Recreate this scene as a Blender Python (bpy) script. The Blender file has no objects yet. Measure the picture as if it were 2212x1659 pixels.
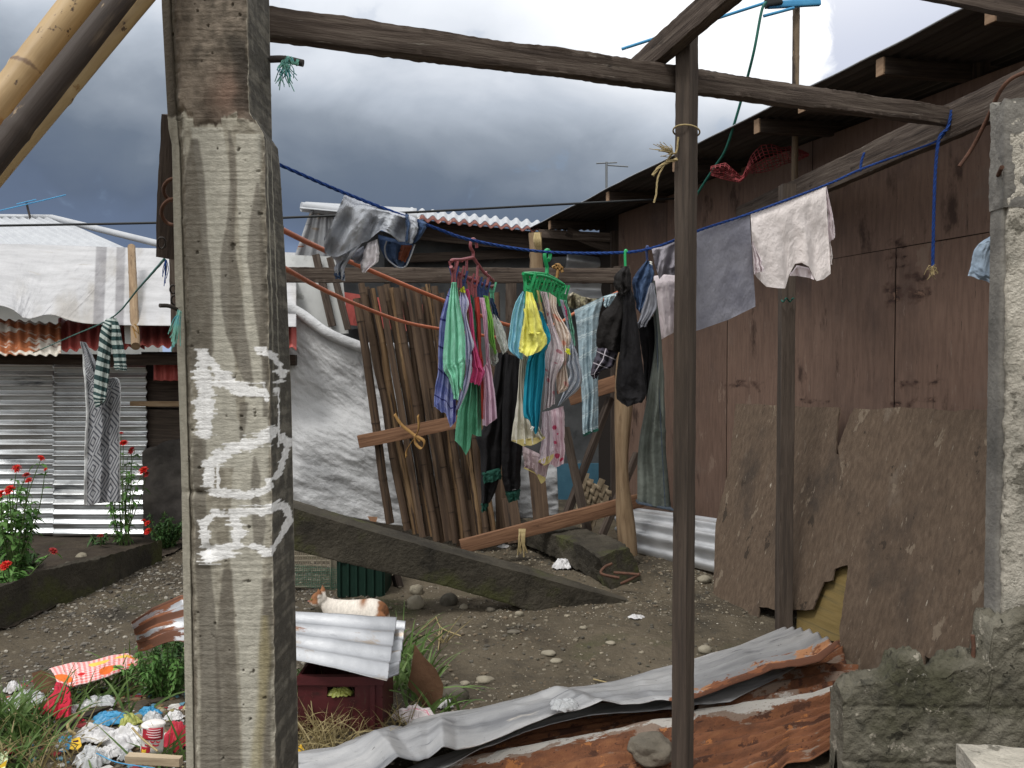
import bpy, bmesh, math, random
import numpy as np
from mathutils import Vector, Matrix
random.seed(7); RNG = np.random.default_rng(11)
scene = bpy.context.scene
COL = scene.collection
PI = math.pi
R = math.radians
# ------------------------------------------------------------------ camera
EYE, FPX, CX, CY, PITCH = 1.6, 1805.0, 1106.0, 829.5, R(1.603)
cam = bpy.data.objects.new('camera', bpy.data.cameras.new('camera'))
COL.objects.link(cam); scene.camera = cam
cam.data.sensor_width = 36; cam.data.lens = 36*FPX/2212.0
cam.data.clip_start = 0.05; cam.data.clip_end = 2000
cam.location = (0, 0, EYE); cam.rotation_euler = (PI/2-PITCH, 0, 0)
# ------------------------------------------------------------------ exposure
scene.view_settings.view_transform = 'Standard'
scene.view_settings.look = 'None'
scene.view_settings.exposure = 0.36
scene.view_settings.gamma = 1.0
scene.view_settings.use_curve_mapping = False
# ------------------------------------------------------------------ sun (soft, behind cloud)
SUN_EL, SUN_AZ = R(60), R(215)          # azimuth measured from +Y towards +X
sl = bpy.data.lights.new('sun', 'SUN'); sl.energy = 1.7; sl.angle = R(14); sl.color = (1, .97, .92)
sun = bpy.data.objects.new('sun', sl); COL.objects.link(sun)
sd = Vector((math.sin(SUN_AZ)*math.cos(SUN_EL), math.cos(SUN_AZ)*math.cos(SUN_EL), math.sin(SUN_EL)))
sun.rotation_euler = sd.to_track_quat('Z', 'Y').to_euler(); sun.location = (-3, -3, 8)

def lin(c):
    return tuple(((x/255)/12.92 if x/255 <= .04045 else ((x/255+.055)/1.055)**2.4) for x in c)+(1,)
# ------------------------------------------------------------------ sky: storm clouds over a daylight sky
world = bpy.data.worlds.new('World'); scene.world = world; world.use_nodes = True
class NT:
    def __init__(s, nt): s.nt = nt
    def __call__(s, typ, ins=None, **kw):
        n = s.nt.nodes.new(typ)
        for k, v in kw.items(): setattr(n, k, v)
        for k, v in (ins or {}).items():
            if hasattr(v, 'links'): s.nt.links.new(v, n.inputs[k])
            else: n.inputs[k].default_value = v
        return n
    def math(s, op, a, b=None, clamp=False):
        return s('ShaderNodeMath', {0: a} if b is None else {0: a, 1: b}, operation=op, use_clamp=clamp).outputs[0]
    def mix(s, f, a, b, blend='MIX'):
        n = s('ShaderNodeMix', {0: f}, data_type='RGBA', blend_type=blend)
        for i, v in ((6, a), (7, b)):
            if hasattr(v, 'links'): s.nt.links.new(v, n.inputs[i])
            else: n.inputs[i].default_value = v
        return n.outputs[2]
    def ramp(s, f, stops, interp='LINEAR'):
        n = s('ShaderNodeValToRGB', {0: f}); cr = n.color_ramp; cr.interpolation = interp
        while len(cr.elements) > 1: cr.elements.remove(cr.elements[-1])
        cr.elements[0].position = stops[0][0]; cr.elements[0].color = stops[0][1]
        for p, c in stops[1:]:
            e = cr.elements.new(p); e.color = c
        return n.outputs[0]
    def smooth(s, v, lo, hi):
        return s('ShaderNodeMapRange', {0: v, 1: lo, 2: hi, 3: 0.0, 4: 1.0}, interpolation_type='SMOOTHSTEP').outputs[0]
    def noise(s, vec, scale=1.0, detail=5.0, rough=.6, dist=0.0):
        return s('ShaderNodeTexNoise', {'Vector': vec, 'Scale': scale, 'Detail': detail, 'Roughness': rough, 'Distortion': dist}).outputs[0]
    def vmath(s, op, a, b):
        return s('ShaderNodeVectorMath', {0: a, 1: b}, operation=op).outputs[0 if op not in ('DOT_PRODUCT',) else 1]
w = NT(world.node_tree); world.node_tree.nodes.clear()
wo = w('ShaderNodeOutputWorld'); bg = w('ShaderNodeBackground')
sky = w('ShaderNodeTexSky', sky_type='NISHITA', sun_disc=False, sun_elevation=SUN_EL, sun_rotation=SUN_AZ)
tc = w('ShaderNodeTexCoord').outputs['Generated']
sx = w('ShaderNodeSeparateXYZ', {0: tc})
yy = w.math('MAXIMUM', sx.outputs[1], .25)
ce = w.math('DIVIDE', sx.outputs[2], yy); ca = w.math('DIVIDE', sx.outputs[0], yy)       # a flat cloud layer seen from below
cv = w('ShaderNodeCombineXYZ', {0: ca, 1: ce, 2: 0.3}).outputs[0]
n1 = w.noise(w.vmath('MULTIPLY', cv, (1, 1.7, 1)), 3.1, 4, .5, .4)
n2 = w.noise(w.vmath('MULTIPLY', cv, (1, 1.5, 1)), 8.0, 6, .55, .3)
warp = w.math('ADD', w.math('MULTIPLY', w.math('SUBTRACT', n1, .5), .16), w.math('MULTIPLY', w.math('SUBTRACT', n2, .5), .09))
el = w.math('ADD', w.math('ADD', ce, warp), w.math('ADD', w.math('MULTIPLY', ca, .13), .04))
S = lambda *c: lin(c)
storm = w.ramp(el, [(0.0, S(148, 164, 192)), (.08, S(118, 136, 164)), (.135, S(92, 106, 130)), (.19, S(86, 98, 117)), (.25, S(99, 110, 125)), (.31, S(130, 139, 151)),
                    (.365, S(168, 176, 187)), (.42, S(206, 211, 219)), (.50, S(232, 235, 240)), (.7, S(243, 244, 246)), (1, S(244, 245, 247))])
# bright gap at the upper right, with a crisp billow edge on its right side
gx_ = w.math('DIVIDE', w.math('SUBTRACT', ca, .25), .27); gy_ = w.math('DIVIDE', w.math('SUBTRACT', ce, .46), .20)
gd = w.math('SQRT', w.math('ADD', w.math('MULTIPLY', gx_, gx_), w.math('MULTIPLY', gy_, gy_)))
glow = w.smooth(w.math('ADD', gd, w.math('MULTIPLY', w.math('SUBTRACT', n1, .5), .9)), 1.15, .35)
glow = w.math('MULTIPLY', glow, w.smooth(sx.outputs[1], .2, .4))
storm = w.mix(w.math('MULTIPLY', glow, .95), storm, (.98, .985, 1.0, 1))
n3 = w.noise(cv, 15.0, 6, .6, .4)
edge = w.math('ADD', ca, w.math('MULTIPLY', w.math('SUBTRACT', n3, .5), .09))
behind = w.math('MULTIPLY', w.smooth(edge, .365, .380), w.smooth(sx.outputs[1], .3, .5))
behind = w.math('MULTIPLY', behind, w.smooth(sx.outputs[2], .5, .3))
storm = w.mix(w.math('MULTIPLY', behind, .9), storm, lin((182, 188, 205)))
# behind the camera: bright overcast overhead, dimmed low down to deepen the shading
back = w.smooth(sx.outputs[1], .15, -.35)
behindc = w.ramp(sx.outputs[2], [(0, (.32, .32, .31, 1)), (.16, (.50, .50, .49, 1)), (.34, (.86, .86, .85, 1)), (.6, (1.12, 1.12, 1.1, 1)), (1, (1.2, 1.2, 1.18, 1))])
storm = w.mix(back, storm, behindc)
cover = w.smooth(n2, .15, .4)
skyc = w.mix(1.0, sky.outputs[0], (.1, .1, .1, 1), 'MULTIPLY')
cover = w.math('MAXIMUM', w.math('MULTIPLY', cover, 1.0), .86)
world.node_tree.links.new(w.mix(cover, skyc, storm), bg.inputs[0]); bg.inputs[1].default_value = 1.0
world.node_tree.links.new(bg.outputs[0], wo.inputs[0])

# ------------------------------------------------------------------ picture measurements -> places in the yard
KS = {0: (0, 0, 1), 1: (0, 0, .5012), 2: (575.1, 0, .4), 3: (1327.2, 0, .4), 4: (0, 442.4, .4802), 5: (0, 1150.2, .3067),
      6: (601.7, 398.2, .5333), 7: (601.7, 1017.5, .4), 8: (1415.7, 796.3, .5201)}
def K(k, pts):
    a, b, s = KS[k]
    return [(a+s*x, b+s*y) for x, y in pts]
CP, SP = math.cos(PITCH), math.sin(PITCH)
def ray(px, py):
    u = (np.asarray(px, float)-CX)/FPX; v = (CY-np.asarray(py, float))/FPX
    return np.stack([u, CP+SP*v, -SP+CP*v], -1)
def P(px, py, Y):                       # the point on that sight line Y metres ahead
    d = ray(px, py); return d*(np.asarray(Y, float)/d[..., 1])[..., None]+np.array([0, 0, EYE])
def G(px, py, z=0.0):                   # ... at height z
    d = ray(px, py); return d*((np.asarray(z, float)-EYE)/d[..., 2])[..., None]+np.array([0, 0, EYE])
def PL(px, py, n, c):                   # ... on the plane n.p = c
    d = ray(px, py); n = np.array(n, float)
    return d*((c-n[2]*EYE)/(d@n))[..., None]+np.array([0, 0, EYE])
def proj(p):
    p = np.asarray(p, float)-np.array([0, 0, EYE])
    f = p[..., 1]*CP-p[..., 2]*SP; u = p[..., 0]/f; v = (p[..., 1]*SP+p[..., 2]*CP)/f
    return CX+u*FPX, CY-v*FPX

# ------------------------------------------------------------------ noise
def _h(ix, iy, iz, s):
    n = (ix*374761393+iy*668265263+iz*2147483647+s*974634721) & 0xffffffff
    n = ((n ^ (n >> 13))*1274126177) & 0xffffffff
    n = ((n ^ (n >> 16))*2246822519) & 0xffffffff
    return ((n ^ (n >> 15)) & 0xffff)/65535.0
def vn(x, y, z=0.0, s=0):
    x, y, z = np.broadcast_arrays(np.asarray(x, float), np.asarray(y, float), np.asarray(z, float))
    ix, iy, iz = [np.floor(a).astype(np.int64) for a in (x, y, z)]
    fx, fy, fz = x-ix, y-iy, z-iz
    fx, fy, fz = [a*a*(3-2*a) for a in (fx, fy, fz)]
    r = 0
    for a in (0, 1):
        for b in (0, 1):
            for c in (0, 1):
                r = r+_h(ix+a, iy+b, iz+c, s)*(fx if a else 1-fx)*(fy if b else 1-fy)*(fz if c else 1-fz)
    return r
def fbm(x, y, z=0.0, o=4, s=0):
    r, a, t = 0, 1.0, 0
    for i in range(o):
        r = r+a*vn(np.asarray(x)*2**i, np.asarray(y)*2**i, np.asarray(z)*2**i, s+i*17); t += a; a *= .5
    return r/t-.5
def sst(x, a, b):
    t = np.clip((x-a)/(b-a), 0, 1); return t*t*(3-2*t)
def resamp(pts, n, by='len'):
    p = np.asarray(pts, float)
    if len(p) == 1: return np.repeat(p, n, 0)
    if by == 'len':
        d = np.r_[0, np.cumsum(np.linalg.norm(np.diff(p, axis=0), axis=1))]
    else: d = np.arange(len(p), dtype=float)
    t = np.linspace(0, d[-1], n)
    return np.stack([np.interp(t, d, p[:, k]) for k in range(p.shape[1])], -1)
def curve(pts, n):                       # smooth (Catmull-Rom) through the points
    p = np.asarray(pts, float)
    if len(p) < 3: return resamp(p, n)
    q = np.vstack([2*p[0]-p[1], p, 2*p[-1]-p[-2]]); out = []
    m = len(p)-1; t = np.linspace(0, m, n)
    i = np.minimum(t.astype(int), m-1); f = (t-i)[:, None]
    a, b, c, d = q[i], q[i+1], q[i+2], q[i+3]
    return .5*((2*b)+(c-a)*f+(2*a-5*b+4*c-d)*f**2+(3*b-a-3*c+d)*f**3)
def unit(v):
    v = np.asarray(v, float); return v/np.maximum(np.linalg.norm(v, axis=-1, keepdims=True), 1e-9)

# ------------------------------------------------------------------ materials
MATS = {}
DARK = dict(mud=1.05, old_timber=.70, post_timber=1.05, plywood_panel=.70, torn_plywood=.66, stone_pale=.68, stone_dark=.85, galv=.85, bamboo_dark=.75, new_timber=.72, plaster=1.05, cmu=.95, mossy_concrete=.72, bamboo_yellow=.86, roof_underside=1.05,
            log_wood=.72, grey_plaster=.95, dark_timber=.9, cement_wall=.85, yellow_board=.75, crate_red=.42, rusty_metal=.76, tar_wall=.85, woven_strip=.85, bamboo_old=.9)
def mat(name, cols, sc=(4, 4, 4), rough=.85, bump=.25, bsc=60.0, metal=0.0, layers=(), coord='UV', lo=.32, hi=.68, vcol=False,
        fn=None, spec=.3, trans=0.0, bst=(1, 1, 1), det=6.0, rvar=.1, bdist=.01, alpha=None, two=None):
    kd = DARK.get(name, 1.0)**(1/2.3); cols = [tuple(x*kd for x in c) for c in cols]; layers = [(tuple(x*kd for x in L[0]),)+tuple(L[1:]) for L in layers]
    """cols: colours (0-255) spread over stretched noise; layers: (colour, scale, lo, hi[, attribute, gain[, rough, metal]])"""
    m = bpy.data.materials.new(name); m.use_nodes = True; nt = m.node_tree; nt.nodes.clear(); q = NT(nt)
    out = q('ShaderNodeOutputMaterial'); b = q('ShaderNodeBsdfPrincipled')
    tcn = q('ShaderNodeTexCoord'); vec = tcn.outputs[coord]
    rnd = q('ShaderNodeObjectInfo').outputs['Random']
    off = q('ShaderNodeCombineXYZ', {0: q.math('MULTIPLY', rnd, 13.7), 1: q.math('MULTIPLY', rnd, 7.3), 2: q.math('MULTIPLY', rnd, 3.1)}).outputs[0]
    vo = q.vmath('ADD', vec, off)
    nb = q.noise(q.vmath('MULTIPLY', vo, sc), 1.0, det, .62)
    k = len(cols)
    st = [(lo+(hi-lo)*i/max(k-1, 1), lin(c)) for i, c in enumerate(cols)]
    c = q.ramp(nb, st) if k > 1 else q.mix(q.smooth(nb, .2, .8), tuple(x*.9 for x in lin(cols[0])[:3])+(1,), lin(cols[0]))
    if vcol:
        at = q('ShaderNodeAttribute', attribute_name='pc').outputs[0]
        c = q.mix(1.0, at, q.ramp(nb, [(lo, (.72, .72, .72, 1)), (hi, (1.18, 1.18, 1.18, 1))]), 'MULTIPLY')
    rg = q.math('ADD', rough-rvar/2, q.math('MULTIPLY', nb, rvar)); mt = None
    if fn: c = fn(q, vec, c)
    for L in layers:
        nn = q.noise(q.vmath('MULTIPLY', q.vmath('ADD', vo, (3.3*len(L[1])+L[2], 1.7, .4)), L[1]), 1.0, 6, .65)
        if len(L) > 4 and L[4]:
            nn = q.math('ADD', nn, q.math('MULTIPLY', q('ShaderNodeAttribute', attribute_name=L[4]).outputs['Fac'], L[5]))
        f = q.smooth(nn, L[2], L[3])
        c = q.mix(f, c, lin(L[0]))
        if len(L) > 6:
            rg = q('ShaderNodeMix', {0: f, 2: rg, 3: L[6]}).outputs[0]
            mt = q('ShaderNodeMix', {0: f, 2: (metal if mt is None else mt), 3: L[7]}).outputs[0]
    nt.links.new(c, b.inputs['Base Color'])
    nt.links.new(rg, b.inputs['Roughness'])
    if mt is not None: nt.links.new(mt, b.inputs['Metallic'])
    else: b.inputs['Metallic'].default_value = metal
    b.inputs['Specular IOR Level'].default_value = spec
    if alpha is not None: b.inputs['Alpha'].default_value = alpha
    if bump:
        bn = q.noise(q.vmath('MULTIPLY', q.vmath('MULTIPLY', vo, (bsc, bsc, bsc)), bst), 1.0, 5, .65)
        bp = q('ShaderNodeBump', {'Strength': bump, 'Distance': bdist, 'Height': bn})
        nt.links.new(bp.outputs[0], b.inputs['Normal'])
    sh = b.outputs[0]
    if trans:
        tr = q('ShaderNodeBsdfTranslucent'); nt.links.new(c, tr.inputs[0])
        sh = q('ShaderNodeMixShader', {0: trans, 1: sh, 2: tr.outputs[0]}).outputs[0]
    nt.links.new(sh, out.inputs[0])
    MATS[name] = m; return m

# ------------------------------------------------------------------ mesh builder
class MB:
    def __init__(s): s.V, s.F, s.U, s.A, s.C, s.n = [], [], [], [], [], 0
    def add(s, V, F, UV=None, pa=None, pc=None):
        """V (n,3); F (m,k) int array; UV per vertex"""
        V = np.asarray(V, float).reshape(-1, 3); F = np.asarray(F, int)
        s.V.append(V); s.F.append(F+s.n); s.n += len(V)
        s.U.append(np.zeros((len(V), 2)) if UV is None else np.asarray(UV, float).reshape(-1, 2))
        s.A.append(np.zeros(len(V)) if pa is None else np.broadcast_to(np.asarray(pa, float).ravel(), (len(V),)))
        s.C.append(np.ones((len(V), 3)) if pc is None else np.broadcast_to(np.asarray(pc, float).reshape(-1, 3), (len(V), 3)))
        return s
    def grid(s, Pt, UV=None, pa=None, pc=None, wrap=False, flip=False):
        n, m = Pt.shape[:2]
        if UV is None:
            du = np.linalg.norm(np.diff(Pt, axis=0), axis=2).mean(1); dv = np.linalg.norm(np.diff(Pt, axis=1), axis=2).mean(0)
            UV = np.stack(np.meshgrid(np.r_[0, np.cumsum(du)], np.r_[0, np.cumsum(dv)], indexing='ij'), -1)
        i, j = np.meshgrid(np.arange(n-1), np.arange(m if wrap else m-1), indexing='ij')
        j2 = (j+1) % m
        F = np.stack([i*m+j, (i+1)*m+j, (i+1)*m+j2, i*m+j2], -1).reshape(-1, 4)
        if flip: F = F[:, ::-1]
        return s.add(Pt, F, UV, pa, pc)
    def ring_loft(s, rings, closed_ends=True, pa=None, pc=None, uvl=None):
        """rings (n,m,3), closed round"""
        r = np.concatenate([rings, rings[:, :1]], 1)
        n, m = r.shape[:2]
        ex = lambda a: None if a is None else np.concatenate([a, a[:, :1]], 1)
        s.grid(r, pa=ex(pa), pc=ex(pc), flip=True)
        if closed_ends:
            for e, k in ((0, 1), (n-1, -1)):
                c = rings[e].mean(0); m0 = rings.shape[1]
                V = np.vstack([rings[e], c]); a = np.arange(m0); b = (a+1) % m0
                F = np.stack([a, b, np.full(m0, m0)], -1)
                if k > 0: F = F[:, ::-1]
                d = V-c; uv = np.stack([d@np.array([1, .3, .1]), d@np.array([.1, .3, 1])], -1)
                s.add(V, F[:, ::-1], uv, None if pa is None else np.r_[pa[e], pa[e].mean()],
                      None if pc is None else np.vstack([pc[e], pc[e].mean(0)]))
        return s
    def tube(s, pts, r, seg=8, caps=True, pa=None, n=None, smooth=False):
        p = np.asarray(pts, float)
        if n: p = curve(p, n) if smooth else resamp(p, n)
        n = len(p); r = np.broadcast_to(np.asarray(r, float), (n,))
        t = unit(np.gradient(p, axis=0))
        a = np.array([0, 0, 1.]) if abs(t[0, 2]) < .9 else np.array([1., 0, 0])
        N = np.zeros_like(p); x = a
        for i in range(n):
            x = x-t[i]*(x@t[i]); x = x/np.linalg.norm(x); N[i] = x
        B = np.cross(t, N); th = np.linspace(0, 2*PI, seg, endpoint=False)
        rings = p[:, None]+r[:, None, None]*(np.cos(th)[None, :, None]*N[:, None]+np.sin(th)[None, :, None]*B[:, None])
        return s.ring_loft(rings, caps, None if pa is None else np.repeat(np.asarray(pa)[:, None], seg, 1))
    def bar(s, p0, p1, w, h, up=(0, 0, 1), n=None, rough=.0, seed=0, twist=0, k=3, sag=0, taper=1.0):
        """a length of sawn timber; w across, h along up; edges worn by `rough` metres"""
        p0, p1 = np.asarray(p0, float), np.asarray(p1, float); L = np.linalg.norm(p1-p0); t = (p1-p0)/L
        up = np.asarray(up, float); up = unit(up-t*(up@t)); sd = np.cross(t, up)
        n = n or max(2, min(160, int(L/.02)))
        c = []
        for a, b, e in ((-1, -1, 0), (1, -1, 1), (1, 1, 2), (-1, 1, 3)):
            a2, b2 = ((1, -1), (1, 1), (-1, 1), (-1, -1))[e]
            for q in range(k+1):
                f = .025+.95*q/k; c.append((a+(a2-a)*f, b+(b2-b)*f))
        c = np.array(c)*.5; v = np.linspace(0, 1, n)
        cen = p0+(p1-p0)*v[:, None]-np.array([0, 0, 1.])*(sag*4*v*(1-v))[:, None]
        sc = (1+(taper-1)*v)[:, None]
        X = c[None, :, 0]*w*sc; Z = c[None, :, 1]*h*sc
        if rough:
            cr = np.where((np.abs(c[None, :, 0]) > .44) & (np.abs(c[None, :, 1]) > .44), 1.0, .35)
            X = X+rough*(1.1*fbm(v[:, None]*L*4, c[None, :, 0]*2+seed, c[None, :, 1]*2, 2, seed)+.9*cr*fbm(v[:, None]*L*60, c[None, :, 0]*5+seed, c[None, :, 1]*5, 3, seed+1))
            Z = Z+rough*(1.1*fbm(v[:, None]*L*4, c[None, :, 0]*2+seed+9, c[None, :, 1]*2, 2, seed+5)+.9*cr*fbm(v[:, None]*L*60, c[None, :, 0]*5+seed+9, c[None, :, 1]*5, 3, seed+6))
        if twist:
            a = twist*v[:, None]; X, Z = X*np.cos(a)-Z*np.sin(a), X*np.sin(a)+Z*np.cos(a)
        return s.ring_loft(cen[:, None]+X[..., None]*sd+Z[..., None]*up)
    def box(s, c, d, rot=0):
        c = np.asarray(c, float); x, y = np.array([math.cos(rot), math.sin(rot), 0]), np.array([-math.sin(rot), math.cos(rot), 0])
        return s.bar(c-x*d[0]/2, c+x*d[0]/2, d[1], d[2], n=3)
    def blob(s, c, r, amp=.2, freq=1.5, seed=0, sub=2, flat=None, pc=None, rot=None, rough=.5):
        V, F = ico(sub); c = np.asarray(c, float); r = np.broadcast_to(np.asarray(r, float), (3,))
        d = 1+amp*2*fbm(V[:, 0]*freq+seed*3.1, V[:, 1]*freq, V[:, 2]*freq, 4, seed)
        W = V*d[:, None]*r
        if flat is not None: W[:, 2] = np.maximum(W[:, 2], -flat)
        if rot is not None: W = W@np.array(Matrix.Rotation(rot, 3, 'Z')).T
        uv = np.stack([np.arctan2(V[:, 1], V[:, 0])*r[0], V[:, 2]*r[2]], -1)
        return s.add(W+c, F, uv, None, pc)
    def plate(s, poly3, nrm, th):
        """flat plate with an outline in 3D, th thick along nrm"""
        p = np.asarray(poly3, float); nrm = unit(nrm); m = len(p)
        from mathutils.geometry import tessellate_polygon
        tri = np.array(tessellate_polygon([[Vector(q) for q in p]]))
        if len(tri):
            a = tri[0]; fl = np.cross(p[a[1]]-p[a[0]], p[a[2]]-p[a[0]])@nrm < 0
            if fl: tri = tri[:, ::-1]
        x = unit(np.cross([0, 0, 1.], nrm)) if abs(nrm[2]) < .95 else np.array([1., 0, 0]); y = np.cross(nrm, x)
        uv = np.stack([p@x, p@y], -1)
        s.add(p, tri, uv); s.add(p-nrm*th, tri[:, ::-1], uv)
        a = np.arange(m); b = (a+1) % m
        s.add(np.vstack([p, p-nrm*th]), np.stack([a, b, b+m, a+m], -1), np.vstack([uv, uv+.01])); return s
    def build(s, name, m, parent=None, smooth=True, label=None, cat=None, group=None, kind=None, solid=0, weld=False, wire=0, auto=None):
        me = bpy.data.meshes.new(name)
        V = np.vstack(s.V)
        if parent is not None: org = ORG[parent.name]
        else:
            a, b = V.min(0), V.max(0); org = np.array([(a[0]+b[0])/2, (a[1]+b[1])/2, a[2]])
            if kind == 'structure': org = np.zeros(3)
        W = V-org
        lt = np.concatenate([np.full(len(f), f.shape[1]) for f in s.F if len(f)]); li = np.concatenate([f.ravel() for f in s.F if len(f)])
        me.vertices.add(len(W)); me.vertices.foreach_set('co', W.ravel().astype(np.float32))
        me.loops.add(len(li)); me.loops.foreach_set('vertex_index', li.astype(np.int32))
        me.polygons.add(len(lt)); me.polygons.foreach_set('loop_start', np.r_[0, np.cumsum(lt)[:-1]].astype(np.int32))
        me.polygons.foreach_set('use_smooth', np.full(len(lt), bool(smooth)))
        me.update(calc_edges=True)
        uv = me.uv_layers.new(name='UVMap'); uv.data.foreach_set('uv', np.vstack(s.U)[li].ravel().astype(np.float32))
        A = np.concatenate(s.A)
        if A.any():
            at = me.attributes.new('pa', 'FLOAT', 'POINT'); at.data.foreach_set('value', A.astype(np.float32))
        C = np.vstack(s.C)
        if (C != 1).any():
            at = me.attributes.new('pc', 'FLOAT_COLOR', 'POINT'); at.data.foreach_set('color', np.c_[C, np.ones(len(C))].ravel().astype(np.float32))
        me.validate()
        o = bpy.data.objects.new(name, me); COL.objects.link(o)
        me.materials.append(MATS[m] if isinstance(m, str) else m)
        if parent is not None: o.parent = parent
        else: o.location = org
        ORG[o.name] = org
        if weld:
            bm = bmesh.new(); bm.from_mesh(me); bmesh.ops.remove_doubles(bm, verts=bm.verts, dist=1e-4); bm.to_mesh(me); bm.free()
        if wire:
            md = o.modifiers.new('wire', 'WIREFRAME'); md.thickness = wire; md.use_replace = True
        if solid:
            md = o.modifiers.new('solid', 'SOLIDIFY'); md.thickness = solid; md.offset = 0
        if auto is not None and smooth: sharp(me, auto)
        if kind: o['kind'] = kind
        if label: tag(o, label, cat, group)
        return o
ORG = {}; LABELS = {}
_ICO = {}
def ico(sub):
    if sub not in _ICO:
        bm = bmesh.new(); bmesh.ops.create_icosphere(bm, subdivisions=sub, radius=1)
        _ICO[sub] = (np.array([v.co[:] for v in bm.verts]), np.array([[v.index for v in f.verts] for f in bm.faces])); bm.free()
    return _ICO[sub]
def sharp(me, ang):
    bm = bmesh.new(); bm.from_mesh(me)
    for e in bm.edges:
        if len(e.link_faces) == 2 and e.calc_face_angle(0) > ang: e.smooth = False
    bm.to_mesh(me); bm.free()
def tag(o, label, cat, group=None):
    n = len(label.split())
    if not 4 <= n <= 16: print('LABEL LENGTH', n, label)
    if label in LABELS and not group: print('DUPLICATE LABEL', label)
    LABELS[label] = o.name
    o['label'] = label; o['category'] = cat
    if group: o['group'] = group
def thing(name, label, cat, loc, group=None):
    o = bpy.data.objects.new(name, None); COL.objects.link(o); o.location = tuple(loc); o.empty_display_size = .1
    ORG[o.name] = np.array(loc, float); tag(o, label, cat, group); return o
def plabel(o, label): o['label'] = label; return o
def dup(root, loc, label, group):
    r = root.copy(); COL.objects.link(r); r.location = tuple(loc); ORG[r.name] = np.array(loc, float)
    for ch in list(root.children):
        c = ch.copy(); COL.objects.link(c); c.parent = r
        for g in ch.children:
            d = g.copy(); COL.objects.link(d); d.parent = c
    tag(r, label, root['category'], group); return r
KS.update({9: (336.2, 743.2, .2986), 10: (929.0, 513.2, .1707), 11: (929.0, 752.1, .24), 12: (1212.2, 530.9, .2666), 13: (619.4, 407.0, .144)})
# ================================================================== materials
mat('mud', [(64, 57, 47), (84, 76, 63), (98, 89, 75)], (1.6, 1.6, 1.6), .92, .9, 26, coord='Object', bdist=.03,
    layers=[((64, 66, 42), (.9, .9, .9), .56, .70), ((120, 113, 100), (17, 17, 17), .60, .72), ((44, 39, 33), (6, 6, 6), .62, .74),
            ((150, 145, 132), (75, 75, 75), .675, .72), ((130, 121, 102), (40, 40, 40), .70, .74), ((52, 48, 41), (1.1, 1.1, 1.1), .54, .7)])
mat('pillar_concrete', [(1, 1, 1)], (40, 60, 2), .93, .5, 120, vcol=True, bst=(1, .5, 1), lo=.2, hi=.8, bdist=.008)
WG = (3, 55, 1)
mat('old_timber', [(54, 45, 39), (80, 68, 60), (98, 86, 77), (116, 105, 95)], WG, .88, .6, 70, bst=(.06, 1, 1),
    layers=[((38, 31, 27), (6, 14, 1), .60, .72), ((150, 142, 132), (7, 90, 1), .63, .72)])
mat('post_timber', [(56, 49, 44), (70, 61, 54), (84, 74, 66)], WG, .85, .5, 80, bst=(.08, 1, 1),
    layers=[((48, 39, 35), (4, 22, 1), .60, .76), ((150, 138, 126), (60, 140, 1), .71, .75)])
mat('new_timber', [(104, 74, 54), (136, 100, 76), (156, 118, 90)], WG, .85, .4, 80, bst=(.08, 1, 1), layers=[((88, 62, 46), (5, 16, 1), .6, .72)])
mat('dark_timber', [(44, 37, 33), (66, 56, 50), (82, 72, 64)], WG, .9, .5, 80, bst=(.08, 1, 1))
mat('timber_end', [(128, 104, 84), (156, 130, 106)], (30, 30, 1), .9, .3, 60)
mat('plywood', [(122, 98, 88), (142, 117, 106), (152, 128, 116)], (70, 2.2, 1), .82, .35, 60, bst=(1, .05, 1),
    layers=[((106, 83, 74), (2.2, .7, 1), .50, .75), ((96, 72, 62), (18, 1.1, 1), .62, .78), ((158, 138, 126), (30, 2.5, 1), .66, .8)])
def ply_tint(q, vec, c):
    r = q('ShaderNodeObjectInfo').outputs['Random']
    return q.mix(1.0, c, q.ramp(r, [(0, (.80, .76, .73, 1)), (.5, (1, .98, .96, 1)), (1, (1.1, 1.07, 1.04, 1))]), 'MULTIPLY')
mat('plywood_panel', [(102, 82, 72), (124, 101, 89), (138, 114, 101)], (44, 5, 1), .82, .35, 60, bst=(1, .12, 1), lo=.2, hi=.8, fn=ply_tint,
    layers=[((90, 74, 68), (1.6, .9, 1), .48, .74), ((132, 116, 106), (.9, 1.6, 1), .55, .8), ((146, 128, 116), (60, 6, 1), .66, .69), ((76, 60, 52), (70, 5, 1), .66, .69), ((84, 66, 59), (9, 1.1, 1), .66, .8), ((150, 134, 125), (26, 2.2, 1), .67, .8), ((72, 54, 46), (3.2, 1.3, 1), .58, .68), ((140, 118, 104), (5, 2.2, 1), .64, .68), ((88, 66, 57), (16, 22, 1), .58, .95, 'pa', .36), ((66, 48, 41), (26, 46, 1), .86, 1.02, 'pa', .40), ((132, 104, 88), (12, 30, 1), .86, .94, 'pa', .30)])
mat('torn_plywood', [(84, 69, 57), (107, 90, 75), (127, 109, 92)], (46, 16, 1), .86, .8, 70, bst=(1, .4, 1), lo=.22, hi=.78,
    layers=[((74, 64, 56), (2.6, 1.6, 1), .50, .74), ((128, 114, 100), (5, 3, 1), .58, .76), ((150, 140, 126), (26, 4.5, 1), .68, .74), ((58, 50, 43), (40, 24, 1), .69, .74), ((190, 180, 164), (26, 7, 1), .69, .72), ((46, 40, 35), (60, 50, 1), .71, .74), ((138, 123, 106), (7, 3.2, 1), .615, .64), ((70, 59, 49), (9, 5, 1), .64, .66), ((156, 143, 126), (70, 9, 1), .66, .68), ((62, 52, 44), (90, 6, 1), .67, .69)])
mat('dark_backing', [(40, 34, 31)], (3, 3, 1), .95, 0)  # near-black colour for added sheets that stand in for unlit interiors
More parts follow.
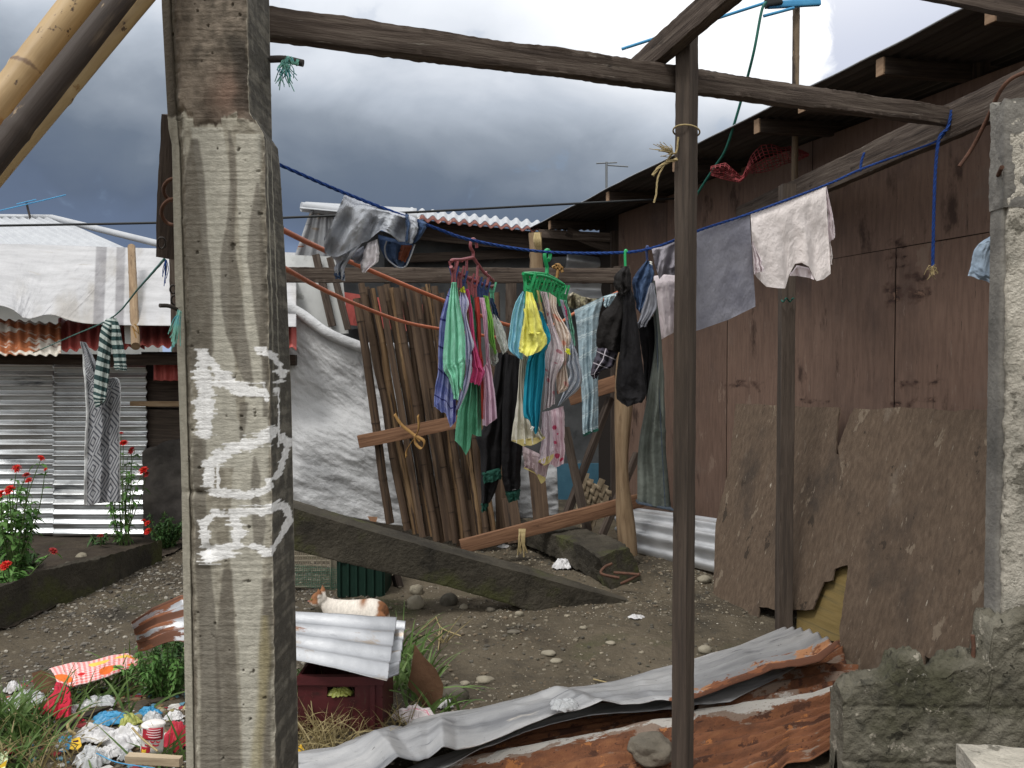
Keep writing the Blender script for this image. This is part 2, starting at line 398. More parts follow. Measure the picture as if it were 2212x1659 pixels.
mat('ply_stain', [(70, 46, 38), (94, 66, 54)], (30, 8, 1), .85, .5, 40)
mat('yellow_board', [(116, 98, 56), (134, 114, 70), (98, 88, 58)], (2, 30, 1), .8, .2, 40)
mat('roof_underside', [(40, 36, 34), (60, 54, 50), (74, 68, 64)], (1, 14, 1), .75, .3, 30, metal=.0, layers=[((88, 62, 48), (1, 6, 1), .62, .76)])
RUST = (130, 80, 52); RUST2 = (96, 60, 42)
mat('galv', [(150, 152, 156), (178, 180, 184), (198, 200, 203)], (3, 3, 1), .42, .15, 50, metal=.55, spec=.5,
    layers=[((122, 124, 128), (2, 9, 1), .58, .72), ((160, 148, 136), (4, 9, 1), .58, .66), (RUST, (3.5, 14, 1), .64, .70, 'pa', .6, .9, 0.0), (RUST2, (7, 22, 1), .70, .74, 'pa', .5, .9, 0.0)])
mat('galv_bright', [(176, 178, 182), (202, 204, 207), (216, 218, 220)], (2, 5, 1), .38, .12, 50, metal=.5, spec=.5,
    layers=[((120, 122, 126), (1.5, 12, 1), .6, .74), ((150, 118, 92), (5, 14, 1), .68, .76)])
mat('front_metal', [(132, 133, 136), (166, 166, 167), (188, 187, 186)], (1.2, 9, 1), .5, .2, 60, metal=.35, spec=.5,
    layers=[((106, 107, 110), (2.5, 26, 1), .58, .7), ((122, 122, 122), (30, 60, 1), .62, .72), ((120, 92, 74), (60, 60, 1), .70, .75), ((196, 190, 182), (3, 20, 1), .64, .72), ((168, 120, 84), (6, 14, 1), .68, .72, "pa", .34, .9, 0.0), (RUST, (7, 16, 1), .70, .735, "pa", .36, .92, 0.0), (RUST2, (9, 22, 1), .74, .77, "pa", .32, .95, 0.0)])
mat('rusty_metal', [(98, 64, 46), (128, 82, 56), (146, 98, 66)], (7, 22, 1), .92, .8, 110, bdist=.008,
    layers=[((84, 54, 40), (5, 9, 1), .56, .59), ((172, 112, 66), (8, 12, 1), .62, .645), ((116, 74, 52), (14, 20, 1), .60, .63), ((142, 122, 108), (5, 12, 1), .60, .65, 'pa', .8), ((190, 185, 178), (4, 11, 1), .66, .70, 'pa', .8), ((64, 42, 34), (6, 40, 1), .64, .72), ((70, 44, 34), (50, 90, 1), .60, .68), ((186, 128, 82), (40, 80, 1), .68, .74), ((44, 32, 28), (4, 60, 1), .70, .73)])
mat('patchy_rust', [(122, 74, 48), (160, 96, 60), (140, 84, 56)], (4, 10, 1), .9, .4, 60,
    layers=[((206, 200, 190), (2.6, 7, 1), .47, .56), ((92, 54, 36), (6, 14, 1), .62, .74)])
mat('red_roofing', [(146, 66, 62), (172, 84, 78), (160, 90, 84)], (6, 3, 1), .6, .2, 50, layers=[((110, 52, 46), (8, 2, 1), .58, .72), ((190, 150, 140), (14, 5, 1), .68, .76)])
mat('cmu', [(86, 83, 72), (106, 102, 90), (128, 124, 112)], (5, 5, 5), .95, 1.0, 42, coord='Object', bdist=.02,
    layers=[((72, 71, 55), (3, 3, 3), .44, .72), ((156, 150, 137), (13, 13, 13), .62, .66), ((58, 56, 47), (16, 16, 16), .62, .65), ((54, 53, 46), (6, 6, 6), .56, .72), ((160, 157, 150), (22, 22, 22), .68, .75)])
mat('mossy_concrete', [(54, 50, 43), (74, 69, 59), (92, 86, 75)], (3, 3, 3), .95, .9, 40, coord='Object', bdist=.02,
    layers=[((78, 80, 46), (2.2, 2.2, 3), .50, .66), ((46, 43, 37), (5, 5, 5), .56, .7), ((132, 126, 110), (18, 18, 18), .68, .74)])
mat('plaster', [(150, 146, 136), (186, 180, 168), (206, 200, 188)], (7, 7, 7), .95, 1.0, 55, coord='Object', bdist=.02,
    layers=[((118, 114, 104), (14, 14, 14), .56, .64), ((92, 88, 80), (6, 6, 3), .66, .76)])
mat('grey_plaster', [(92, 90, 86), (120, 117, 112), (142, 139, 132)], (4, 4, 4), .95, .7, 50, coord='Object')
mat('bamboo_yellow', [(150, 122, 82), (180, 152, 108), (196, 170, 126)], (1.2, 9, 1), .55, .15, 60, bst=(.05, 1, 1), spec=.4,
    layers=[((126, 94, 60), (2, 9, 1), .54, .66), ((150, 112, 66), (9, 6, 1), .60, .64), ((74, 54, 40), (9, 14, 1), .645, .68), ((92, 72, 54), (24, 40, 1), .66, .69), ((112, 86, 60), (9, 14, 1), .74, .9, 'pa', .36)])
mat('bamboo_dark', [(84, 70, 56), (120, 102, 82), (146, 126, 100)], (1.2, 14, 1), .65, .25, 70, bst=(.05, 1, 1),
    layers=[((58, 47, 40), (1.2, 9, 1), .48, .58), ((44, 36, 31), (3, 24, 1), .60, .66), ((150, 128, 100), (8, 30, 1), .64, .68), ((58, 46, 38), (9, 14, 1), .78, .95, 'pa', .36)])
mat('bamboo_old', [(64, 50, 40), (86, 69, 55), (106, 87, 69)], (1.2, 34, 1), .75, .35, 80, bst=(.05, 1, 1),
    layers=[((46, 37, 31), (1.1, 26, 1), .52, .68), ((146, 124, 97), (4, 44, 1), .66, .74), ((190, 180, 160), (26, 60, 1), .72, .76), ((48, 38, 31), (9, 14, 1), .70, .86, 'pa', .40)])
mat('log_wood', [(120, 98, 74), (150, 126, 98), (164, 142, 114)], (3, 26, 1), .85, .5, 60, bst=(.1, 1, 1), layers=[((90, 72, 56), (4, 14, 1), .6, .72)])
mat('rusty_iron', [(78, 56, 46), (104, 74, 60)], (30, 30, 1), .9, .4, 90)
mat('iron', [(52, 48, 46), (72, 66, 62)], (30, 30, 1), .7, .3, 90)
mat('blue_rope', [(22, 50, 108), (32, 70, 140)], (60, 60, 1), .8, .6, 200)
mat('teal_rope', [(96, 158, 144), (130, 186, 170), (60, 150, 170)], (40, 40, 1), .85, .2, 90)
mat('straw_rope', [(150, 134, 96), (180, 162, 122)], (60, 60, 1), .9, .3, 90)
mat('yellow_tie', [(136, 102, 58), (160, 126, 76)], (30, 30, 1), .7, .2, 60)
mat('black_cable', [(38, 40, 42)], (5, 5, 5), .6, 0)
mat('green_cable', [(28, 84, 74), (36, 100, 88)], (8, 8, 1), .5, 0)
mat('orange_hose', [(166, 92, 62), (184, 110, 80)], (9, 9, 1), .5, .1, 40)
mat('antenna_blue', [(60, 136, 184), (80, 156, 200)], (9, 9, 1), .45, .1, 40)
mat('antenna_grey', [(120, 124, 128)], (9, 9, 1), .5, 0, metal=.4)
mat('red_net', [(120, 48, 52), (146, 62, 66)], (9, 9, 1), .7, 0)

# ================================================================== ground
def gh(x, y):
    x = np.asarray(x, float); y = np.asarray(y, float)
    near = np.exp(-((x-.2)/9)**2-((y-5)/8)**2)
    h = near*(.05*fbm(x*.7, y*.7, 0, 3, 3)+.05*fbm(x*3.1, y*3.1, 0, 4, 5)+.028*fbm(x*13, y*13, 0, 3, 9))
    h = h+.13*np.exp(-((x+2.3)/.9)**2-((y-3.35)/.65)**2)*(1+.8*fbm(x*3, y*3, 0, 3, 21))
    return h+.04*np.exp(-((x+.5)/.5)**2-((y-3.4)/.5)**2)
def axis(lo, hi, step, far, k):
    a = np.arange(lo, hi+1e-6, step); g = step*1.22**np.arange(1, k)
    b = np.cumsum(g); b = b[b < far]
    return np.r_[-(b[::-1])+lo, a, hi+b]
gx, gy = axis(-5.2, 4.2, .024, 260, 60), axis(2.1, 9.2, .024, 260, 60)
X, Y = np.meshgrid(gx, gy, indexing='ij'); Z = gh(X, Y)
MB().grid(np.stack([X, Y, Z], -1)).build('ground', 'mud', kind='structure')
def GG(px, py, it=4):                  # point on the uneven ground
    z = 0.0
    for _ in range(it):
        p = G(px, py, z); z = gh(p[..., 0], p[..., 1])
    return p

# ================================================================== concrete pillar with painted strokes
def polydist(px, py, pts):
    d = np.full(px.shape, 1e9); p = np.asarray(pts, float)
    for a, b in zip(p[:-1], p[1:]):
        ab = b-a; t = np.clip(((px-a[0])*ab[0]+(py-a[1])*ab[1])/(ab@ab), 0, 1)
        d = np.minimum(d, np.hypot(px-a[0]-t*ab[0], py-a[1]-t*ab[1]))
    return d
def make_pillar():
    ys = np.arange(-330, 2260, 2.0); n = len(ys)
    I = lambda tab: np.interp(ys, [a for a, b in tab], [b for a, b in tab])
    xL = I([(-330, 352), (0, 359), (270, 370), (300, 377), (600, 380), (1000, 389), (1659, 393), (2260, 398)])
    xF = I([(-330, 374), (0, 383), (240, 394), (330, 399), (700, 407), (1150, 413), (1659, 416), (2260, 419)])
    xR = I([(-330, 531), (0, 539), (235, 541), (290, 572), (700, 579), (1200, 584), (1659, 587), (2260, 590)])
    xB = I([(-330, 586), (0, 589), (255, 592), (275, 604), (330, 609), (600, 621), (850, 629), (1659, 638), (2260, 644)])
    cols = []
    Zf = np.where(ys < 255, 2.018, 2.0)
    def seg(xa, za, xb, zb, k, tag_):
        for t in np.linspace(0, 1, k, endpoint=False): cols.append((xa+(xb-xa)*t, za+(zb-za)*t, np.full(n, tag_), np.full(n, t)))
    seg(xL+8, Zf+.20, xL, Zf+.03, 6, 0)
    seg(xL, Zf+.03, xL+(xF-xL)*.75, Zf+.012, 12, 1)
    seg(xL+(xF-xL)*.75, Zf+.022, xF, Zf, 6, 2)
    seg(xF, Zf, xR, Zf, 120, 3)
    seg(xR, Zf, xB, Zf+.2, 44, 4)
    seg(xB, Zf+.2, xL+8, Zf+.2, 6, 5)
    PX = np.stack([c[0] for c in cols], 1); ZZ = np.stack([c[1] for c in cols], 1); TG = np.stack([c[2] for c in cols], 1); T = np.stack([c[3] for c in cols], 1)
    PY = np.repeat(ys[:, None], PX.shape[1], 1)
    # rows are level: the height of row y is taken at the front face
    zrow = P(np.full(n, 480.), ys, np.full(n, 2.0))[:, 2]
    X = P(PX, np.full_like(PX, 829.5), ZZ)[..., 0]
    Q = np.stack([X, ZZ, np.repeat(zrow[:, None], PX.shape[1], 1)], -1)
    u = X*1.0; v = Q[..., 2]
    brk = PY-(252+16*fbm(PX*.05, PX*0, 0, 4, 3)*2+10*np.sign(fbm(PX*.03, 0*PX, 0, 1, 8)))      # ragged joint between the two pours
    Lw = sst(brk, -3, 5)
    stri = fbm(u*6, v*190, 0, 3, 1)                     # board marks across the face
    pits = sst(fbm(u*60, v*60, 0, 3, 14), .29, .38)
    edge = np.exp(-((PX-np.repeat(xR[:, None], PX.shape[1], 1))/7.0)**2)+np.exp(-((PX-np.repeat(xF[:, None], PX.shape[1], 1))/5.5)**2)
    dz = -.0022*stri*(TG == 3)+pits*.005*(TG >= 2)+edge*(.020*fbm(u*30, v*30, 0, 4, 6)+.005)+edge*sst(PY, 480, 300)*Lw*.014*np.abs(fbm(u*18, v*18, 0, 3, 66))*2
    dz += .008*Lw*sst(brk, 26, 0)*fbm(u*30, v*50, 0, 3, 9)-.011*np.exp(-(brk/7)**2)*(TG <= 3)*fbm(u*25, v*25, 0, 3, 4)*2
    dz += (TG == 4)*.006*fbm(u*90, v*60, ZZ*60, 4, 31)
    dz += np.exp(-((PX-425)/26)**2-((PY-1066)/7)**2)*.012+np.exp(-((PX-445)/12)**2-((PY-1186)/9)**2)*.012-np.exp(-((PX-440)/30)**2-((PY-1215)/10)**2)*.006
    Q[..., 1] += dz
    Q[..., 0] += (TG == 4)*.004*fbm(u*80, v*60, ZZ*60, 4, 33)-(TG == 0)*0
    # ---- colour: the concrete's own tones, plus a left strip painted as lit
    C = lambda *c: np.array(lin(c)[:3])
    f1 = fbm(u*22, v*2.2, 0, 4, 40); f2 = fbm(u*70, v*70, 0, 3, 41); f3 = fbm(u*40, v*1.1, 0, 3, 42)
    def lerp(a, b, t): return a*(1-t[..., None])+b*t[..., None]
    base = lerp(np.broadcast_to(C(150, 143, 128), Q.shape), C(188, 182, 166), sst(f1+.75*f2+.12*stri, -.27, .27))
    # run-off streaks: light lime bands and damp dark bands, traced top to bottom (x, y, half width)
    def band(pts, soft=3.5):
        p = np.asarray(pts, float); xx = np.interp(ys, p[:, 1], p[:, 0]); ww = np.interp(ys, p[:, 1], p[:, 2], left=0, right=0)
        d = np.abs(PX-xx[:, None]-6*fbm(v*9, v*0, 0, 3, 5))-ww[:, None]
        return sst(d, soft, -soft)*(ww[:, None] > 0)
    dark = C(112, 105, 95); light = C(206, 202, 188)
    low = Lw*(TG <= 3)
    base = lerp(base, light, .75*low*band([(452, 275, 34), (470, 420, 36), (470, 560, 26), (475, 700, 18), (480, 770, 26), (470, 900, 40), (500, 1010, 60)]))
    base = lerp(base, light, .7*low*band([(540, 290, 26), (540, 430, 24), (546, 600, 18), (535, 760, 24), (560, 870, 30), (540, 1000, 36), (530, 1150, 40), (532, 1400, 22), (535, 1700, 16)]))
    for bd in ([(425, 300, 8), (424, 380, 22), (426, 500, 26), (432, 640, 30), (434, 760, 26), (424, 800, 20)],
               [(500, 285, 3), (505, 330, 7), (508, 400, 8), (502, 490, 9), (496, 560, 18), (500, 640, 24), (510, 720, 22), (530, 800, 14), (545, 860, 6)],
               [(560, 395, 3), (556, 470, 12), (556, 560, 20), (562, 660, 14), (575, 780, 10), (572, 900, 5)],
               [(430, 950, 14), (428, 1100, 14), (440, 1280, 18), (448, 1500, 22), (445, 1800, 24)], [(548, 985, 2), (552, 1030, 11), (548, 1070, 8), (556, 1130, 16), (556, 1190, 8)],
               [(490, 1230, 10), (480, 1400, 22), (490, 1700, 26)], [(526, 870, 10), (520, 960, 4)], [(575, 1250, 10), (570, 1500, 8), (572, 1800, 8)]):
        base = lerp(base, dark, .72*low*band(bd))
    base = lerp(base, C(170, 158, 116), .55*low*band([(462, 1330, 5), (568, 1300, 3), (566, 1420, 14), (560, 1500, 10), (545, 1660, 12)], 8))
    up = (1-Lw)*(TG <= 3)
    upc = lerp(np.broadcast_to(C(86, 78, 68), Q.shape), C(140, 128, 114), sst(fbm(u*9, v*7, 0, 4, 50)+.14*stri+.5*f2, -.24, .3))
    upc = lerp(upc, C(160, 128, 112), .5*np.exp(-((PX-500)/40)**2-((PY-200)/50)**2))
    upc = lerp(upc, C(58, 53, 47), sst(fbm(u*14, v*9, 0, 3, 52), .05, .3)*.8)
    base = lerp(base, upc*1.25, up)
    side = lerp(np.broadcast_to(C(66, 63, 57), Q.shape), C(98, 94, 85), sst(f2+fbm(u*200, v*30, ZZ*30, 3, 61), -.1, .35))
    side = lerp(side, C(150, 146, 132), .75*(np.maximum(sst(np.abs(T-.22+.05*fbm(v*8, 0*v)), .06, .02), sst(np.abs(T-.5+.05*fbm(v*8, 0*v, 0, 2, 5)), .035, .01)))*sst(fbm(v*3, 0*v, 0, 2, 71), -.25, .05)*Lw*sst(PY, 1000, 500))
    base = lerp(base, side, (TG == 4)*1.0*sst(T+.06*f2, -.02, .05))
    base = lerp(base, C(176, 170, 154), (TG == 1)*1.0*Lw)  # left strip painted lighter, as if catching the light
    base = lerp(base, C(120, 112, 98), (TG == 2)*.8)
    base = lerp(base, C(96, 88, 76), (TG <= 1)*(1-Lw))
    base = lerp(base, C(92, 86, 76), pits*.7*(TG >= 2))
    base = lerp(base, C(120, 110, 96), sst(edge, .5, 1)*sst(fbm(u*30, v*20, 0, 3, 81), -.1, .15)*.6)
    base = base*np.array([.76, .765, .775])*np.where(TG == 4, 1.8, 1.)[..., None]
    # ---- white paint strokes (brush skips over the board marks)
    st = [(K(9, [(350, 80), (350, 620)]), 64), (K(9, [(395, 110), (470, 230), (600, 310)]), 40), (K(9, [(450, 280), (640, 330), (780, 335)]), 34),
          (K(9, [(780, 300), (800, 390)]), 22), (K(9, [(740, 40), (830, 60), (900, 160), (920, 240), (870, 330)]), 40), (K(9, [(890, 330), (890, 440), (884, 770)]), 6),
          (K(9, [(450, 830), (560, 750), (680, 715), (800, 690), (830, 660)]), 46), (K(9, [(440, 800), (380, 880), (375, 1000)]), 46), (K(9, [(440, 880), (450, 1060)]), 12),
          (K(9, [(910, 710), (955, 760)]), 34), (K(9, [(935, 830), (910, 920), (870, 980)]), 26), (K(9, [(400, 1070), (560, 1095), (680, 1090)]), 30), (K(9, [(730, 1080), (820, 1030), (810, 1000)]), 26),
          (K(9, [(345, 1440), (340, 1290), (420, 1225), (560, 1225), (700, 1215), (820, 1200)]), 36), (K(9, [(560, 1240), (590, 1340), (570, 1460), (420, 1520), (360, 1530)]), 54),
          (K(9, [(850, 1190), (940, 1240), (960, 1330), (930, 1420), (840, 1480)]), 28), (K(9, [(700, 1460), (800, 1510)]), 30), (K(9, [(385, 1540), (390, 1580)]), 7)]
    mask = np.zeros_like(PX)
    for pts, w_ in st:
        d = polydist(PX+2.5*fbm(u*50, v*90, 0, 2, 90)*2, PY+3*fbm(u*60, v*40, 0, 2, 91)*2, pts)/(w_*.2986*1.85)
        dry = sst(d, .88, .04)
        mask = np.maximum(mask, sst(dry+1.9*stri*(1-.55*dry)+.9*f2+.8*fbm(u*14, v*34, 0, 3, 93), .36, .56)*(dry > .01))
    base = lerp(base, C(236, 236, 236), mask*.95*(TG >= 2)*(TG <= 4))
    mb = MB(); V2 = np.stack([Q[..., 0]+Q[..., 1], Q[..., 2]], -1)
    mb.ring_loft(Q, True, None, base)
    return mb
make_pillar().build('concrete_pillar', 'pillar_concrete', label='square concrete pillar at the front, streaked grey, with white painted strokes', cat='pillar')

# ================================================================== timber frame over the yard
def lumber(name, p0, p1, w_, h, m, label, cat='beam', up=(0, 0, 1), rough=.006, seed=1, group=None, parent=None, **k):
    return MB().bar(p0, p1, w_, h, up, rough=rough, seed=seed, **k).build(name, m, parent, label=label, cat=cat, group=group, auto=.6)
beam0, beam1 = P(560, 48, 2.25), P(2066, 256, 3.76)
lumber('beam', beam0, beam1, .05, .078, 'old_timber', 'long weathered grey beam crossing the sky from the concrete pillar to the right', seed=3, rough=.009, n=190, k=4)
POST = P(1484, 60, 2.9)
pz = POST[2]
lumber('post', (POST[0], 2.9, -.05), POST, .056, .056, 'post_timber', 'dark brown square post standing in front of the clothes line', 'post', up=(1, 1, 0), seed=5, rough=.004, n=140)
lumber('rafter', P(1372, 158, 3.06), P(1720, -150, 2.4), .05, .085, 'old_timber', 'short slanting rafter nailed on top of the dark post, rising out of view', seed=8, rough=.008)
lumber('tie_beam', P(1598, 470, 6.25), P(2260, 172, 3.15), .05, .15, 'old_timber', 'wide weathered plank running along the plywood wall towards the right pillar', seed=12, rough=.009, n=120)
lumber('roof_beam', P(1940, -46, 2.7), P(2330, 26, 2.3), .09, .085, 'old_timber', 'heavy weathered beam cutting the upper right corner of the sky', seed=14, rough=.006)
lumber('post', (1.60, 4.88, -.03), (1.60, 4.88, 2.62), .08, .075, 'post_timber', 'dark square post in front of the leaning torn plywood', 'post', seed=17, rough=.005, up=(0, 1, 0))
lumber('plank', P(375, 250, 2.3), P(362, 556, 2.42), .03, .055, 'dark_timber', 'dark plank hanging behind the left edge of the painted pillar', 'plank', up=(1, 0, 0), seed=19)
lumber('plank', P(381, 500, 2.6), P(384, 760, 2.62), .03, .03, 'old_timber', 'thin grey batten hanging beside the rebar stub at the pillar', 'plank', up=(1, 0, 0), seed=20)
# wire round the post
th = np.linspace(0, 2*PI, 30); zc = P(1486, 284, 2.9)[2]
MB().tube(np.stack([POST[0]+.045*np.cos(th), 2.9+.045*np.sin(th), zc+.012*np.cos(th+2.2)], -1), .003, 6).build('rope_ring', 'straw_rope', label='thin pale cord looped once around the dark front post', cat='cord')

# ------------------------------------------------------------------ bamboo
def bamboo(mb, p0, p1, r0, r1, nodes, seg=14, seed=0, bend=0, n=None, crook=.0):
    p0, p1 = np.asarray(p0, float), np.asarray(p1, float); L = np.linalg.norm(p1-p0); n = n or int(max(30, min(170, L/.012)))
    t = np.linspace(0, 1, n); pts = p0+(p1-p0)*t[:, None]
    sd = unit(np.cross(p1-p0, [0.3, 1, .2])); pts = pts+sd*(bend*np.sin(PI*t)+crook*2*fbm(t*L*2, t*0, 0, 2, seed))[:, None]
    r = r0+(r1-r0)*t; a = np.zeros(n)
    for q in nodes:
        d = (t-q)*L; r = r+(r0*.07)*np.exp(-(d/.010)**2)-(r0*.03)*np.exp(-((d-.02)/.01)**2); a = np.maximum(a, np.exp(-((d-.004)/.007)**2))
    r = r*(1+.03*fbm(t*L*8, t*0, 0, 2, seed))
    return mb.tube(pts, r, seg, True, a)
def bam(p0, p1, r0, r1, nodes, m, label, name='bamboo_pole', group=None, parent=None, **k):
    return bamboo(MB(), p0, p1, r0, r1, nodes, **k).build(name, m, parent, label=label, cat=None if parent else 'bamboo pole', group=group, auto=.8)
bam(P(-60, 308, 1.75), P(240, -85, 2.0), .037, .036, [.36, .97], 'bamboo_yellow', 'thick pale yellow bamboo pole leaning across the upper left corner', seed=2)
bam(P(-60, 403, 1.62), P(330, -90, 1.9), .026, .025, [.22, .9], 'bamboo_dark', 'dark weathered bamboo pole leaning between two paler poles', seed=4)
bam(P(-60, 423, 1.72), P(372, -90, 2.0), .029, .028, [.4], 'bamboo_yellow', 'slender tan bamboo pole, lowest of the leaning group', seed=6)

# ================================================================== pillar at the right and the broken block wall
def rough_block(poly, Zf, depth, amp, seed, m, name, parent, step=.018, topn=0):
    """a masonry piece: front outline given as left/right edges per height -> thick rough solid"""
    L, Rr = poly
    return None
def masonry(p00, p10, z0, ztop, depth, amp=.012, seed=0, tamp=1.0, nu=None, step=.016, course=None):
    """wall from plan point p00 to p10, bottom z0, ztop(u 0..1) ragged top, thickness depth (away from viewer)"""
    p00, p10 = np.asarray(p00, float), np.asarray(p10, float); L = np.linalg.norm(p10-p00); d = (p10-p00)/L
    nrm = np.array([d[1], -d[0]])
    if nrm[1] > 0: nrm = -nrm
    nu = int(L/step)+2; us = np.linspace(0, 1, nu); zt = ztop(us); nz = int(max(zt-z0)/step)+2; nd = max(4, int(depth/step))
    f = np.linspace(0, 1, nz); e = np.linspace(0, 1, nd)
    prof = np.vstack([np.stack([np.zeros(nz), f], -1), np.stack([e[1:], np.ones(nd-1)], -1), np.stack([np.ones(nz-1), f[::-1][1:]], -1)])
    XY = p00+d*(us*L)[:, None]
    Q = np.zeros((nu, len(prof), 3))
    Q[..., :2] = XY[:, None]-nrm*(prof[None, :, 0, None]*depth); Q[..., 2] = z0+(zt[:, None]-z0)*prof[None, :, 1]
    x, y, z = Q[..., 0], Q[..., 1], Q[..., 2]
    k = amp*(1.6*fbm(x*9, y*9, z*9, 4, seed)+1.3*fbm(x*38, y*38, z*38, 3, seed+3))
    top = (prof[None, :, 1] >= .999)*1.0
    if course: k = k-.008*np.exp(-(((z-z0) % course-.0)/.012)**2)*(1-top)
    s_ = np.where(prof[None, :, 0] < .01, 1., np.where(prof[None, :, 0] > .99, -1., 0.))
    Q[..., :2] += nrm*(k*s_)[..., None]
    Q[..., 2] += top*tamp*(amp*3.4*fbm(x*16, y*16, 0, 4, seed+7)+amp*1.6*np.abs(fbm(x*45, y*45, 0, 3, seed+8)))
    mb = MB().grid(Q)
    for i in (0, nu-1):
        c = Q[i].mean(0); V = np.vstack([Q[i], c]); a = np.arange(len(prof)-1)
        mb.add(V, np.stack([a, a+1, np.full(len(a), len(prof))], -1), np.stack([V[:, 1]+V[:, 0], V[:, 2]], -1))
    return mb
rp = thing('block_pillar', 'rough plastered concrete pillar with crumbling top at the right edge', 'pillar', (2.06, 3.25, 0))
pl = P(2170, 900, 3.15); plx = pl[0]
def col(z0, z1, x0, x1, y0, y1, seed, amp=.008, step=.012):
    n = int((z1-z0)/step)+2; zz = np.linspace(z0, z1, n); pts = []
    for (a, b), (c, d) in (((x0, y1), (x0, y0)), ((x0, y0), (x1, y0)), ((x1, y0), (x1, y1)), ((x1, y1), (x0, y1))):
        m = int(max(3, math.hypot(c-a, d-b)/step))
        for t in np.linspace(0, 1, m, endpoint=False): pts.append((a+(c-a)*t, b+(d-b)*t))
    pts = np.array(pts); Q = np.zeros((n, len(pts), 3)); Q[..., :2] = pts; Q[..., 2] = zz[:, None]
    x, y, z = Q[..., 0], Q[..., 1], Q[..., 2]; cx, cy = (x0+x1)/2, (y0+y1)/2
    k = amp*(2*fbm(x*30, y*30, z*30, 4, seed)+2*fbm(x*9, y*9, z*9, 3, seed+5))
    r = np.stack([x-cx, y-cy], -1); r = unit(r)
    Q[..., :2] += r*k[..., None]; Q[..., 2] += (zz[:, None] > z1-.001)*amp*5*fbm(x*25, y*25, 0, 3, seed)
    return MB().ring_loft(Q)
zt = P(2140, 224, 3.2)[2]
col(.35, zt, plx+.006, plx+.30, 3.15, 3.24, 4, .010, .009).build('plaster_core', 'plaster', rp)
col(.35, zt-.01, plx-.012, plx+.014, 3.165, 3.245, 9, .004, .012).build('smooth_edge', 'grey_plaster', rp)
col(zt-.40, zt+.01, plx-.016, plx+.1, 3.148, 3.25, 15, .008, .010).build('broken_cap', 'grey_plaster', rp)
rb = MB().tube(curve([(plx-.01, 3.2, zt-.27), (plx-.045, 3.12, zt-.262), (plx-.06, 3.09, zt-.265)], 12), .008, 8).build('rebar_stub', 'rusty_iron', rp)
wl, wr = P(1822, 1500, 3.05), P(2330, 1400, 3.02)
toppx = K(8, [(800, 1350), (835, 1290), (900, 1275), (1000, 1262), (1020, 1200), (1050, 1188), (1110, 1195), (1125, 1260), (1200, 1250), (1250, 1215), (1300, 1205), (1380, 1200), (1395, 1040), (1531, 1010)])
tx = np.array([p[0] for p in toppx]); tz = P(tx, np.array([p[1]+6 for p in toppx]), np.full(len(tx), 3.09))[:, 2]; tw = P(tx, np.full(len(tx), 1400.), np.full(len(tx), 3.04))[:, 0]
def topz(us): return np.interp(wl[0]+(wr[0]-wl[0])*us, tw, tz)
masonry((wl[0], 3.05), (wr[0], 3.02), -.1, topz, .14, .015, 31, step=.009, course=.21, tamp=2.2).build('block_wall', 'cmu', label='low broken hollow block wall, mossy grey, ragged along its top', cat='wall')
MB().tube(P(np.array([2102, 2103, 2101]), np.array([1420, 1395, 1372]), np.array([3.1, 3.1, 3.1])), .008, 8).build('rebar', 'rusty_iron', label='short rusty rebar stub rising from the broken block wall', cat='rebar')
sl_ = MB().bar(P(2086, 1655, 2.6), P(2330, 1672, 2.55), .16, .07, rough=.012, seed=7).build('stone_slab', 'plaster', label='pale stone slab in the lower right corner of the yard', cat='slab')
MB().tube(curve(np.vstack([P(2262, 150, 3.1), P(2205, 160, 3.15), P(2165, 190, 3.2), P(2130, 262, 3.3), P(2100, 320, 3.35), P(2072, 360, 3.36)]), 40), .008, 8).build('rebar', 'rusty_iron', label='curved rusty rebar bending down from the wide plank above', cat='rebar')
# ================================================================== plywood house on the right
WN = (1.0, .33, 0.0); WC = 3.85                       # wall plane x+.33y = 3.85
wd = unit([-.33, 1, 0]); wn = unit([-1, -.33, 0])     # along the wall (away), outwards
house = thing('plywood_house', 'long brown plywood house with a dark overhanging metal roof on the right', 'house', (2.4, 4.4, 0))
def Wz(px): return float(PL(px, 779., WN, WC)[1])
def wallpt(Yd, z, off=0.0): return np.array([WC-.33*Yd, Yd, z])+wn*off
seams = [2400, 1933, 1752, 1571, 1440, 1336]
STAINS = [(k, pts, w_) for k, pts, w_ in ((3, [(1500, 1310), (1560, 1320)], 26), (3, [(1495, 1390), (1580, 1395)], 22), (3, [(1495, 1450), (1600, 1440)], 18), (3, [(1590, 1490), (1750, 1500)], 24), (3, [(1490, 1570), (1680, 1575), (1560, 1600)], 34),
          (3, [(1495, 1640), (1540, 1600)], 26), (8, [(290, 75), (440, 60)], 16), (8, [(420, 20), (430, 90)], 10), (8, [(585, 130), (720, 135)], 9), (8, [(1000, 60), (1170, 66)], 14), (8, [(960, 150), (1150, 140)], 12), (3, [(600, 1300), (610, 1420)], 16))]
